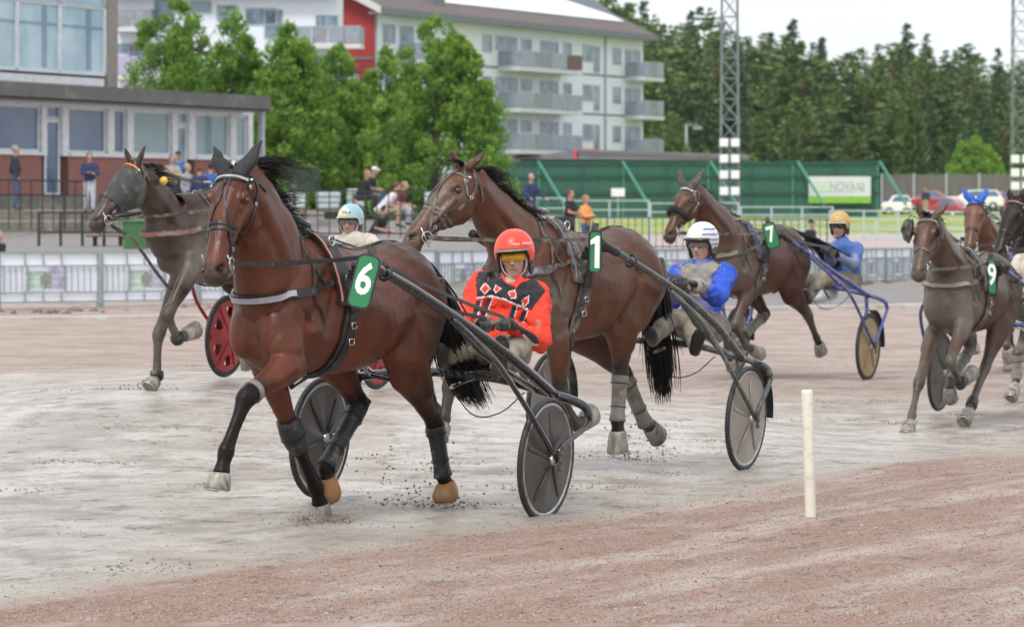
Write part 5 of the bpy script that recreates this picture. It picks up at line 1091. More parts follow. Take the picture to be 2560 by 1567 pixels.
P7 = make_person(dict(J=J7, vox=.016, yaw=22, pitch=4, label='driver in a faded blue muddy jacket with a tan helmet and dark glasses', group='sulky drivers', top=MATS['cloth_attr'], top_name='jacket', paint=paint_blue7, legs=MATS['cloth_muddy'], gloves=MATS['glove_black'], curl=55, skin=(.42, .26, .20)))
mat('helmet_tan', (.52, .33, .10), .4, var=.12, dirt=(.4, .3, .2), dirt_amt=.3, dscale=20); mat('brim_pale', (.5, .44, .33), .5); helmet(P7, 'helmet_tan', peak='brim_pale'); goggles(P7, 'lens_dark')
# driver behind the masked horse, cream jacket and pale teal helmet
dA = 32.7
JA = J_(dict(head=(z12(672, 600), dA), neck=(z12(690, 710), dA + .04), chest=(z12(705, 850), dA + .05), hips=(z12(730, 1060), dA), sR=(z12(590, 765), dA), sL=(z12(845, 775), dA - .05), eR=(z12(560, 900), dA - .15), wR=(z12(600, 850), dA - .4), hR=(z12(600, 800), dA - .5),
    eL=(z12(900, 900), dA - .2), wL=(z12(790, 860), dA - .42), hL=(z12(760, 830), dA - .52), kR=(z12(600, 1020), dA - .5), aR=(z12(420, 1100), dA - .85), tR=(z12(400, 1040), dA - .95), kL=(z3(400, 875), dA - .55), aL=(z3(195, 925), dA - .9), tL=(z3(180, 870), dA - 1.0)))
mat('jacket_cream', (.55, .50, .43), .85, var=.12, scale=14, bump=.15, bscale=60, dirt=(.36, .3, .23), dirt_amt=.4, dscale=8)
PA = make_person(dict(J=JA, vox=.014, yaw=14, pitch=2, label='driver in a cream jacket with a pale teal helmet seen over the bay horse', group='sulky drivers', top=MATS['jacket_cream'], top_name='jacket', legs=MATS['cloth_muddy'], gloves=MATS['glove_dark'], curl=55, facemud=.35, skin=(.42, .28, .22)))
def paint_helmA(V):
    D = V - np.array(PA['hc']); u = np.array(PA['ax'][2]); z = D @ u; n = vnoise(V, 18, 9, 3); C = np.tile(np.array((.66, .64, .50)), (len(V), 1)); w = np.clip((z - .06) * 14 + n * 1.2 + (D @ np.array(PA['ax'][1])) * 7, 0, 1)[:, None]; return C * (1 - w) + np.array((.26, .46, .50)) * w
hA = helmet(PA, 'shell_attr', peak='brim_pale'); hA.data.materials[0] = MATS['shell_attr']; recolour(hA, paint_helmA); goggles(PA, 'lens_smoke'); balaclava(PA)
mat('text_dark', (.05, .07, .08), .6); wrap_text('VEA', PA['hc'] + PA['ax'][2] * .03 - PA['ax'][0] * .012, PA['ax'], .131, .035, 'text_dark', PA['root'], -14, .058, step=.8)
# whips and driving reins from the hands to the harness
def rein_line(P, J, g, s_, h):
    m = MB(); a = J[h]; b = g['terret'][s_]; strap(m, [a.lerp(b, i / 14) - Vector((0, 0, .02 * math.sin(math.pi * i / 14))) for i in range(15)], .02, None, .005, 0, nrm=(.3, -.9, .3), step=.2); m.obj('rein', MATS['leather'], g['root'])
for P, J, g in ((P6, J6, 'six'), (P1, J1, 'one'), (P7, J7, 'seven'), (PA, JA, 'masked')):
    for s_, h in ((1, 'hL'), (-1, 'hR')): rein_line(P, J, HORSES[g], s_, h)
f9 = S9['fr']; j9 = dict(hips=(-.42, 0, .92), chest=(-.54, .02, 1.22), neck=(-.60, .03, 1.42), head=(-.56, .04, 1.60), sL=(-.57, .2, 1.36), sR=(-.57, -.2, 1.36), eL=(-.36, .30, 1.12), eR=(-.36, -.28, 1.12), wL=(-.12, .14, 1.10), wR=(-.12, -.10, 1.10), kL=(.02, .22, 1.04), kR=(.02, -.22, 1.04), aL=(.40, .30, .86), aR=(.40, -.30, .86), tL=(.48, .33, 1.0), tR=(.48, -.33, 1.0))
P9 = make_person(dict(J={k: f9.P(*v) for k, v in j9.items()}, vox=.018, yaw=22, label='driver behind the 9 plate, mostly cut off by the picture edge', group='sulky drivers', top=MATS['jacket_cream'], top_name='jacket', legs=MATS['cloth_muddy'], gloves=MATS['glove_dark'], curl=50)); helmet(P9, 'helmet_tan', peak='brim_pale')
# ---------------- the ground
GC = [(.173, 21.57, 0), (-1.13, 22.2, .085), (1.548, 25.67, .01), (.24, 26.3, .08), (3.65, 39.5, .02), (2.34, 40.1, .07), (-1.13, 32.0, .257), (-2.44, 32.6, .33), (3.82, 34.4, -.10), (5.14, 33.8, -.16)]
for nm, lg in (('six', 'RF'), ('six', 'LH'), ('masked', 'RF'), ('nine', 'RF'), ('nine', 'LH'), ('dark', 'LF')):
    q = HORSES[nm]['legs'][lg][4]; GC.append((q.x, q.y, q.z - .005))
GC = np.array(GC)
def hz(x, y):
    """height of the ground: gentle banking through the wheel tracks, rising land beyond the barrier"""
    x = np.asarray(x, float); y = np.asarray(y, float); w0 = .02; num = np.zeros(np.broadcast(x, y).shape); den = np.full(num.shape, w0)
    for a, b, c in GC:
        w = np.exp(-((x - a) ** 2 + ((y - b) * .45) ** 2) / (2 * .55 ** 2)) + .08 * np.exp(-((x - a) ** 2 + ((y - b) * .6) ** 2) / (2 * 2.2 ** 2)); num = num + w * c; den = den + w
    z = num / den
    px = x / np.maximum(y, 1) * F + CX; rt = sstep(px, 1150, 1500)
    far_r = np.interp(y, [66, 84, 100, 112, 130, 160, 230, 300, 420, 900], [0, -.12, .05, .45, .6, .8, 1.45, 1.7, 3.5, 16])
    far_l = np.interp(y, [66, 72, 78, 104, 106, 150, 300, 900], [0, .1, .8, 1.1, 1.2, 1.6, 2.0, 6])
    return np.where(y > 66, far_l * (1 - rt) + far_r * rt, z)
ys = np.concatenate([np.arange(6, 14, .5), np.arange(14, 46, .16), np.arange(46, 66, .8), np.arange(66, 130, 1.5), np.geomspace(130, 2600, 40)]); us = np.linspace(-.175, .175, 150)
us = np.concatenate([[-2.5, -1.2, -.6, -.3], us, [.3, .6, 1.2, 2.5]]); Y, U = np.meshgrid(ys, us, indexing='ij'); Xg = U * Y; Zg = hz(Xg, Y)
V = np.stack([Xg, Y, Zg], -1).reshape(-1, 3); n0, n1 = Xg.shape; m = MB()
m.add([tuple(v) for v in V], [(i * n1 + j, i * n1 + j + 1, (i + 1) * n1 + j + 1, (i + 1) * n1 + j) for i in range(n0 - 1) for j in range(n1 - 1)], True)
def track_mat():
    mt, n, l, b = newmat('track'); tc = n.new('ShaderNodeTexCoord'); N = n.new
    def mp(sc, rot=0, loc=(0, 0, 0)):
        q = N('ShaderNodeMapping'); q.vector_type = 'TEXTURE'; q.inputs['Scale'].default_value = tuple(1 / v for v in sc); q.inputs['Rotation'].default_value = (0, 0, -rot); q.inputs['Location'].default_value = loc; l.new(tc.outputs['Object'], q.inputs[0]); return q.outputs[0]
    def nz(v, s, d=5, ro=.5): q = N('ShaderNodeTexNoise'); q.inputs['Scale'].default_value = s; q.inputs['Detail'].default_value = d; q.inputs['Roughness'].default_value = ro; l.new(v, q.inputs[0]); return q.outputs['Fac']
    def mr(f, a, b_, c=0, d=1): q = N('ShaderNodeMapRange'); q.inputs['From Min'].default_value = a; q.inputs['From Max'].default_value = b_; q.inputs['To Min'].default_value = c; q.inputs['To Max'].default_value = d; l.new(f, q.inputs[0]); return q.outputs[0]
    def ma(op, a, b_): 
        q = N('ShaderNodeMath'); q.operation = op
        for i, v in enumerate((a, b_)):
            if isinstance(v, (int, float)): q.inputs[i].default_value = v
            else: l.new(v, q.inputs[i])
        return q.outputs[0]
    def mix(f, a, b_):
        q = N('ShaderNodeMix'); q.data_type = 'RGBA'
        for i, v in ((0, f), (6, a), (7, b_)):
            if isinstance(v, tuple): q.inputs[i].default_value = (*v, 1)
            elif isinstance(v, (int, float)): q.inputs[i].default_value = v
            else: l.new(v, q.inputs[i])
        return q.outputs[2]
    sx = N('ShaderNodeSeparateXYZ'); l.new(tc.outputs['Object'], sx.inputs[0]); X_, Y_ = sx.outputs[0], sx.outputs[1]
    along = mp((1, .16, 1), R(26)); wob = mr(nz(along, 1.1, 6, .6), .3, .7, -1.0, 1.0)
    # distance to the left/far of the line where the raked sand ends (near edge of the wet lane)
    a = ma('ADD', ma('SUBTRACT', ma('MULTIPLY', Y_, .4435), ma('MULTIPLY', X_, .8963)), -9.13)      # signed metres, grows to the far side
    a = ma('ADD', a, ma('MULTIPLY', wob, .34)); wet = mr(a, -.16, .26); damp = mr(a, 1.5, -.1)
    far = mr(ma('ADD', Y_, ma('MULTIPLY', wob, 3.5)), 31, 39, 1, 0); wet = ma('MULTIPLY', wet, ma('MAXIMUM', far, .12))
    fine = nz(tc.outputs['Object'], 90, 4, .7); grit = nz(tc.outputs['Object'], 260, 2, .6); mid = nz(mp((1, .35, 1), R(26)), 5, 6, .65); big = nz(along, .6, 4)
    g30 = nz(tc.outputs['Object'], 30, 5, .7); g12 = nz(mp((1, .8, 1), R(26), (2, 2, 0)), 8, 7, .72); dry = mix(mr(g30, .34, .66), (.15, .078, .052), (.42, .275, .215)); dry = mix(ma('MULTIPLY', mr(g12, .36, .64), .55), dry, (.34, .225, .178)); dry = mix(mr(grit, .57, .64), dry, (.50, .40, .34)); dry = mix(mr(fine, .42, .34), dry, (.09, .05, .035))
    pale = mr(nz(mp((1, .16, 1), R(26), (7, 3, 0)), 2.0, 10, .75), .47, .62); dry = mix(ma('MULTIPLY', pale, .62), dry, (.54, .48, .44))
    smid = nz(mp((1, .8, 1), R(26)), 2.3, 11, .74); sand = mix(mr(smid, .38, .54), (.24, .19, .145), (.58, .525, .465)); iso = nz(tc.outputs['Object'], 1.3, 9, .75); sand = mix(mr(iso, .52, .66), sand, (.35, .285, .235)); sand = mix(mr(g12, .60, .70), sand, (.30, .26, .215)); sand = mix(mr(big, .50, .72), sand, (.33, .27, .22)); sand = mix(mr(fine, .62, .74), sand, (.24, .20, .17))
    clump = mr(nz(mp((1, .6, 1), R(26), (3, 1, 0)), 5.2, 12, .80), .575, .64); sand = mix(ma('MULTIPLY', clump, .85), sand, (.13, .10, .07))
    ruts = mr(nz(mp((1, .12, 1), R(27), (11, 0, 0)), 2.0, 8, .7), .50, .64); sand = mix(ma('MULTIPLY', ruts, .45), sand, (.38, .30, .25)); sand = mix(ma('MULTIPLY', ma('MULTIPLY', damp, mr(Y_, 28, 40, 1, 0)), .75), sand, (.34, .285, .225))
    farc = mix(mr(nz(mp((.7, 1.0, 1), R(8)), 1.1, 12, .78), .38, .60), (.27, .185, .15), (.45, .355, .31)); farc = mix(ma('MULTIPLY', mr(nz(mp((.8, 1, 1), R(6), (5, 0, 0)), 2.2, 11, .78), .57, .67), .55), farc, (.26, .2, .17)); dry2 = mix(mr(Y_, 26, 36), dry, farc)
    col = mix(wet, dry2, sand)
    # beyond the barrier: tarmac, gravel path, grass
    tar = mix(mr(nz(tc.outputs['Object'], 3, 6), .3, .7), (.20, .18, .17), (.29, .26, .245)); grass = mix(mr(nz(tc.outputs['Object'], .9, 8, .7), .35, .62), (.12, .21, .03), (.50, .46, .05)); grass = mix(mr(nz(mp((.2, 1, 1)), .5, 3), .45, .6), grass, (.12, .24, .05))
    rightm = mr(ma('DIVIDE', X_, Y_), .006, .02); grm = ma('MULTIPLY', mr(Y_, 157, 161), rightm); path = mix(mr(Y_, 107, 109), tar, (.46, .37, .35)); tar2 = mix(rightm, tar, path); bey = mix(grm, tar2, grass); bey = mix(mr(Y_, 300, 340), bey, (.05, .07, .03))
    col = mix(mr(Y_, 71.0, 71.6), col, bey)
    l.new(col, b.inputs['Base Color'])
    ro = ma('ADD', mr(wet, 0, 1, .88, .26), mr(mid, .3, .7, -.10, .14)); l.new(ro, b.inputs['Roughness']); b.inputs['Specular IOR Level'].default_value = .5
    h = ma('ADD', ma('MULTIPLY', fine, .010), ma('ADD', ma('MULTIPLY', smid, .05), ma('ADD', ma('MULTIPLY', clump, .03), ma('MULTIPLY', g12, .03)))); h = ma('ADD', h, ma('MULTIPLY', grit, .007)); bp = N('ShaderNodeBump'); bp.inputs['Strength'].default_value = .75; bp.inputs['Distance'].default_value = 1.0; l.new(h, bp.inputs['Height']); l.new(bp.outputs[0], b.inputs['Normal'])
    return mt
g_ = m.obj('ground', track_mat(), None, fix=False); g_['kind'] = 'structure'
def gz(x, y): return float(hz(np.array(x), np.array(y)))
# stones and clods: uncounted, one object each kind
def blobs(name, pts, mt, label=None):
    mb = MB(); base = [(1, 0, 0), (-1, 0, 0), (0, 1, 0), (0, -1, 0), (0, 0, 1), (0, 0, -1)]; fc = [(0, 2, 4), (2, 1, 4), (1, 3, 4), (3, 0, 4), (2, 0, 5), (1, 2, 5), (3, 1, 5), (0, 3, 5)]
    vs, fs = [], []
    for p, r in pts:
        b = len(vs); k = [random.uniform(.6, 1.4) for _ in range(6)]; vs += [(p[0] + v[0] * r * q, p[1] + v[1] * r * q, p[2] + v[2] * r * q * .8) for v, q in zip(base, k)]; fs += [tuple(i + b for i in f) for f in fc]
    mb.add(vs, fs, True); o = mb.obj(name, mt, None, fix=False); tag(o, kind='stuff', label=label); return o
NG = 85000; Dg = 15.9 + 13 * RNG.random(NG) ** 1.5; Xs = RNG.uniform(-.14, .14, NG) * Dg; sg = .4435 * Dg - .8963 * Xs - 9.13; keep = RNG.random(NG) < np.where(sg < 0, 1, .55 * np.exp(-sg / .22) + .05); Xs, Dg = Xs[keep], Dg[keep]; rs = RNG.uniform(.0014, .0040, len(Xs)) * (1 + 1.0 * (RNG.random(len(Xs)) > .97)); Zs = hz(Xs, Dg) + rs * .2
b6 = np.array([(1, 0, 0), (-1, 0, 0), (0, 1, 0), (0, -1, 0), (0, 0, 1), (0, 0, -1)], float); f8 = np.array([(0, 2, 4), (2, 1, 4), (1, 3, 4), (3, 0, 4), (2, 0, 5), (1, 2, 5), (3, 1, 5), (0, 3, 5)])
n_ = len(Xs); VV = (np.stack([Xs, Dg, Zs], 1)[:, None, :] + b6[None] * rs[:, None, None] * RNG.uniform(.6, 1.5, (n_, 6, 1)) * np.array([1.2, 1.2, .8])).reshape(-1, 3); FF = (f8[None] + 6 * np.arange(n_)[:, None, None]).reshape(-1, 3)
me = bpy.data.meshes.new('gravel'); me.vertices.add(len(VV)); me.vertices.foreach_set('co', VV.astype(np.float32).ravel()); me.loops.add(FF.size); me.loops.foreach_set('vertex_index', FF.astype(np.int32).ravel()); me.polygons.add(len(FF)); me.polygons.foreach_set('loop_start', np.arange(0, FF.size, 3, dtype=np.int32)); me.polygons.foreach_set('loop_total', np.full(len(FF), 3, np.int32)); me.update()
pal = np.array([(.36, .20, .14), (.42, .28, .22), (.27, .145, .10), (.40, .34, .30), (.20, .17, .16), (.48, .42, .38), (.10, .085, .08)]); set_col(me, np.repeat(pal[RNG.choice(7, n_, p=[.24, .26, .14, .14, .08, .08, .06])], 6, 0)); me.materials.append(mat('stone', 'attr', .85, var=.2, scale=60)); go = bpy.data.objects.new('gravel', me); link(go); tag(go, 'fine reddish grit scattered on the raked inner strip of the track', kind='stuff')
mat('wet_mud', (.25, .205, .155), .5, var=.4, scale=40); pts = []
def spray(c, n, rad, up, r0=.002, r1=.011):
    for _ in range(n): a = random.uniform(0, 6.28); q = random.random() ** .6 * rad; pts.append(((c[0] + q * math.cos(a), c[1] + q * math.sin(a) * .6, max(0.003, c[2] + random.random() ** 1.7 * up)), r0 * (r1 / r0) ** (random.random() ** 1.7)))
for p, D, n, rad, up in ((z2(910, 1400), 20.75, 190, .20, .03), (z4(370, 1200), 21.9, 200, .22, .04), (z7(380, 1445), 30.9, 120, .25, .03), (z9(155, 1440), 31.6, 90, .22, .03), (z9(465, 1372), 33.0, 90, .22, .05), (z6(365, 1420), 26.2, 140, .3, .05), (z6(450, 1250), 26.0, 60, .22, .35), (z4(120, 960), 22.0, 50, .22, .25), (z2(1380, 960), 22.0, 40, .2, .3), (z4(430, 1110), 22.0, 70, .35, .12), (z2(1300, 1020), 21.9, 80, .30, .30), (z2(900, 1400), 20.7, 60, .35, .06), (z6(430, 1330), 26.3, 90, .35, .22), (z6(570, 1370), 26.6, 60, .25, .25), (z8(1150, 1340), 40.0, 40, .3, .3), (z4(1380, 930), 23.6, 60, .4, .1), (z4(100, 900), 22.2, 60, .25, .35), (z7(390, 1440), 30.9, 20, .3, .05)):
    c = at(p, D); c.z = gz(c.x, c.y); spray(c, n, rad, up)  # dense low mud round planted hooves also stands in for contact shade
for k in range(55):   # churned clods in the wet lane
    D = 18 + 26 * random.random() ** 1.2; x = random.uniform(-.14, .14) * D
    if .4435 * D - .8963 * x - 9.13 > .4:
        ex, ey = random.uniform(.12, .45), random.uniform(.15, .5)
        for _ in range(random.randint(15, 60)): a_, b2 = x + random.gauss(0, ex * .5), D + random.gauss(0, ey * .5); pts.append(((a_, b2, gz(a_, b2) + .002), random.uniform(.002, .010)))
for k in range(160):
    D = 18 + 22 * random.random() ** 1.3; x = random.uniform(-.14, .14) * D
    if .4435 * D - .8963 * x - 9.13 > .2: spray((x, D, gz(x, D)), random.randint(1, 6), random.uniform(.02, .16), .003, .002, .007)
blobs('mud_clods_contact_shade', pts, MATS['wet_mud'], 'small wet mud clods thrown up behind the hooves')
# ---------------- vegetation
def leaf_mat(name, tr=.25):
    m, n, l, b = newmat(name); ca = n.new('ShaderNodeAttribute'); ca.attribute_name = 'col'; l.new(ca.outputs['Color'], b.inputs['Base Color']); b.inputs['Roughness'].default_value = .6
    t = n.new('ShaderNodeBsdfTranslucent'); l.new(ca.outputs['Color'], t.inputs[0]); mx = n.new('ShaderNodeMixShader'); mx.inputs[0].default_value = tr; l.new(b.outputs[0], mx.inputs[1]); l.new(t.outputs[0], mx.inputs[2]); l.new(mx.outputs[0], n['Material Output'].inputs[0]); MATS[name] = m; return m
leaf_mat('leaf', .42); leaf_mat('needle', .1)
mat('bark', (.10, .085, .065), .9, var=.35, scale=12, stretch=(1, 1, .2), bump=.6); mat('bark_pine', (.20, .10, .06), .9, var=.35, scale=6, stretch=(1, 1, .2), bump=.6); mat('bark_birch', (.5, .48, .44), .8, var=.3, scale=5, stretch=(.3, .3, 2), dirt=(.04, .04, .04), dirt_amt=.25, dscale=4)
def leaves_mesh(name, C, N, size, cols, rng, up=.5, asp=.6):
    """C centres, N outward dirs; a bent leaf spray at each"""
    n = len(C); d = N + rng.normal(size=(n, 3)) * .7 + np.array([0, 0, up]); d /= np.linalg.norm(d, axis=1)[:, None]; s = np.cross(d, rng.normal(size=(n, 3))); s /= np.linalg.norm(s, axis=1)[:, None] + 1e-9
    L = (size * rng.uniform(.6, 1.4, n))[:, None]; w = L * asp * .5; V = np.stack([C - d * L * .4, C + s * w, C + d * L * .6, C - s * w], 1).reshape(-1, 3)
    me = bpy.data.meshes.new(name); me.vertices.add(4 * n); me.vertices.foreach_set('co', V.astype(np.float32).ravel()); me.loops.add(4 * n); me.loops.foreach_set('vertex_index', np.arange(4 * n, dtype=np.int32)); me.polygons.add(n)
    me.polygons.foreach_set('loop_start', np.arange(0, 4 * n, 4, dtype=np.int32)); me.polygons.foreach_set('loop_total', np.full(n, 4, np.int32)); me.update(); me.validate(); set_col(me, np.repeat(cols, 4, 0)); return me
def broad_crown(name, H, Rm, seed, n=9000, base=(.085, .205, .028), light=(.34, .53, .08), size=.20, low=.12, spikes=5):
    """a crown of upswept clumps; H height, Rm radius"""
    rng = np.random.default_rng(seed); tops = [(0, 0, 1.0)] + [(rng.uniform(-.5, .5) * Rm, rng.uniform(-.4, .4) * Rm, rng.uniform(.72, .93)) for _ in range(spikes)]; C, N, K = [], [], []
    NC = 640; per = n // NC
    for i in range(NC):
        tx, ty, th = tops[int(rng.integers(len(tops)))]; h = low + (th - low) * rng.uniform(0, 1) ** .85; prof = (1 - ((h - low) / (th - low)) ** 1.7) ** .75 * min(1, (h - low + .07) / .14) ** .5
        a = rng.uniform(0, 6.283); rr = Rm * prof * (rng.uniform(.45, 1) ** .5) * (1.0 if th == 1 else .72); c = np.array([tx * (1 - .5 * (1 - h / th)) + rr * math.cos(a), ty + rr * math.sin(a), h * H]); cr = min(Rm, 2.2) * rng.uniform(.09, .17) * (1 if h < .7 * th else .8)
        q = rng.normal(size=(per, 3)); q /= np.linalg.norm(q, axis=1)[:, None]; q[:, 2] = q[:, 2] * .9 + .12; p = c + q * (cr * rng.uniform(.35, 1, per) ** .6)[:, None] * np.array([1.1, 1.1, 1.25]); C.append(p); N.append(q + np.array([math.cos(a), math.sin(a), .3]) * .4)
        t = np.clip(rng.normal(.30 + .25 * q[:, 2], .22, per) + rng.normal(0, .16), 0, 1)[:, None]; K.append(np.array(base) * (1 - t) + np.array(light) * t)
    return leaves_mesh(name, np.concatenate(C), np.concatenate(N), size, np.concatenate(K), rng)
def trunk_mesh(mb, H, r, lean=0, limbs=7, rng=random, lo=.25):
    mb.tube([(lean * t * t, 0, H * t) for t in (0, .15, .4, .7, .95)], [r * 1.25, r, r * .75, r * .45, r * .15], 9)
    for i in range(limbs): h = H * rng.uniform(lo, .75); a = rng.uniform(0, 6.28); L = H * rng.uniform(.14, .28) * (1 - .4 * h / H); d = Vector((math.cos(a), math.sin(a), rng.uniform(.5, 1.1))); mb.tube([Vector((lean * (h / H) ** 2, 0, h)), Vector((0, 0, h)) + d * L * .5, Vector((0, 0, h)) + d * L + Vector((0, 0, L * .25))], [r * .4, r * .25, r * .08], 6)
def conifer_crown(name, H, Rm, seed, kind='spruce'):
    rng = np.random.default_rng(seed); C, N, K = [], [], []; lo = {'spruce': .05, 'pine': .28}[kind]; z = lo
    base = np.array((.032, .085, .030)) if kind == 'spruce' else np.array((.065, .125, .032)); light = np.array((.10, .19, .055)) if kind == 'spruce' else np.array((.20, .29, .07))
    while z < .99:
        f = (1 - z) / (1 - lo); rr = Rm * (f ** .85 if kind == 'spruce' else (min(1, f * 1.9) ** .7) * (.75 + .35 * rng.random())) + .08; nb = int(5 + 5 * f)
        for b in range(nb):
            a = rng.uniform(0, 6.283); L = rr * rng.uniform(.65, 1.15); k = max(6, int(L * 15)); t = rng.uniform(.1, 1, k) ** .7; dr = -.30 * L * t ** 1.5 if kind == 'spruce' else .18 * L * t
            p = np.stack([math.cos(a) * L * t, math.sin(a) * L * t, z * H + dr], 1) + rng.normal(size=(k, 3)) * np.array([.16, .16, .10]) * (.4 + L * .28); C.append(p)
            N.append(np.tile([math.cos(a), math.sin(a), -.1 if kind == 'spruce' else .5], (k, 1))); q = np.clip(rng.normal(.35, .25, k) + rng.normal(0, .15), 0, 1)[:, None]; K.append(base * (1 - q) + light * q)
        z += (.020 if kind == 'spruce' else .028) * rng.uniform(.7, 1.3)
    return leaves_mesh(name, np.concatenate(C), np.concatenate(N), .42, np.concatenate(K), rng, 0 if kind == 'spruce' else .3, .45)
def tree(kind, loc, label, cat, group, proto, rot=0, sc=(1, 1, 1)):
    r = empty(kind, loc, label, cat, group); r.rotation_euler = (0, 0, rot); r.scale = sc
    for nm, me in proto:
        o = bpy.data.objects.new(nm, me); link(o); o.parent = r
    return r
def proto(crown, H, r, bark, limbs=7, seed=1, cm='leaf', lo=.25):
    mb = MB(); trunk_mesh(mb, H * .95, r, 0, limbs, random.Random(seed), lo); me = mb.mesh('trunk'); me.materials.append(MATS[bark]); crown.materials.append(MATS[cm]); return [('trunk', me), ('crown', crown)]
# the row of green trees before the flats
DT = 137
for i, (x, top, rm, zb, dD, lab) in enumerate(((428, 2, 1.75, 1.6, 0, 'tall fresh green tree rising behind the flat roof of the brick pavilion'), (560, 34, 1.6, 1.6, 3, 'green tree with a pointed twin top just beyond the pavilion roof'), (693, 66, 1.75, 1.6, -2, 'green tree at the end of the pavilion roof, before the white flats'),
        (815, 118, 1.55, 1.6, 2, 'green tree before the red gable wall'), (930, 122, 1.35, 1.6, 4, 'small pointed green tree in front of the white flats, next to the widest one'), (1048, 52, 2.35, 1.6, -3, 'widest green tree of the row, nearest the green boarding'))):
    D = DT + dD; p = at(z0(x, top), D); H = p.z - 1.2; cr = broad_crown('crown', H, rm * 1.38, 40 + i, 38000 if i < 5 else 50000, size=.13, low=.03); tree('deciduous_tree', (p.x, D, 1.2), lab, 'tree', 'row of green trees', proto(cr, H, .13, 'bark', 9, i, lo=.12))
# the wood on the hill
def hill(x, y): return 2.0 + max(0, y - 330) * .060
rngf = random.Random(11); PR = {'spruce_tree': [], 'pine_tree': [], 'birch_tree': []}
for k in range(5):
    PR['spruce_tree'].append(proto(conifer_crown('crown', 16, 2.6, 100 + k), 16, .16, 'bark_pine', 2, k, 'needle'))
for k in range(4): PR['pine_tree'].append(proto(conifer_crown('crown', 15, 2.7, 200 + k, 'pine'), 15, .17, 'bark_pine', 6, k, 'needle', .5))
for k in range(2): PR['birch_tree'].append(proto(broad_crown('crown', 12, 2.0, 300 + k, 6500, (.06, .12, .03), (.17, .26, .06), .32, .15, 3), 12, .11, 'bark_birch', 7, k, lo=.2))
def sky_y(x): return np.interp(x, [1480, 1560, 1700, 1850, 1960, 2040, 2160, 2300, 2420, 2560, 2700], [-90, -30, 10, 30, 18, 55, 62, 65, 95, 118, 140])
cnt = 0; WORDS = {'spruce_tree': 'dark spruce in the wood on the hill', 'pine_tree': 'yellowish green pine in the wood on the hill', 'birch_tree': 'light green birch in the wood on the hill'}
for row, (D, n) in enumerate(((345, 15), (368, 19), (392, 22), (420, 24))):
    for i in range(n):
        px = 1490 + (i + rngf.uniform(.1, .9)) / n * 1230; kind = rngf.choices(list(PR), [.55, .36, .09])[0]; d = D + rngf.uniform(-9, 9); X = (px - CX) / F * d; zb = hill(X, d); ht = 1.74 + (HY - sky_y(px) - rngf.uniform(-18, 55) - (3 - row) * 22) / F * d - zb; base = {'spruce_tree': 16, 'pine_tree': 15, 'birch_tree': 12}[kind]
        if kind == 'birch_tree': ht *= .7
        s_ = ht / base; q = rngf.choice(PR[kind]); tree(kind, (X, d, zb - .3), WORDS[kind], 'tree', 'trees of the hill wood', q, rngf.uniform(0, 6.28), (s_ * rngf.uniform(1.1, 1.5),) * 2 + (s_,))
for i in range(20):   # low undergrowth trees at the wood's foot
    px = 1640 + i * 46 + rngf.uniform(-15, 15); d = 322 + rngf.uniform(-6, 6); X = (px - CX) / F * d; s_ = rngf.uniform(.42, .68) * (1 if px > 1640 else .5); q = rngf.choice(PR['spruce_tree'] + PR['pine_tree']); tree('spruce_tree', (X, d, 1.6), 'short dark conifer at the foot of the hill wood', 'tree', 'short conifers at the foot of the wood', q, rngf.uniform(0, 6), (s_ * 1.25, s_ * 1.25, s_))
for px, d, h, lab in ((1980, 314, 7.3, 'slim birch with a pale trunk above the green boarding'), (2288, 312, 8.8, 'tall light green birch right of the white banner'), (2365, 308, 4.4, 'small round birch beside the bright green bush')):
    s_ = h / 12; tree('birch_tree', ((px - CX) / F * d, d, 2.2), lab, 'tree', None, PR['birch_tree'][px % 2], px, (s_ * 1.0, s_ * 1.0, s_))
bc = broad_crown('crown', 5.6, 3.0, 77, 14000, (.14, .28, .03), (.34, .50, .07), .26, .0, 5); tree('bright_bush', ((2440 - CX) / F * 300, 300, 1.9), 'bright yellow green bush beyond the parked cars', 'bush', None, proto(bc, 3.6, .09, 'bark', 8, 3, lo=.1))
for px, h in ((1715, 1.1), (1740, .9), (1765, 1.0), (1880, .9)):
    bc = broad_crown('crown', h * 3.2, 1.3, px, 2500, (.10, .20, .03), (.24, .36, .07), .24, .0, 3); tree('shrub', ((px - CX) / F * 296, 296, 3.2), 'light green shrub behind the long shed roof', 'shrub', 'light shrubs behind the shed roof', proto(bc, h * 2.6, .05, 'bark', 4, 3))
# hill under the wood
m = MB(); gx = np.linspace(6, 90, 16); gy = np.linspace(305, 620, 16); m.add([(x + 4, y, hill(x, y) + (-1.5 if y < 320 else 0)) for y in gy for x in gx], [(j * 16 + i, j * 16 + i + 1, (j + 1) * 16 + i + 1, (j + 1) * 16 + i) for j in range(15) for i in range(15)], True); o = m.obj('hill', mat('hill_floor', (.035, .045, .02), .95, var=.4, scale=.5)); o['kind'] = 'structure'
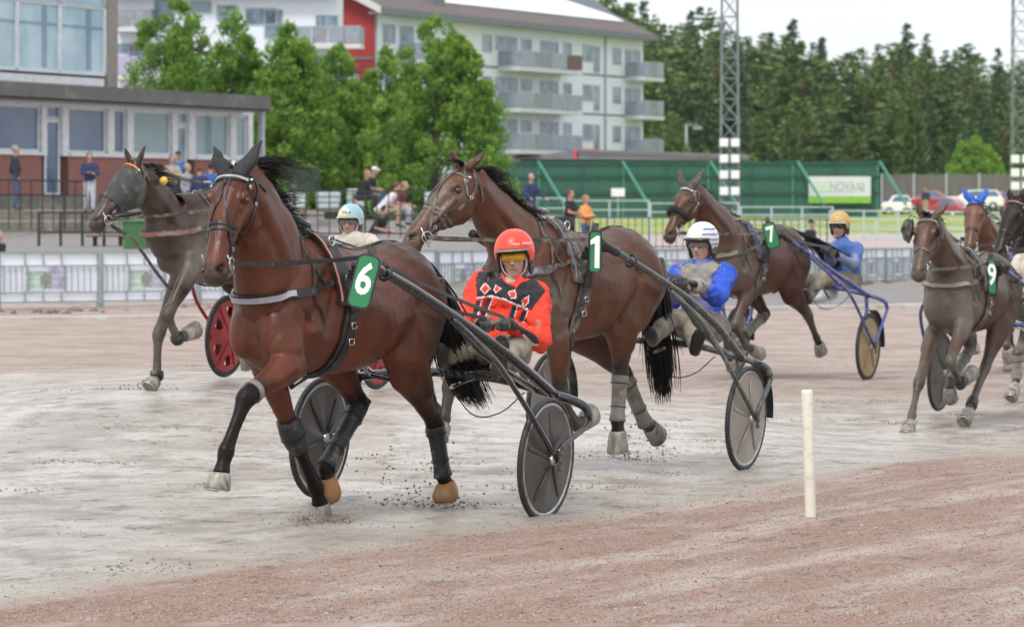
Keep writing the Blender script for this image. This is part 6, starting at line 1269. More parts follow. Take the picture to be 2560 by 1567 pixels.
# ---------------- buildings
mat('render_white', (.74, .78, .84), .8, var=.03, scale=1.5); mat('render_red', (.36, .035, .035), .75, var=.08, scale=2, stretch=(8, 8, .5)); mat('trim_grey_dark', (.16, .18, .20), .6, var=.08); mat('roof_brown', (.13, .10, .095), .8, var=.2, scale=3, bump=.3)
mat('solar_white', (.78, .80, .84), .45, var=.03); mat('balcony_white', (.60, .60, .60), .7, var=.06); mat('balcony_glass', (.30, .35, .40), .25, var=.12, scale=2, alpha=.82); mat('balcony_mesh', (.25, .27, .29), .6, var=.2, scale=3); mat('balcony_brown', (.14, .095, .085), .7); mat('balcony_lilac', (.42, .38, .55), .7); mat('frame_white', (.66, .68, .70), .5); mat('frame_grey', (.40, .43, .47), .5)
def glass_mat(name, c, c2, rough=.08, sc=1.2):
    m, n, l, b = newmat(name); tc = n.new('ShaderNodeTexCoord'); z = n.new('ShaderNodeTexNoise'); z.inputs['Scale'].default_value = sc; z.inputs['Detail'].default_value = 3; l.new(tc.outputs['Object'], z.inputs[0]); r = n.new('ShaderNodeValToRGB')
    r.color_ramp.elements[0].position = .38; r.color_ramp.elements[0].color = (*c, 1); r.color_ramp.elements[1].position = .62; r.color_ramp.elements[1].color = (*c2, 1); l.new(z.outputs['Fac'], r.inputs[0]); l.new(r.outputs[0], b.inputs['Base Color']); b.inputs['Roughness'].default_value = rough; b.inputs['Specular IOR Level'].default_value = .55; MATS[name] = m; return m
glass_mat('pane_flat', (.09, .14, .18), (.22, .31, .37)); glass_mat('pane_blue', (.075, .11, .20), (.12, .17, .28), .1, .4); glass_mat('pane_green', (.17, .27, .28), (.26, .36, .40), .1, .5); glass_mat('pane_tower', (.24, .40, .47), (.46, .60, .66), .06, .5); glass_mat('pane_tower_dark', (.12, .20, .28), (.2, .30, .38), .06, .5)
class Wall:
    """an upright plane from A to B (x, y); q metres along, z up, o out towards the camera"""
    def __init__(s, A, B):
        s.A = Vector((*A, 0)); s.u = (Vector((*B, 0)) - s.A); s.L = s.u.length; s.u /= s.L; s.n = Vector((s.u.y, -s.u.x, 0)); s.rot = Matrix((s.u, -s.n, Vector((0, 0, 1)))).transposed()
    def q(s, px): k = (px - CX) / F; return (k * s.A.y - s.A.x) / (s.u.x - k * s.u.y)
    def qo(s, px, o): k = (px - CX) / F; A = s.A + s.n * o; return (k * A.y - A.x) / (s.u.x - k * s.u.y)
    def D(s, px): return s.A.y + s.u.y * s.q(px)
    def z(s, p): return CH + (HY - p[1]) / F * s.D(p[0])
    def P(s, q, o, z): return s.A + s.u * q + s.n * o + Vector((0, 0, z))
    def box(s, mb, q0, q1, z0_, z1_, o0, o1): mb.box(s.P((q0 + q1) / 2, (o0 + o1) / 2, (z0_ + z1_) / 2), (abs(q1 - q0), abs(o1 - o0), abs(z1_ - z0_)), s.rot)
def one(name, fn, m_, parent=None, **k): mb = MB(); fn(mb); return mb.obj(name, MATS[m_] if isinstance(m_, str) else m_, parent, **k)
def window(W, q0, q1, za, zb, root, pane='pane_flat', fr='frame_grey', t=.07, mull=0, o=0.0):
    def frame(mb):
        W.box(mb, q0, q1, zb - t, zb, o + .0, o + .05); W.box(mb, q0, q1, za, za + t, o + .0, o + .06); W.box(mb, q0, q0 + t, za + t, zb - t, o + .0, o + .048); W.box(mb, q1 - t, q1, za + t, zb - t, o + .0, o + .048)
        for k in range(mull): c = q0 + (q1 - q0) * (k + 1) / (mull + 1); W.box(mb, c - t / 2, c + t / 2, za + t, zb - t, o + .0, o + .045)
    w = one('window', frame, fr, root); one('pane', lambda mb: W.box(mb, q0 + t * .6, q1 - t * .6, za + t * .6, zb - t * .6, o + .003, o + .02), pane, w); return w
def balcony(W, q0, q1, zf, root, dep=1.6, rail='balcony_glass', h=1.05, panels=4, brown=None):
    s = one('balcony', lambda mb: W.box(mb, q0, q1, zf - .28, zf, 0.002, dep), 'balcony_white', root)
    for k in range(panels):
        a = q0 + (q1 - q0) * k / panels; b = q0 + (q1 - q0) * (k + 1) / panels - .05; one('railing_panel', lambda mb: W.box(mb, a, b, zf + .05, zf + h, dep - .06, dep - .02), brown if (brown and k == panels - 1) else (rail if k % 3 != 1 else 'balcony_mesh'), s)
    one('railing_side', lambda mb: (W.box(mb, q0, q0 + .04, zf + .05, zf + h, .05, dep - .07), W.box(mb, q1 - .04, q1, zf + .05, zf + h, .05, dep - .07)), rail, s) if False else None
    one('railing_side', lambda mb: W.box(mb, q0, q0 + .04, zf + .05, zf + h, .05, dep - .07), rail, s); one('railing_side', lambda mb: W.box(mb, q1 - .04, q1, zf + .05, zf + h, .05, dep - .07), rail, s)
    one('handrail', lambda mb: W.box(mb, q0, q1, zf + h + .002, zf + h + .05, dep - .07, dep - .01), 'frame_grey', s); return s
# --- flats B: long white front with brown roof and red gable
WB = Wall((-8.7, 244), (9.62, 281.6)); ze = 14.5; rb = empty('apartment_building', (0, 262, 1.5), 'white apartment building with a red gable end, brown roof and white roof panels', 'building')
body = MB(); A_ = WB.P(0, 0, 1.0); L_ = WB.L
body.prism([WB.P(0, 0, 1.0), WB.P(L_, 0, 1.0), WB.P(L_, 0, ze), WB.P(0, 0, ze)], -WB.n * 12); body.obj('wall', MATS['render_white'], rb)
gb = MB(); gb.prism([WB.P(-.02, .003, 1), WB.P(-.02, .003, ze), WB.P(-.02, -6, ze + 3.4), WB.P(-.02, -12, ze), WB.P(-.02, -12, 1)], -WB.u * .12); gb.obj('gable_wall', MATS['render_red'], rb)
for z_ in (11.5, 8.7, 5.9): one('floor_band', lambda mb: mb.prism([WB.P(-.18, .0, z_ - .08), WB.P(-.18, .0, z_ + .08), WB.P(-.18, -12, z_ + .08), WB.P(-.18, -12, z_ - .08)], -WB.u * .03), 'trim_grey_dark', rb); one('floor_band', lambda mb: WB.box(mb, .05, L_ - .02, z_ - .07, z_ + .07, .002, .03), 'trim_grey_dark', rb)
m = MB(); m.prism([WB.P(-1.0, .9, ze - .1), WB.P(-1.0, -6, ze + 3.3), WB.P(-1.0, -6, ze + 3.55), WB.P(-1.0, 1.0, ze + .15)], WB.u * (L_ + 1.2)); m.prism([WB.P(-1.0, -6.003, ze + 3.3), WB.P(-1.0, -13, ze - .1), WB.P(-1.0, -13, ze + .15), WB.P(-1.0, -6.003, ze + 3.55)], WB.u * (L_ + 1.2)); rf = m.obj('roof', MATS['roof_brown'], rb)
one('gutter', lambda mb: WB.box(mb, -1.0, L_ + .25, ze - .25, ze + .12, 1.01, 1.15), 'trim_grey_dark', rf); one('soffit', lambda mb: WB.box(mb, -.9, L_ + .15, ze - .22, ze - .12, .05, 1.0), 'frame_grey', rf)
one('verge_board', lambda mb: mb.prism([WB.P(-1.05, 1.0, ze - .25), WB.P(-1.05, 1.0, ze + .22), WB.P(-1.05, -6, ze + 3.65), WB.P(-1.05, -6, ze + 3.2)], -WB.u * .1), 'balcony_white', rf)
def slope(q, v, up=.0): k = 1.0 - v * 7.0; return WB.P(q, k, ze + .15 + v * 3.4 + up)
for a, b, lo, hi in ((1.5, 9.2, .52, .95), (10.8, L_ - 1.6, .26, .80)): mb = MB(); mb.prism([slope(a, lo, .05), slope(b, lo, .05), slope(b, hi, .05), slope(a, hi, .05)], (0, 0, .06)); mb.obj('roof_panel', MATS['solar_white'], rf)
mb = MB(); WB.box(mb, 9.0, 10.6, ze + .6, ze + 1.5, -1.6, -.4); mb.obj('roof_hatch', MATS['trim_grey_dark'], rf)
def gablet(q):   # small cross gable at the right end of the roof
    mb = MB(); mb.prism([slope(q - 3.2, .9), slope(q + 3.2, .35), slope(q + .0, .9, 2.4)], -WB.n * 4); return mb.obj('roof_gable', MATS['trim_grey_dark'], rf)
gablet(L_ - 4.5)
def bw(x, ya, yb, w, **k): q = WB.q(x); z1_, z0b = WB.z((x, ya)), WB.z((x, yb)); window(WB, q - w / 2, q + w / 2, z0b, z1_, rb, **k)
G13 = lambda x, y: z13(x, y)
for xs, ya, yb, w in ((470, 168, 298, 1.7), (590, 180, 300, 1.9), (905, 215, 335, 1.6), (1143, 238, 360, 1.5), (1272, 250, 350, 3.4), (1410, 268, 345, 1.6), (1545, 280, 375, 1.8), (1605, 288, 380, 1.1), (1693, 295, 380, 1.3), (1830, 310, 425, 1.6), (1892, 318, 498, 1.0), (2030, 332, 445, 1.4), (2108, 340, 430, 1.1), (2165, 345, 430, 1.2)):
    p1, p2 = G13(xs, ya), G13(xs, yb); k = 2 if w > 3 else 0; bw(p1[0], p1[1], p2[1], w, mull=k)
    for j in (1, 2):
        D_ = WB.D(p1[0]); dy = 2.8 * F / D_ * j; bw(p1[0], p1[1] + dy, p2[1] + dy - (0 if w != 1.0 else 2), w, mull=k)
for j, zf in enumerate((11.5, 8.7, 5.9)):
    q0, q1 = WB.q(G13(1215, 0)[0]), WB.qo(G13(1800, 0)[0], 1.7); balcony(WB, q0, q1, zf + .05, rb, dep=1.7, panels=4, brown='balcony_brown' if j == 0 else None)
    q3 = WB.q(G13(2085, 0)[0]); balcony(WB, q3, WB.qo(1661, 1.6), zf + .02, rb, dep=1.6, panels=3)
    q4 = WB.q(G13(540, 0)[0]); balcony(WB, q4, q4 + 3.5, zf, rb, panels=2) if j < 2 else None
for x in (1945, 375): q = WB.q(G13(x, 0)[0]); one('drainpipe', lambda mb: WB.box(mb, q, q + .12, 3, ze - .2, .035, .14), 'frame_grey', rb)
# --- flats A, nearer the pavilion
WA = Wall((-27.5, 238.8), (-10.85, 237.2)); ra = empty('apartment_building', (-19, 240, 1.5), 'white apartment building partly behind the green trees with a lilac balcony', 'building'); zea = 15.3
mb = MB(); mb.prism([WA.P(0, 0, 1), WA.P(WA.L, 0, 1), WA.P(WA.L, 0, zea), WA.P(0, 0, zea)], -WA.n * 3); mb.obj('wall', MATS['render_white'], ra)
mb = MB(); mb.prism([WA.P(-1, .8, zea), WA.P(-1, -1.5, zea + 1.0), WA.P(-1, -3.6, zea), WA.P(-1, -3.6, zea + .25), WA.P(-1, -1.5, zea + 1.25), WA.P(-1, .9, zea + .25)], WA.u * (WA.L + 1.4)); mb.obj('roof', MATS['roof_brown'], ra)
one('gutter', lambda mb: WA.box(mb, -1, WA.L + .4, zea - .12, zea + .2, .91, 1.05), 'trim_grey_dark', ra)
for x, ya, yb, w in ((1080, 380, 470, 1.5), (1240, 390, 560, 1.6), (1440, -40, 240, 1.3), (1990, 45, 190, 1.3), (2290, 72, 225, 2.0), (2400, 85, 340, 1.2), (1760, 10, 120, 1.4)):
    p1, p2 = z10(x, ya), z10(x, yb); q = WA.q(p1[0]); window(WA, q - w / 2, q + w / 2, WA.z(p2), WA.z(p1), ra)
for x, ya, yb, w in ((8, 105, 200, .7), (62, 105, 200, 1.2), (8, 400, 500, .8), (62, 400, 500, 1.2)): p1, p2 = z13(x, ya), z13(x, yb); q = WA.q(p1[0]); window(WA, q - w / 2, q + w / 2, WA.z(p2), WA.z(p1), ra)
for x0, x1, y, r_ in ((1040, 1365, 250, 'balcony_mesh'), (1040, 1345, 665, 'balcony_lilac')): a, b = z10(x0, y), z10(x1, y); balcony(WA, WA.q(a[0]), WA.q(b[0]), WA.z(a), ra, rail=r_, h=1.1, panels=2, brown=r_)
a, b = z13(-140, 305), z13(280, 330); balcony(WA, WA.q(a[0]), WA.qo(902, 1.6), WA.z(z13(0, 310)), ra, panels=4); balcony(WA, WA.q(a[0]), WA.qo(890, 1.6), WA.z(z13(0, 310)) - 5.7 + 2.8, ra, panels=3)
# --- pavilion of the grandstand: brick plinth, big windows, flat roof, glass tower
WL = Wall((-14.7, 110.5), (-8.05, 125.5)); rp = empty('pavilion', (-11.5, 118, 1.7), 'low brick pavilion with wide windows, a grey flat roof edge and a glass tower', 'building'); Lp = WL.L; zr1, zr0 = 5.42, 5.02
ext = -6
def wl(x, y): p = z10(x, y); return WL.q(p[0]), WL.z(p)
zs = WL.z(z10(1200, 1385)); zt = 4.92
brick = newmat('brick_red'); n_, l_, b_ = brick[1], brick[2], brick[3]; bt_ = n_.new('ShaderNodeTexBrick'); bt_.inputs['Color1'].default_value = (.30, .085, .065, 1); bt_.inputs['Color2'].default_value = (.22, .065, .055, 1); bt_.inputs['Mortar'].default_value = (.30, .25, .22, 1); bt_.inputs['Scale'].default_value = 4; tc_ = n_.new('ShaderNodeTexCoord'); mp_ = n_.new('ShaderNodeMapping'); mp_.inputs['Rotation'].default_value = (R(90), 0, 0); l_.new(tc_.outputs['Object'], mp_.inputs[0]); l_.new(mp_.outputs[0], bt_.inputs[0]); l_.new(bt_.outputs[0], b_.inputs['Base Color']); b_.inputs['Roughness'].default_value = .85; MATS['brick_red'] = brick[0]
Q = [wl(x, 0)[0] for x in (0, 365, 410, 545, 600, 945, 1000, 1115, 1170, 1510, 1555, 1655, 1710, 2020, 2070, 2175, 2215)]
mat('concrete_olive', (.15, .145, .115), .9, var=.2, scale=2, dirt=(.28, .26, .22), dirt_amt=.4, dscale=1.5); mat('concrete', (.30, .285, .26), .9, var=.12, scale=3, dirt=(.16, .15, .12), dirt_amt=.4, dscale=2); mat('concrete_pale', (.42, .38, .35), .9, var=.08, scale=2)
one('plinth', lambda mb: WL.box(mb, ext, Lp - .1, .8, 2.20, -8, .12), 'concrete_olive', rp)
def walls(mb):
    for a, b in ((ext, Q[1]), (Q[4], Q[10] - .1), (Q[12], Q[16])): WL.box(mb, a, b, 2.203, zs, -.30, 0)
one('wall', walls, 'brick_red', rp); one('back_wall', lambda mb: WL.box(mb, ext, Q[16], 1.953, zt, -8, -.9), 'trim_grey_dark', rp)
one('lintel', lambda mb: WL.box(mb, ext, Q[16], zt - .05, zt + .03, -.28, .04), 'frame_white', rp); one('sill', lambda mb: [WL.box(mb, a, b, zs, zs + .09, -.26, .10) for a, b in ((ext, Q[1]), (Q[4], Q[10] - .1), (Q[12], Q[16]))], 'frame_white', rp)
for a, b, pn in ((ext, Q[1], 'pane_blue'), (Q[4], Q[5], 'pane_blue'), (Q[6], Q[7], 'pane_blue'), (Q[8], Q[9], 'pane_green'), (Q[12], Q[13], 'pane_green'), (Q[14], Q[15], 'pane_green')): window(WL, a + .02, b - .02, zs + .095, zt - .052, rp, pn, 'frame_white', .08, o=-.12)
for a, b in ((Q[1], Q[2]), (Q[3], Q[4]), (Q[5], Q[6]), (Q[7], Q[8]), (Q[9], Q[10]), (Q[11], Q[12]), (Q[13], Q[14]), (Q[15], Q[16])): one('post', lambda mb: WL.box(mb, a, b, zs + .0 if (b, a) not in () else 2, zt - .052, -.15, .02), 'frame_white', rp)
for a, b, pn in ((Q[2], Q[3], 'pane_blue'), (Q[10], Q[11], 'pane_flat')): d_ = window(WL, a + .01, b - .01, 2.21, zt - .45, rp, pn, 'frame_white', .09, o=-.12); d_.name = 'door'; window(WL, a + .01, b - .01, zt - .43, zt - .052, rp, pn, 'frame_white', .05, o=-.12)
mb = MB(); WL.box(mb, ext, WL.qo(677, 1.2), zr0, zr1 + .02, -8.5, 1.2); rf = mb.obj('roof', mat('roof_edge', (.12, .115, .11), .7, var=.12, scale=1.2, dirt=(.2, .2, .19), dirt_amt=.25, dscale=.8), rp); one('roof_trim', lambda mb: WL.box(mb, ext, WL.qo(675, 1.12), zt + .055, zr0 - .003, -8.4, 1.12), 'hood_black', rf); one('soffit', lambda mb: WL.box(mb, ext, WL.qo(668, .9), zt + .034, zt + .052, -8, .9), 'concrete_pale', rf)
qs = WL.qo(656, .9); one('corner_post', lambda mb: WL.box(mb, qs - .08, qs + .08, 1.6, zt + .032, .8, .95), 'frame_grey', rp)
# tower
Tq0, Tq1 = ext, wl(1030, 0)[0]; zb_ = WL.z(z10(700, 745)) + .05; zt_ = 12.0; to = -.2; tw = one('tower_wall', lambda mb: WL.box(mb, Tq0, Tq1 - .35, zb_, zt_, to - 6, to - .25), 'trim_grey_dark', rp)
one('tower_base', lambda mb: WL.box(mb, Tq0, wl(950, 0)[0], zb_ - .15, zb_ + .18, to - .2, to + .06), 'frame_white', tw)
rows = [zb_ + .30, WL.z(z10(560, 30)), WL.z(z10(560, 30)) + 2.3, zt_]; cols = [Tq0, wl(185, 0)[0], wl(560, 0)[0], wl(955, 0)[0]]
for i in range(3):
    for j in range(3):
        a, b, c, d = cols[i] + .05, cols[i + 1] - .05, rows[j] + .05, rows[j + 1] - .05; w_ = one('curtain_frame', lambda mb: (WL.box(mb, a - .1, b + .1, d - .02, d + .08, to - .1, to + .05), WL.box(mb, b - .0, b + .14, c, d, to - .1, to + .07), WL.box(mb, a - .1, b + .1, c - .09, c, to - .1, to + .055)), 'frame_grey' if j else 'frame_white', tw); one('pane', lambda mb: WL.box(mb, a, b, c, d, to - .08, to), 'pane_tower', w_)
        if j == 0: one('inner_blind', lambda mb: WL.box(mb, a + (b - a) * .62, a + (b - a) * .74, c + .05, d - .05, to + .003, to + .008), 'pane_tower_dark', w_); one('inner_beam', lambda mb: WL.box(mb, a + .02, b - .02, c + 1.3, c + 1.38, to + .010, to + .014), 'pane_tower_dark', w_)
one('corner_column', lambda mb: WL.box(mb, wl(955, 0)[0] + .08, wl(1040, 0)[0] + .1, zb_ - .35, zt_, to - .5, to + .12), mat('rusty_grey', (.24, .22, .20), .6, dirt=(.35, .22, .12), dirt_amt=.25, dscale=2), tw)
# --- terraces in front of the pavilion
def slab(name, pts, z0_, z1_, m_, label, cat): mb = MB(); mb.prism([Vector((x, y, z0_)) for x, y in pts], (0, 0, z1_ - z0_)); o = mb.obj(name, MATS[m_]); top_origin(o, (pts[0][0], pts[0][1], z0_)); o['kind'] = 'structure'; return o
slab('terrace', [(-24, 105.5), (-6.2, 106.5), (-5.6, 127), (-24, 112)], .6, 1.50, 'concrete_pale', '', ''); slab('terrace_step', [(-24, 107.6), (-6.6, 108.6), (-6.2, 127), (-24, 114)], 1.503, 1.80, 'concrete_pale', '', '')
for k_, (ya_, za_, zb2_, xr_) in enumerate(((105.2, .7, 1.47, -6.4), (107.3, 1.504, 1.77, -6.9))): mb = MB(); mb.prism([Vector((-24, ya_, za_)), Vector((xr_, ya_ + 1.02, za_)), Vector((xr_, ya_ + 1.02, zb2_)), Vector((-24, ya_, zb2_))], (0, .22, 0)); o = mb.obj('retaining_wall', MATS['concrete_olive']); top_origin(o, (-15, ya_, za_)); tag(o, ('lower stained grey concrete edge of the terrace, below the black railing', 'upper low concrete step edge of the terrace, below the pavilion')[k_], 'wall')
# --- green boarding, its braces, shed roof, banner
YG = 232; zg0, zg1 = 1.3, CH + (HY - 404) / F * YG; xg0, xg1 = (1240 - CX) / F * YG, (2203 - CX) / F * YG
rg = empty('board_wall', ((xg0 + xg1) / 2, YG, zg0), 'long dark green corrugated boarding behind the railings', 'fence'); WG = Wall((xg0, YG), (xg1, YG)); mat('board_green', (.028, .11, .08), .7, var=.12, scale=1.5, stretch=(6, 1, .4)); mat('brace_green', (.06, .24, .17), .6, var=.08)
pv = (400 / 3.733 + 1240); pit = 395 / 3.733; xs_ = [pv + pit * k for k in range(-1, 9)]
def corr(mb, a, b, za, zb2):
    n = max(2, int((b - a) / .11)); rg_ = [[WG.P(a + (b - a) * i / n, .03 * (i % 2), za), WG.P(a + (b - a) * i / n, .03 * (i % 2), zb2)] for i in range(n + 1)]; vs = [p for r_ in rg_ for p in r_]; mb.add(vs, [(2 * i, 2 * i + 2, 2 * i + 3, 2 * i + 1) for i in range(n)])
for k in range(len(xs_) - 1):
    a, b = max(0, WG.q(xs_[k])), min(WG.L, WG.q(xs_[k + 1]))
    if b - a > .3: mb = MB(); corr(mb, a + .02, b - .02, zg0, zg1); o = mb.obj('board_panel', MATS['board_green'], rg, fix=False)
for k, x in enumerate(xs_):
    if 0 < WG.q(x) < WG.L: q = WG.q(x); one('post', lambda mb: WG.box(mb, q - .05, q + .05, zg0, zg1 + .02, .04, .13), 'board_green' if k % 2 == 0 else 'brace_green', rg)
for zz in (zg1 - .06, CH + (HY - 441) / F * YG, CH + (HY - 482) / F * YG): one('rail', lambda mb: WG.box(mb, 0, WG.L, zz - .05, zz + .05, .135, .19), mat('rail_dark', (.012, .07, .05), .7), rg)
for xt in (1345, 1556, 1776, 1994, 2199):
    D_ = YG - .2; a = at((xt, 404), D_); b = at((xt + 66, 404 + 108), YG - 3.6); one('brace', lambda mb: mb.bar(a, b, .12, .12), 'brace_green', rg)
mb = MB(); s_ = 262; P_ = lambda x, y, d=s_: at((x, y), d); mb.prism([P_(1262, 399), P_(1440, 376), P_(1445, 399)], (0, 7, 0)); mb.prism([P_(1446, 376), P_(1872, 390), P_(1868, 401), P_(1446, 399)], (0, 9, 0)); o = mb.obj('roof', mat('shed_roof', (.20, .19, .22), .6, var=.12, scale=1)); rs = empty('shed', (P_(1560, 420)), 'long shed with a low grey roof and faint red flashing behind the green boarding', 'building'); adopt(o, rs)
one('roof_edge', lambda mb: mb.bar(P_(1438, 375, 261.8), P_(1870, 389, 261.8), .06, .10), 'shed_roof', o); one('roof_flashing', lambda mb: mb.bar(P_(1436, 374, 261.6), P_(1440, 400, 261.6), .10, .14), 'helmet_red', o); one('roof_flashing', lambda mb: mb.bar(P_(1450, 372, 261.6), P_(1500, 374, 261.6), .04, .06), 'helmet_red', o); one('wall', lambda mb: mb.prism([P_(1270, 402, 263), P_(1865, 402, 263), P_(1865, 520, 263), P_(1270, 520, 263)], (0, 5, 0)), 'trim_grey_dark', rs)
# banner with its lettering
rbn = empty('banner', at((2095, 500), YG - .4), 'white and green sponsor banner hung on the green boarding', 'banner'); mat('banner_white', (.62, .64, .66), .6, var=.04, scale=1); mat('banner_green', (.22, .45, .06), .6); mat('letter_green', (.50, .66, .45), .6); mat('letter_grey', (.40, .41, .46), .6)
WN = Wall((xg0, YG - .45), (xg1, YG - .45)); X15 = lambda x, y: (WN.q(z15(x, y)[0]), WN.z(z15(x, y)))
(a0, t0), (a1, t1) = X15(718, 458), X15(1222, 675); (_, tg) = X15(0, 618)
cb = one('banner_cloth', lambda mb: WN.box(mb, a0, a1, t1, t0, -.04, 0), 'banner_white', rbn); one('green_stripe', lambda mb: WN.box(mb, a0, a1, t1, tg, .002, .006), 'banner_green', cb)
hh = (X15(0, 500)[1] - X15(0, 580)[1])
def word(txt, x0, x1, m_): mb = MB(); q0, q1 = X15(x0, 0)[0], X15(x1, 0)[0]; text_mesh(mb, txt, WN.P((q0 + q1) / 2, .006, X15(0, 545)[1]), WN.u, (0, 0, 1), hh * 1.36, .003, bold=.02, xs=(q1 - q0) / (len(txt) * hh * .90)); mb.obj('lettering', MATS[m_], cb)
word('PRE', 755, 895, 'letter_green'); word('NOVA', 898, 1090, 'letter_grey')
def em(mb): [WN.box(mb, X15(a, 0)[0], X15(b, 0)[0], X15(0, d)[1], X15(0, c)[1], .004, .010) for a, b, c, d in ((1100, 1170, 515, 527), (1156, 1170, 527.5, 585))]
one('emblem', em, 'letter_grey', cb); one('emblem', lambda mb: [WN.box(mb, X15(a, 0)[0], X15(b, 0)[0], X15(0, d)[1], X15(0, c)[1], .004, .010) for a, b, c, d in ((1105, 1148, 545, 556), (1136, 1148, 556.5, 582))], 'banner_green', cb)
one('small_print', lambda mb: WN.box(mb, X15(760, 0)[0], X15(1090, 0)[0], X15(0, 588)[1], X15(0, 582)[1], .004, .008), 'letter_grey', cb)
# white board on a post before the green boarding
rw = empty('sign', at((1545, 540), 152), 'blank white board on a post before the green boarding', 'sign'); one('board', lambda mb: mb.box(at((1545, 481), 152), (.54, .03, .33)), 'paint_white', rw); one('post', lambda mb: mb.bar(at((1545, 492), 152.04), at((1545, 585), 152.04), .05), 'alu', rw)
# noise wall far right
YN = 290; WNs = Wall(((2205 - CX) / F * YN, YN), ((2700 - CX) / F * (YN - 8), YN - 8)); rn = empty('noise_wall', WNs.P(8, 0, 1.5), 'brownish grey plank noise wall behind the parked cars', 'wall'); mat('noise_planks', (.14, .125, .12), .85, var=.2, scale=2, stretch=(5, 5, .4))
for k in range(6):
    a = k * WNs.L / 6; one('wall_panel', lambda mb: WNs.box(mb, a + .06, a + WNs.L / 6 - .06, 1.4, 4.55, -.1, 0), 'noise_planks', rn); one('post', lambda mb: WNs.box(mb, a - .08, a + .055, 1.4, 4.62, -.15, .06), 'frame_grey', rn)
# ---------------- barrier along the track, fences, railings
mat('galv', (.30, .35, .36), .5, metal=.4, var=.12, scale=6); mat('galv_light', (.42, .50, .49), .55, var=.08); mat('black_iron', (.022, .024, .03), .6, var=.15); mat('cloth_white', (.84, .86, .93), .75, var=.04, scale=4); mat('print_purple', (.58, .54, .70), .75, var=.3, scale=9); mat('print_green', (.58, .70, .64), .75, var=.25, scale=7); mat('print_yellow', (.62, .60, .25), .75, var=.2, scale=9); mat('print_grey', (.30, .32, .33), .8)
DB0, DB1 = 68.5, 99.0
Bq = Wall(((0 - CX) / F * 67.0, 67.0), ((2600 - CX) / F * 104, 104)); 
# the barrier line bends slowly: left part almost square to the view, right part running away
BP = [(-420, 65.5), (300, 68.5), (760, 71), (1200, 75), (1700, 84), (2229, 98), (2700, 112)]
BPx = [Vector(((x - CX) / F * d, d, 0)) for x, d in BP]; bpath = catmull(BPx, 10); cum = [0]
for a, b in zip(bpath, bpath[1:]): cum.append(cum[-1] + (b - a).length)
def bpt(s):
    i = max(0, min(len(cum) - 2, int(np.searchsorted(cum, s) - 1))); t = (s - cum[i]) / (cum[i + 1] - cum[i]); return bpath[i].lerp(bpath[i + 1], t)
def bz_(p): px = p.x / p.y * F + CX; return float(np.interp(px, [0, 700, 1700, 2229, 2700], [-.02, -.02, -.12, -.24, -.3]))
pitch = 2.02; s0 = next(s for s in np.arange(0, 16, .01) if bpt(s).x / bpt(s).y * F + CX > 253) - pitch * 3; k = 0; s = s0
barr_m = {}
def barrier(A, B, z, k):
    W = Wall((A.x, A.y), (B.x, B.y)); L = W.L - .04; r = empty('crowd_barrier', W.P(L / 2, 0, z), None, 'barrier', 'white backed barriers along the track'); h = 1.06; T = lambda x: x / 820 * L
    px = int(W.P(L / 2, 0, 0).x / W.P(L / 2, 0, 0).y * F + CX); r['label'] = 'steel barrier with a printed white sheet, one of the row along the track'
    def b_(mb, a, b, c, d, t=.028): W.box(mb, a, b, c, d, -.0 - t / 2, t / 2)
    def frame(mb):
        b_(mb, 0, L, h - .035, h, .036); b_(mb, .0, .035, .16, h - .036, .036); b_(mb, L - .035, L, .16, h - .036, .036); b_(mb, .036, L - .036, .16, .19, .034)
        for z_ in (.33, .80): b_(mb, .036, L - .036, z_, z_ + .022, .024)
        for x in (.26, .44, .62): b_(mb, L * x, L * x + .018, .823, h - .036, .02); b_(mb, L * x, L * x + .018, .192, .328, .02)
        for i in range(4): b_(mb, L * (.055 + .058 * i), L * (.055 + .058 * i) + .014, .353, .798, .016); b_(mb, L * (.72 + .062 * i), L * (.72 + .062 * i) + .014, .353, .798, .016)
        b_(mb, L * .285, L * .285 + .02, .353, .798, .022); b_(mb, L * .66, L * .66 + .02, .353, .798, .022)
        for z_ in (.45, .57, .69): b_(mb, L * .30, L * .655, z_, z_ + .014, .016)
    W.A = W.A + Vector((0, 0, z)); fo = one('frame', frame, 'galv', r)
    for q in (.02, L - .02): one('foot', lambda mb: (W.box(mb, q - .03, q + .03, 0, .16, -.02, .02), W.box(mb, q - .03, q + .03, 0, .02, -.22, .22)), 'galv', r)
    sh = one('sheet', lambda mb: W.box(mb, .02, L - .02, .17, h - .02, -.045, -.035), 'cloth_white', r)
    one('print', lambda mb: W.box(mb, L * .27, L * .47, .36, .72, -.034, -.031), 'print_green', sh); one('print', lambda mb: W.box(mb, L * .50, L * .68, .40, .82, -.034, -.0305), 'print_purple', sh); one('print', lambda mb: W.box(mb, L * .42, L * .53, .42, .70, -.030, -.029), 'print_grey', sh); one('print', lambda mb: [W.box(mb, L * a, L * a + .06, b, b + .05, -.028, -.027) for a, b in ((.42, .64), (.49, .65), (.42, .43), (.50, .44))], 'print_yellow', sh)
while s + pitch < cum[-1]:
    A, B = bpt(max(0, s)), bpt(s + pitch)
    if s >= 0: barrier(A, B, (bz_(A) + bz_(B)) / 2, k)
    s += pitch; k += 1
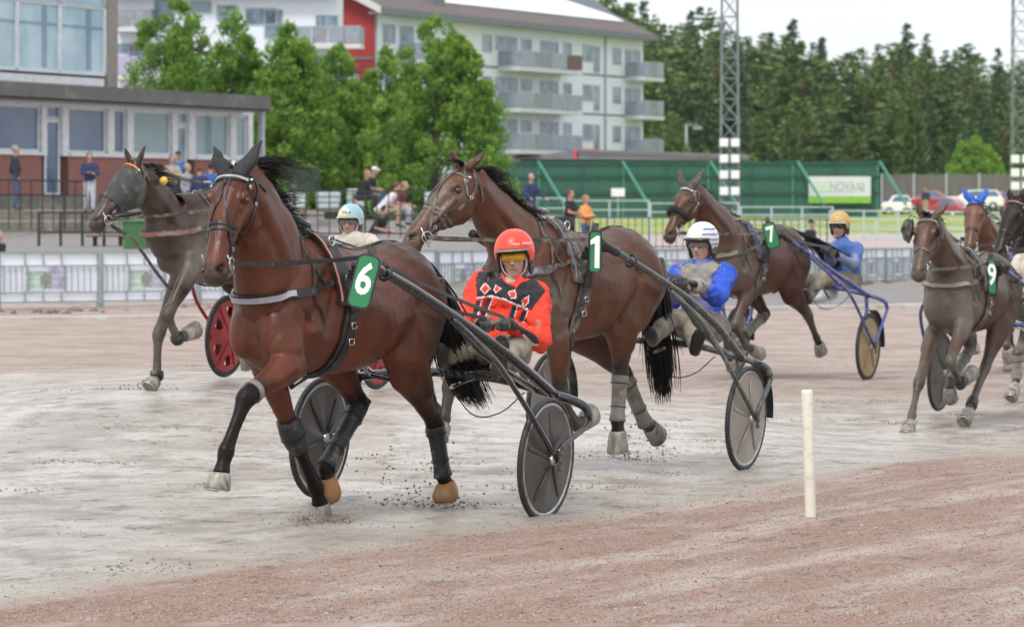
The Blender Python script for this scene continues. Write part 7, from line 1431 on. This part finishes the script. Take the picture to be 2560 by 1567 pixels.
# pale kerb and dirt strip at the outer edge of the track
m = MB(); KB = [(-80, 802), (400, 797), (900, 789), (1500, 782), (2000, 773), (2350, 766), (2700, 762)]; P1_ = [gnd(p, .0) for p in KB]; P2_ = [p + Vector((0, .55, 0)) for p in P1_]
def band(P, Q, z0b, z1b): rr = [[Vector((a.x, a.y, z0b)), Vector((a.x, a.y, z1b)), Vector((b.x, b.y, z1b)), Vector((b.x, b.y, z0b))] for a, b in zip(P, Q)]; mb = MB(); mb.loft(rr, True, False); return mb
o = band(catmull(P1_, 6), catmull(P2_, 6), -.1, .05).obj('kerb', mat('kerb_pale', (.55, .53, .50), .8, dirt=(.4, .32, .28), dirt_amt=.5, dscale=1)); o['kind'] = 'structure'
pts = []
for i in range(420):
    a = bpt(random.uniform(0, cum[-1])); d = random.uniform(-2.2, -.15); pts.append(((a.x + random.uniform(-.3, .3), a.y + d, bz_(a) * max(0, 1 + d) + .01), random.uniform(.03, .11)))
blobs('dirt_clods', pts, mat('dry_dirt', (.17, .13, .11), .95, var=.4, scale=8), 'clods of dirt lying at the foot of the white barriers')
def rails(name, p0, p1, z0b, z1b, nr, pitch_, mt, label, cat, group=None, t=.035, picket=False, zdrop=None, rail_z=None):
    W = Wall((p0.x, p0.y), (p1.x, p1.y)); r = empty(name, W.P(0, 0, min(z0b, z1b if False else z0b)), label, cat, group); zd = zdrop if zdrop is not None else 0; H = z1b - z0b
    za = lambda q: zd * q / W.L
    for i in range(nr):
        zz = z0b + (rail_z[i] if rail_z else H * (i + 1) / nr) ; one('rail', lambda mb: mb.bar(W.P(0, 0, zz - t / 2), W.P(W.L, 0, zz - t / 2 + zd), t, t), mt, r)
    n = max(1, round(W.L / pitch_))
    for i in range(n + 1):
        q = W.L * i / n; one('picket' if picket and i % 6 else 'post', lambda mb: mb.bar(W.P(q, .003, z0b - .25 + za(q)), W.P(q, .003, z1b + za(q) - (.001 if picket else 0)), t * (.75 if picket and i % 6 else 1.3)), mt, r)
    return r
def fz(p, D): return CH + (HY - p[1]) / F * D
a, b = z11(-20, 362), z11(662, 378); rails('railing', at(a, 103), at(b, 106), fz(z11(0, 680), 103), fz(a, 103), 2, .47, 'black_iron', 'black two rail railing along the front of the pavilion terrace', 'railing', t=.045, picket=True, rail_z=[fz(z11(0, 475), 103) - fz(z11(0, 680), 103), fz(a, 103) - fz(z11(0, 680), 103)], zdrop=-.02)
a, b = z11(300, 612), z11(1135, 625); rails('railing', at(a, 90), at(b, 90), .75, fz(a, 90), 2, .49, 'black_iron', 'black railing between the picnic table and the white barriers', 'railing', t=.05, rail_z=[fz(z11(0, 765), 90) - .75, fz(a, 90) - .75])
a, b = (735, 476), (1090, 476); rails('railing', at(a, 101), at(b, 101), .85, fz(a, 101), 3, .32, 'black_iron', 'tall black railing in front of the seated spectators and trees', 'railing', t=.042, picket=True, rail_z=[fz((0, 582), 101) - .85, fz((0, 537), 101) - .85, fz(a, 101) - .85])
a, b = (250, 487), (740, 487); rails('railing', at(a, 102), at(b, 102), .9, fz(a, 102), 2, .5, 'black_iron', 'black railing behind the heads of the two leading horses', 'railing', t=.035, picket=True, rail_z=[fz((0, 533), 102) - .9, fz(a, 102) - .9])
a, b = z14(640, 722), z14(1870, 735); rails('railing', at(a, 104), at(b, 108), fz(z14(0, 1020), 104), fz(a, 104), 2, .285, 'black_iron', 'black picket railing by the pink path, right of the spectator in orange', 'railing', t=.028, picket=True, rail_z=[.06, fz(a, 104) - fz(z14(0, 1020), 104)], zdrop=.0)
a, b = z14(1860, 735), (2085, 556); rails('railing', at(a, 108), at(b, 112), fz((0, 628), 108), fz(a, 108), 2, .31, 'black_iron', 'end of the black picket railing near the boy in a black cap', 'railing', t=.028, picket=True, rail_z=[.06, fz(a, 108) - fz((0, 628), 108)])
mb = MB(); mb.box(at(z14(640, 755), 103.6), (.56, .04, .24)); o = mb.obj('wind_screen', MATS['black_iron']); top_origin(o, at(z14(640, 755), 103.6)); tag(o, 'plain black cloth screen tied to the railing below the man in black', 'screen')
GS = 'galvanised pipe railings on the grass'
for x0, y0, x1, y1, D0, D1, zz, lab in ((1340, 494, 1411, 494, 150, 150, .75, 'short galvanised pipe railing panel behind the man in a navy vest'), (1425, 500, 1622, 500, 150, 151, .75, 'galvanised pipe railing below the blank white board'), (1626, 507, 1846, 506, 148, 149, .75, 'galvanised pipe railing behind the horse with the fleece noseband'), (1852, 516, 2082, 516, 147, 147, .75, 'galvanised pipe railing under the left part of the sponsor banner'), (2075, 525, 2330, 527, 142, 141, .7, 'galvanised pipe railing in front of the white car'), (2330, 528, 2560, 530, 139, 138, .7, 'galvanised pipe railing in front of the red cars')):
    a, b = at((x0, y0), D0), at((x1, y1), D1); rails('pipe_railing', a, b, zz, a.z, 4, 1.35, 'galv_light', lab, 'railing', GS, t=.05, zdrop=b.z - a.z)
for x0, x1, y0, D, lab in ((1940, 2190, 545, 128, 'low galvanised pipe railing close behind the boy in a black cap'), (2190, 2420, 548, 126, 'low galvanised pipe railing beyond the driver with the tan helmet'), (2420, 2600, 550, 124, 'low galvanised pipe railing behind the blue eared horse')):
    a, b = at((x0, y0), D), at((x1, y0 + 1), D); rails('pipe_railing', a, b, .55, a.z, 3, 1.1, 'galv_light', lab, 'railing', GS, t=.04)
# mesh screen and wrapped stacks behind the seated people
mat('dark_net', (.03, .045, .04), .8, var=.3, scale=20, alpha=.5); mb = MB(); c = at((759, 447), 118); mb.box(c, (1.0, .02, .72)); o = mb.obj('net_screen', MATS['dark_net']); top_origin(o, c); tag(o, 'dark see-through net screen before the trees', 'screen')
mat('wrap_film', (.40, .47, .47), .3, var=.25, scale=3, stretch=(1, 1, 4), coat=.3); mat('crate_brown', (.16, .13, .11), .8)
for i, (x, w, y0, y1, D, lab) in enumerate(((735, 62, 484, 528, 118, 'film wrapped stack beside the dark net screen'), (820, 60, 480, 530, 118, 'widest film wrapped stack, left of the small dark haired head'), (890, 44, 472, 526, 120, 'tall film wrapped stack behind the spectator in black'), (1085, 50, 476, 532, 120, 'film wrapped stack near the nose of the brown horse'))):
    c = at((x, (y0 + y1) / 2), D); ww, hh_ = w / F * D, (y1 - y0) / F * D; r = empty('wrapped_stack', (c.x, c.y, c.z - hh_ / 2), lab, 'stack', 'film wrapped stacks behind the spectators')
    one('pallet', lambda mb: mb.box((c.x, c.y, c.z - hh_ / 2 + .05), (ww, .8, .1)), 'crate_brown', r)
    for k in range(3): one('layer', lambda mb: mb.box((c.x + random.uniform(-.02, .02), c.y, c.z - hh_ / 2 + .1 + (hh_ - .1) * (k + .5) / 3), (ww * random.uniform(.92, 1), .8, (hh_ - .1) / 3 - .02)), 'wrap_film', r, bevel=.03)
# wheelie bin and picnic table
D = 87; xb, tb_ = at(z11(1037, 0), D).x, fz(z11(0, 672), D); zb = fz(z11(0, 935), D); w = .53; rb_ = empty('wheelie_bin', (xb, D, zb), 'green wheelie bin beside the picnic table', 'bin'); mat('bin_green', (.05, .15, .045), .5, var=.08)
one('bin_body', lambda mb: mb.loft([[Vector((xb + i * w / 2 * k, D + j * .3 * k, z)) for i, j in ((-1, -1), (1, -1), (1, 1), (-1, 1))] for z, k in ((zb + .05, .82), (tb_ - .07, 1.0))], True, False), 'bin_green', rb_, bevel=.02)
one('lid', lambda mb: mb.loft([[Vector((xb + i * w / 2 * k, D + j * .32 * k, z)) for i, j in ((-1, -1), (1, -1), (1, 1), (-1, 1))] for z, k in ((tb_ - .065, 1.04), (tb_ - .03, 1.04), (tb_ + .03, .8))], True, False), 'bin_green', rb_, bevel=.01)
for s_ in (-1, 1): one('wheel', lambda mb: mb.tube([(xb + s_ * w * .45, D + .3, zb + .1), (xb + s_ * w * .52, D + .3, zb + .1)], .1, 12), 'rubber', rb_)
c = at(z11(830, 800), 90); rt_ = empty('picnic_table', (c.x, c.y, c.z - .7), 'brown wooden picnic table behind the white barrier', 'table'); mat('wood_brown', (.11, .065, .05), .8, var=.25, scale=8, stretch=(.3, 3, 3))
one('table_top', lambda mb: [mb.box((c.x, c.y - .3 + .15 * k, c.z), (.95, .13, .04)) for k in range(5)], 'wood_brown', rt_)
for s_ in (-1, 1): one('bench', lambda mb: mb.box((c.x, c.y + s_ * .7, c.z - .28), (.95, .25, .04)), 'wood_brown', rt_); one('leg', lambda mb: mb.bar((c.x + s_ * .3, c.y - .5, c.z - .75), (c.x + s_ * .3, c.y + .1, c.z - .03), .09, .04), 'wood_brown', rt_); one('leg', lambda mb: mb.bar((c.x + s_ * .3, c.y + .5, c.z - .75), (c.x + s_ * .3, c.y - .1, c.z - .03), .09, .039), 'wood_brown', rt_)
# light masts with white lamp boxes
mat('mast_steel', (.17, .20, .20), .6, var=.15)
def mast(x, D, w, ytop, boxes, label):
    c = at((x, 500), D); zb = gz(c.x, D) - .2; zt = fz((0, ytop), D); r = empty('light_mast', (c.x, D, zb), label, 'mast', 'lattice masts beyond the track'); h = w / 2
    cs = [(-h, -h), (h, -h), (h, h), (-h, h)]
    for a, b in cs: one('mast_leg', lambda mb: mb.bar((c.x + a, D + b, zb), (c.x + a * .8, D + b * .8, zt), .06), 'mast_steel', r)
    n = int((zt - zb) / (w * 1.05)); P_ = lambda k, i: Vector((c.x + cs[i % 4][0] * (1 - .2 * k / n), D + cs[i % 4][1] * (1 - .2 * k / n), zb + (zt - zb) * k / n))
    def lat_(mb):
        for k in range(n):
            for i in range(4):
                mb.bar(P_(k, i), P_(k + 1, i + 1) if (k + i) % 2 else P_(k + 1, i + 1), .035); mb.bar(P_(k, i), P_(k, i + 1), .03)
                if i in (0,): mb.bar(P_(k, i + 1), P_(k + 1, i), .035)
    one('lattice', lat_, 'mast_steel', r)
    for y in boxes:
        for s_ in (-1, 1):
            q = at((x + s_ * .235 * w / D * F * 1.25, y), D - h - .12); bx = one('lamp_box', lambda mb: mb.box(q, (w * .44, .16, w * .42)), 'paint_white', r, bevel=.02); one('lamp_rim', lambda mb: mb.box(q + Vector((0, .09, 0)), (w * .48, .02, w * .46)), 'galv', bx)
mast(1824, 150, .74, -60, (357, 397, 437, 478), 'lattice mast with a double stack of white lamp boxes, standing behind the white striped helmet'); mast(2552, 186, .90, -120, (398, 432, 465), 'lattice mast with lamp boxes at the very edge, above the black horse head')
for x, yt, D, lab in ((1716, 310, 300, 'grey street lamp rising above the shed roof'),):
    a = at((x, 420), D); b = at((x, yt + 2), D); r = empty('street_lamp', a, lab, 'street lamp'); one('pole', lambda mb: mb.tube([a, b], .09, 8), 'galv', r); one('arm', lambda mb: mb.bar(b, at((x + 32, yt + 4), D), .08), 'galv', r); one('lamp_head', lambda mb: mb.box(at((x + 28, yt + 11), D), (.7, .3, .22)), 'galv', r, bevel=.03)
# marker pole
p = gnd((2027, 1309)); D = p.y; rr_ = 13.5 / F * D; zt = fz((0, 974), D); m = MB(); n = 24; prof = [(0, rr_), (.02, rr_), (zt - .02, rr_ * 1.12), (zt - .006, rr_ * 1.05), (zt, rr_ * .7), (zt + .001, .001)]
m.loft([[Vector((p.x + (.012 if z < .5 else .018) * (z / zt) * -1.2 + r * math.cos(2 * math.pi * i / n), D + r * math.sin(2 * math.pi * i / n), z)) for i in range(n)] for z, r in prof]); o = m.obj('marker_pole', mat('pole_cream', (.70, .66, .56), .55, var=.06, scale=6, dirt=(.42, .33, .25), dirt_amt=.22, dscale=9)); top_origin(o, (p.x, D, 0)); tag(o, 'plain cream plastic marker pole standing on the inner edge of the track', 'pole')
# cars
def car(x0, x1, yroof, D, col, label, yaw=0, wag=0):
    a, b = at((x0, 500), D), at((x1, 500), D); L = 4.4; k = (b.x - a.x) / L; cx = (a.x + b.x) / 2; zt = fz((0, yroof), D); z0b = zt - 1.47; r = empty('parked_car', (cx, D, z0b), label, 'car', 'cars parked before the noise wall'); M = Matrix.Rotation(R(yaw), 3, 'Z'); O = Vector((cx, D, z0b)); P = lambda x, y, z: O + M @ Vector((x * k, y, z))
    mt = mat('paint_' + col, {'white': (.7, .7, .7), 'red': (.42, .02, .03), 'crimson': (.36, .03, .045)}[col], .25, coat=.8, var=.03)
    low = [(-2.2, .35), (-2.2, .78), (-2.05, .92), (-1.0, .98), (1.5, .98), (2.1, .9), (2.2, .72), (2.2, .35), (-2.2, .3)] if not wag else [(-2.2, .35), (-2.18, .85), (-1.95, 1.0), (2.0, 1.0), (2.2, .85), (2.2, .35)]
    cab = [(-1.15, .96), (-.45, 1.40), (-.1, 1.47), (.9, 1.46), (1.45, 1.25), (1.8, .97)] if not wag else [(-1.2, .98), (-.5, 1.42), (0, 1.47), (1.7, 1.45), (2.05, .99)]
    one('car_body', lambda mb: mb.prism([P(x, -.88, z) for x, z in low], P(0, .88, 0) - P(0, -.88, 0)), mt, r, bevel=.08); cb_ = one('cabin', lambda mb: mb.loft([[P(x, y, .96 + (z - .96) * kz) for x, z in cab] for y, kz in ((-.80, .02), (-.68, .97), (-.5, 1), (.5, 1), (.68, .97), (.8, .02))], True, False), mt, r)
    one('side_window', lambda mb: mb.prism([P(x * .92 + .02, -.815 + (z - .96) * .20, .96 + (z - .96) * .86) for x, z in cab], M @ Vector((0, .02, 0))), 'pane_blue', cb_)
    for x in (-1.4, 1.35):
        w_ = one('wheel', lambda mb: mb.tube([P(x, -.90, .32), P(x, -.68, .32)], .32, 18), 'rubber', r); one('rim', lambda mb: mb.tube([P(x, -.91, .32), P(x, -.89, .32)], .2, 14), 'alu', w_)
        one('wheel', lambda mb: mb.tube([P(x, .90, .32), P(x, .68, .32)], .32, 18), 'rubber', r)
    for x, mm in ((-2.2, 'paint_white'), (2.2, 'helmet_red')):
        one('headlight' if x < 0 else 'tail_light', lambda mb: mb.box(P(x, -.66, .76), (.12, .34, .16), M), mm, r); one('headlight' if x < 0 else 'tail_light', lambda mb: mb.box(P(x, .66, .76), (.12, .34, .16), M), mm, r)
    one('bumper', lambda mb: mb.box(P(2.2, 0, .42), (.14, 1.6, .18), M), 'rail_dark', r)
car(*[z15(1318, 0)[0], z15(1545, 0)[0]], 488, 262, 'white', 'white car half hidden by the end brace of the green boarding', 0, 1); car(z15(1505, 0)[0], z15(1870, 0)[0], 477, 264, 'red', 'red car behind the man in a dark coat', -12); car(z15(1700, 0)[0], z15(1985, 0)[0], 494, 258, 'crimson', 'darker red low car parked in front of the brighter red one', -30)
car(z15(1830, 0)[0], z15(2290, 0)[0], 475, 266, 'white', 'large white car behind the blue eared horse', 0, 1); car(z15(2160, 0)[0], z15(2370, 0)[0], 480, 270, 'red', 'small red car between the blue ears and the mast', 20)
# ---------------- spectators
for nme, c in (('wear_dark', (.03, .035, .045)), ('wear_navy', (.025, .035, .10)), ('wear_black', (.016, .016, .02)), ('wear_white', (.62, .63, .68)), ('wear_grey', (.30, .31, .34)), ('wear_blue', (.04, .12, .32)), ('wear_orange', (.75, .30, .09)), ('wear_maroon', (.16, .03, .04)), ('wear_jeans', (.06, .10, .18)), ('wear_pale', (.45, .47, .52)), ('wear_beige', (.36, .30, .22)), ('hair_grey', (.35, .32, .30)), ('hair_dark', (.03, .02, .016)), ('hair_blond', (.30, .19, .09)), ('hair_auburn', (.14, .055, .03)), ('hair_sandy', (.30, .20, .12)), ('cap_white', (.68, .68, .70))): mat(nme, c, .85, var=.1, scale=14, bump=.1)
def stander(p, D, label, top, legs, hair=None, cap=None, yaw=0, H=1.76, arms='down', lean=0, **kw):
    c = at(p, D); f, l = yawvec(yaw); k = H / 1.78; U = Vector((0, 0, 1)); J = dict(head=c); g = lambda a, b, z: c + f * a * k + l * b * k + U * z * k
    J.update(neck=g(-.02 - lean * .1, 0, -.17), chest=g(-.02 - lean * .25, 0, -.36), hips=g(-.02 - lean, 0, -.70), sL=g(-.03 - lean * .15, .185, -.25), sR=g(-.03 - lean * .15, -.185, -.25), kL=g(.01 - lean, .10, -1.16), kR=g(.01 - lean, -.10, -1.16), aL=g(-.04 - lean, .11, -1.57), aR=g(-.04 - lean, -.11, -1.57), tL=g(.15 - lean, .14, -1.63), tR=g(.15 - lean, -.14, -1.63), base=g(-lean, 0, -1.66))
    A = {'down': ((-.06, .24, -.54), (.06, .25, -.78)), 'folded': ((.06, .25, -.50), (.24, -.02, -.46)), 'rail': ((.10, .26, -.50), (.36, .10, -.56)), 'pockets': ((-.08, .29, -.52), (.06, .20, -.72)), 'out': ((.05, .27, -.50), (.30, .30, -.62))}[arms]
    for q, s_ in (('L', 1), ('R', -1)): e, w = A; J['e' + q] = g(e[0] - lean * .3, e[1] * s_, e[2]); J['w' + q] = g(w[0] - lean * .3, w[1] * s_, w[2] - (.04 if arms == 'folded' and s_ < 0 else 0))
    return make_person(dict(J=J, vox=.022, far=1, k=k, yaw=yaw, label=label, group=None, top=MATS[top], legs=MATS[legs], hair=MATS[hair] if hair else None, cap=MATS[cap] if cap else None, **kw))
def sitter(p, D, label, top, legs, hair=None, cap=None, yaw=0, lean=.12, k=1.0, **kw):
    c = at(p, D); f, l = yawvec(yaw); U = Vector((0, 0, 1)); g = lambda a, b, z: c + f * a * k + l * b * k + U * z * k; J = dict(head=c)
    J.update(neck=g(-.04 - lean * .2, 0, -.17), chest=g(-.05 - lean * .6, 0, -.35), hips=g(-.10 - lean * 1.6, 0, -.68), sL=g(-.04 - lean * .3, .18, -.25), sR=g(-.04 - lean * .3, -.18, -.25), kL=g(.34 - lean, .14, -.66), kR=g(.34 - lean, -.12, -.62), aL=g(.30 - lean, .13, -1.08), aR=g(.30 - lean, -.12, -1.06), tL=g(.50 - lean, .15, -1.14), tR=g(.50 - lean, -.14, -1.12), base=g(-.1 - lean, 0, -.8),
        eL=g(.05 - lean, .24, -.50), eR=g(.05 - lean, -.24, -.50), wL=g(.28 - lean * .5, .10, -.56), wR=g(.28 - lean * .5, -.08, -.56))
    return make_person(dict(J=J, vox=.022, far=1, k=k, yaw=yaw, label=label, group=None, top=MATS[top], legs=MATS[legs], hair=MATS[hair] if hair else None, cap=MATS[cap] if cap else None, **kw))
stander(z11(124, 140), 108, 'grey haired man in a dark jacket and jeans standing alone on the terrace', 'wear_dark', 'wear_jeans', 'hair_grey', yaw=-95, H=1.78, belly=.06)
stander(z11(690, 190), 108, 'young man in a navy sweatshirt and pale trousers with folded arms', 'wear_navy', 'wear_pale', 'hair_dark', yaw=-15, arms='folded', H=1.70)
stander(z11(1325, 215), 109, 'auburn haired person in a pale top behind the mane of the masked horse', 'wear_beige', 'wear_dark', 'hair_auburn', yaw=-20, H=1.68, arms='folded'); stander(z11(1372, 182), 110, 'person in a dark cap and blue jacket close to the open pavilion door', 'wear_blue', 'wear_dark', None, 'wear_dark', yaw=-30, H=1.76)
stander((470, 420), 107, 'person with grey hair in a light grey hooded top among the group by the pavilion', 'wear_grey', 'wear_dark', 'hair_grey', yaw=-60, H=1.62); stander((499, 425), 106, 'brown haired person in a dark navy jacket, seen from behind at the pavilion', 'wear_navy', 'wear_dark', 'hair_auburn', yaw=170, H=1.66); stander((526, 420), 109, 'person in a bright blue top partly behind the black ear cover', 'wear_blue', 'wear_dark', 'hair_dark', yaw=160, H=1.70); stander((585, 414), 109, 'person in a white cap between the two black ear covers', 'wear_dark', 'wear_dark', None, 'cap_white', yaw=0, H=1.7)
c_ = z12(822, 192); sitter(c_, 112, 'blond woman in a black top sitting high behind the railing', 'wear_black', 'wear_dark', 'hair_blond', yaw=-70, hairlen=.12); sitter(z12(882, 165), 112.6, 'man in a white cap and black shirt sitting next to the blond woman', 'wear_black', 'wear_jeans', None, 'cap_white', yaw=-75, sleeve=1)
sitter(z12(1075, 300), 108, 'brown haired boy in a white t-shirt sitting bent forward', 'wear_white', 'wear_beige', 'hair_auburn', yaw=-80, lean=.28, sleeve=1, shorts=1); sitter(z12(1142, 290), 108.8, 'blond boy in a maroon and white top, sitting beside the white t-shirt', 'wear_maroon', 'wear_pale', 'hair_sandy', yaw=-70, lean=.2, sleeve=1)
sitter(z12(970, 500), 105.5, 'person in a black t-shirt and shorts looking down at their hands', 'wear_black', 'wear_dark', 'hair_dark', yaw=-60, lean=.22, sleeve=1, shorts=1); stander(z12(708, 412), 116, 'dark haired head showing just above the teal helmet', 'wear_dark', 'wear_dark', 'hair_dark', yaw=0, H=1.5)
stander(z14(330, 350), 116, 'bald man in a navy body warmer over a white shirt', 'wear_navy', 'wear_jeans', None, yaw=-40, arms='out', H=1.78, skin=(.5, .27, .21)); stander(z14(697, 508), 106, 'man in a black polo shirt leaning on the dark screen', 'wear_black', 'wear_dark', 'hair_auburn', yaw=-60, arms='rail', sleeve=1, belly=.05, skin=(.5, .26, .2)); stander(z14(843, 556), 105.5, 'person with pale hair in a bright orange jacket', 'wear_orange', 'wear_jeans', 'hair_sandy', yaw=-60, arms='folded', H=1.7, belly=.03)
stander(z15(738, 842), 100, 'boy in a black cap and black jacket near the tan helmet', 'wear_black', 'wear_dark', None, 'wear_black', yaw=-50, H=1.5, belly=.03); stander(z15(1665, 560), 250, 'distant man in a dark coat and beige trousers before the red car', 'wear_dark', 'wear_beige', 'hair_auburn', yaw=20, H=1.8)
stander(z11(-5, 800), 84, 'balding man in a black top cut by the picture edge, low behind the white barrier', 'wear_black', 'wear_dark', 'hair_grey', yaw=-60, H=1.6)
mb = MB()   # standing platforms for the seated group
for i, (x0, x1, y, D) in enumerate(((880, 1060, 536, 112.6), (930, 1080, 590, 108))):
    a, b = at((x0, y), D), at((x1, y + 3), D); r = empty('bench', ((a.x + b.x) / 2, D, a.z - .45), ('raised bench under the blond woman and the man in a white cap', 'bench under the boys in t-shirts')[i], 'bench')
    one('seat', lambda mb: mb.box(((a.x + b.x) / 2, D + .1, a.z - .03), (b.x - a.x, .4, .06)), 'wood_brown', r)
    for x in (a.x + .1, b.x - .1): one('leg', lambda mb: mb.box((x, D + .1, a.z - .06 - .4), (.07, .35, .8)), 'concrete', r)
# ---------------- the damp air
m = MB(); m.box((0, 330, 19.5), (420, 700, 46)); hz_ = bpy.data.objects.new('haze', m.mesh('haze')); link(hz_); hz_['kind'] = 'stuff'
hm = bpy.data.materials.new('haze'); hm.use_nodes = True; hn = hm.node_tree; hn.nodes.clear(); ho_ = hn.nodes.new('ShaderNodeOutputMaterial'); vp = hn.nodes.new('ShaderNodeVolumePrincipled'); vp.inputs['Color'].default_value = (.93, .96, 1, 1); vp.inputs['Density'].default_value = .00007; vp.inputs['Anisotropy'].default_value = .2
hn.links.new(vp.outputs[0], ho_.inputs['Volume']); hz_.data.materials.append(hm)
for o in bpy.data.objects:
    if o.parent is None and o.name.split('.')[0] in ('retaining_wall', 'noise_wall', 'board_wall', 'net_screen', 'wind_screen'): o['kind'] = 'thing'
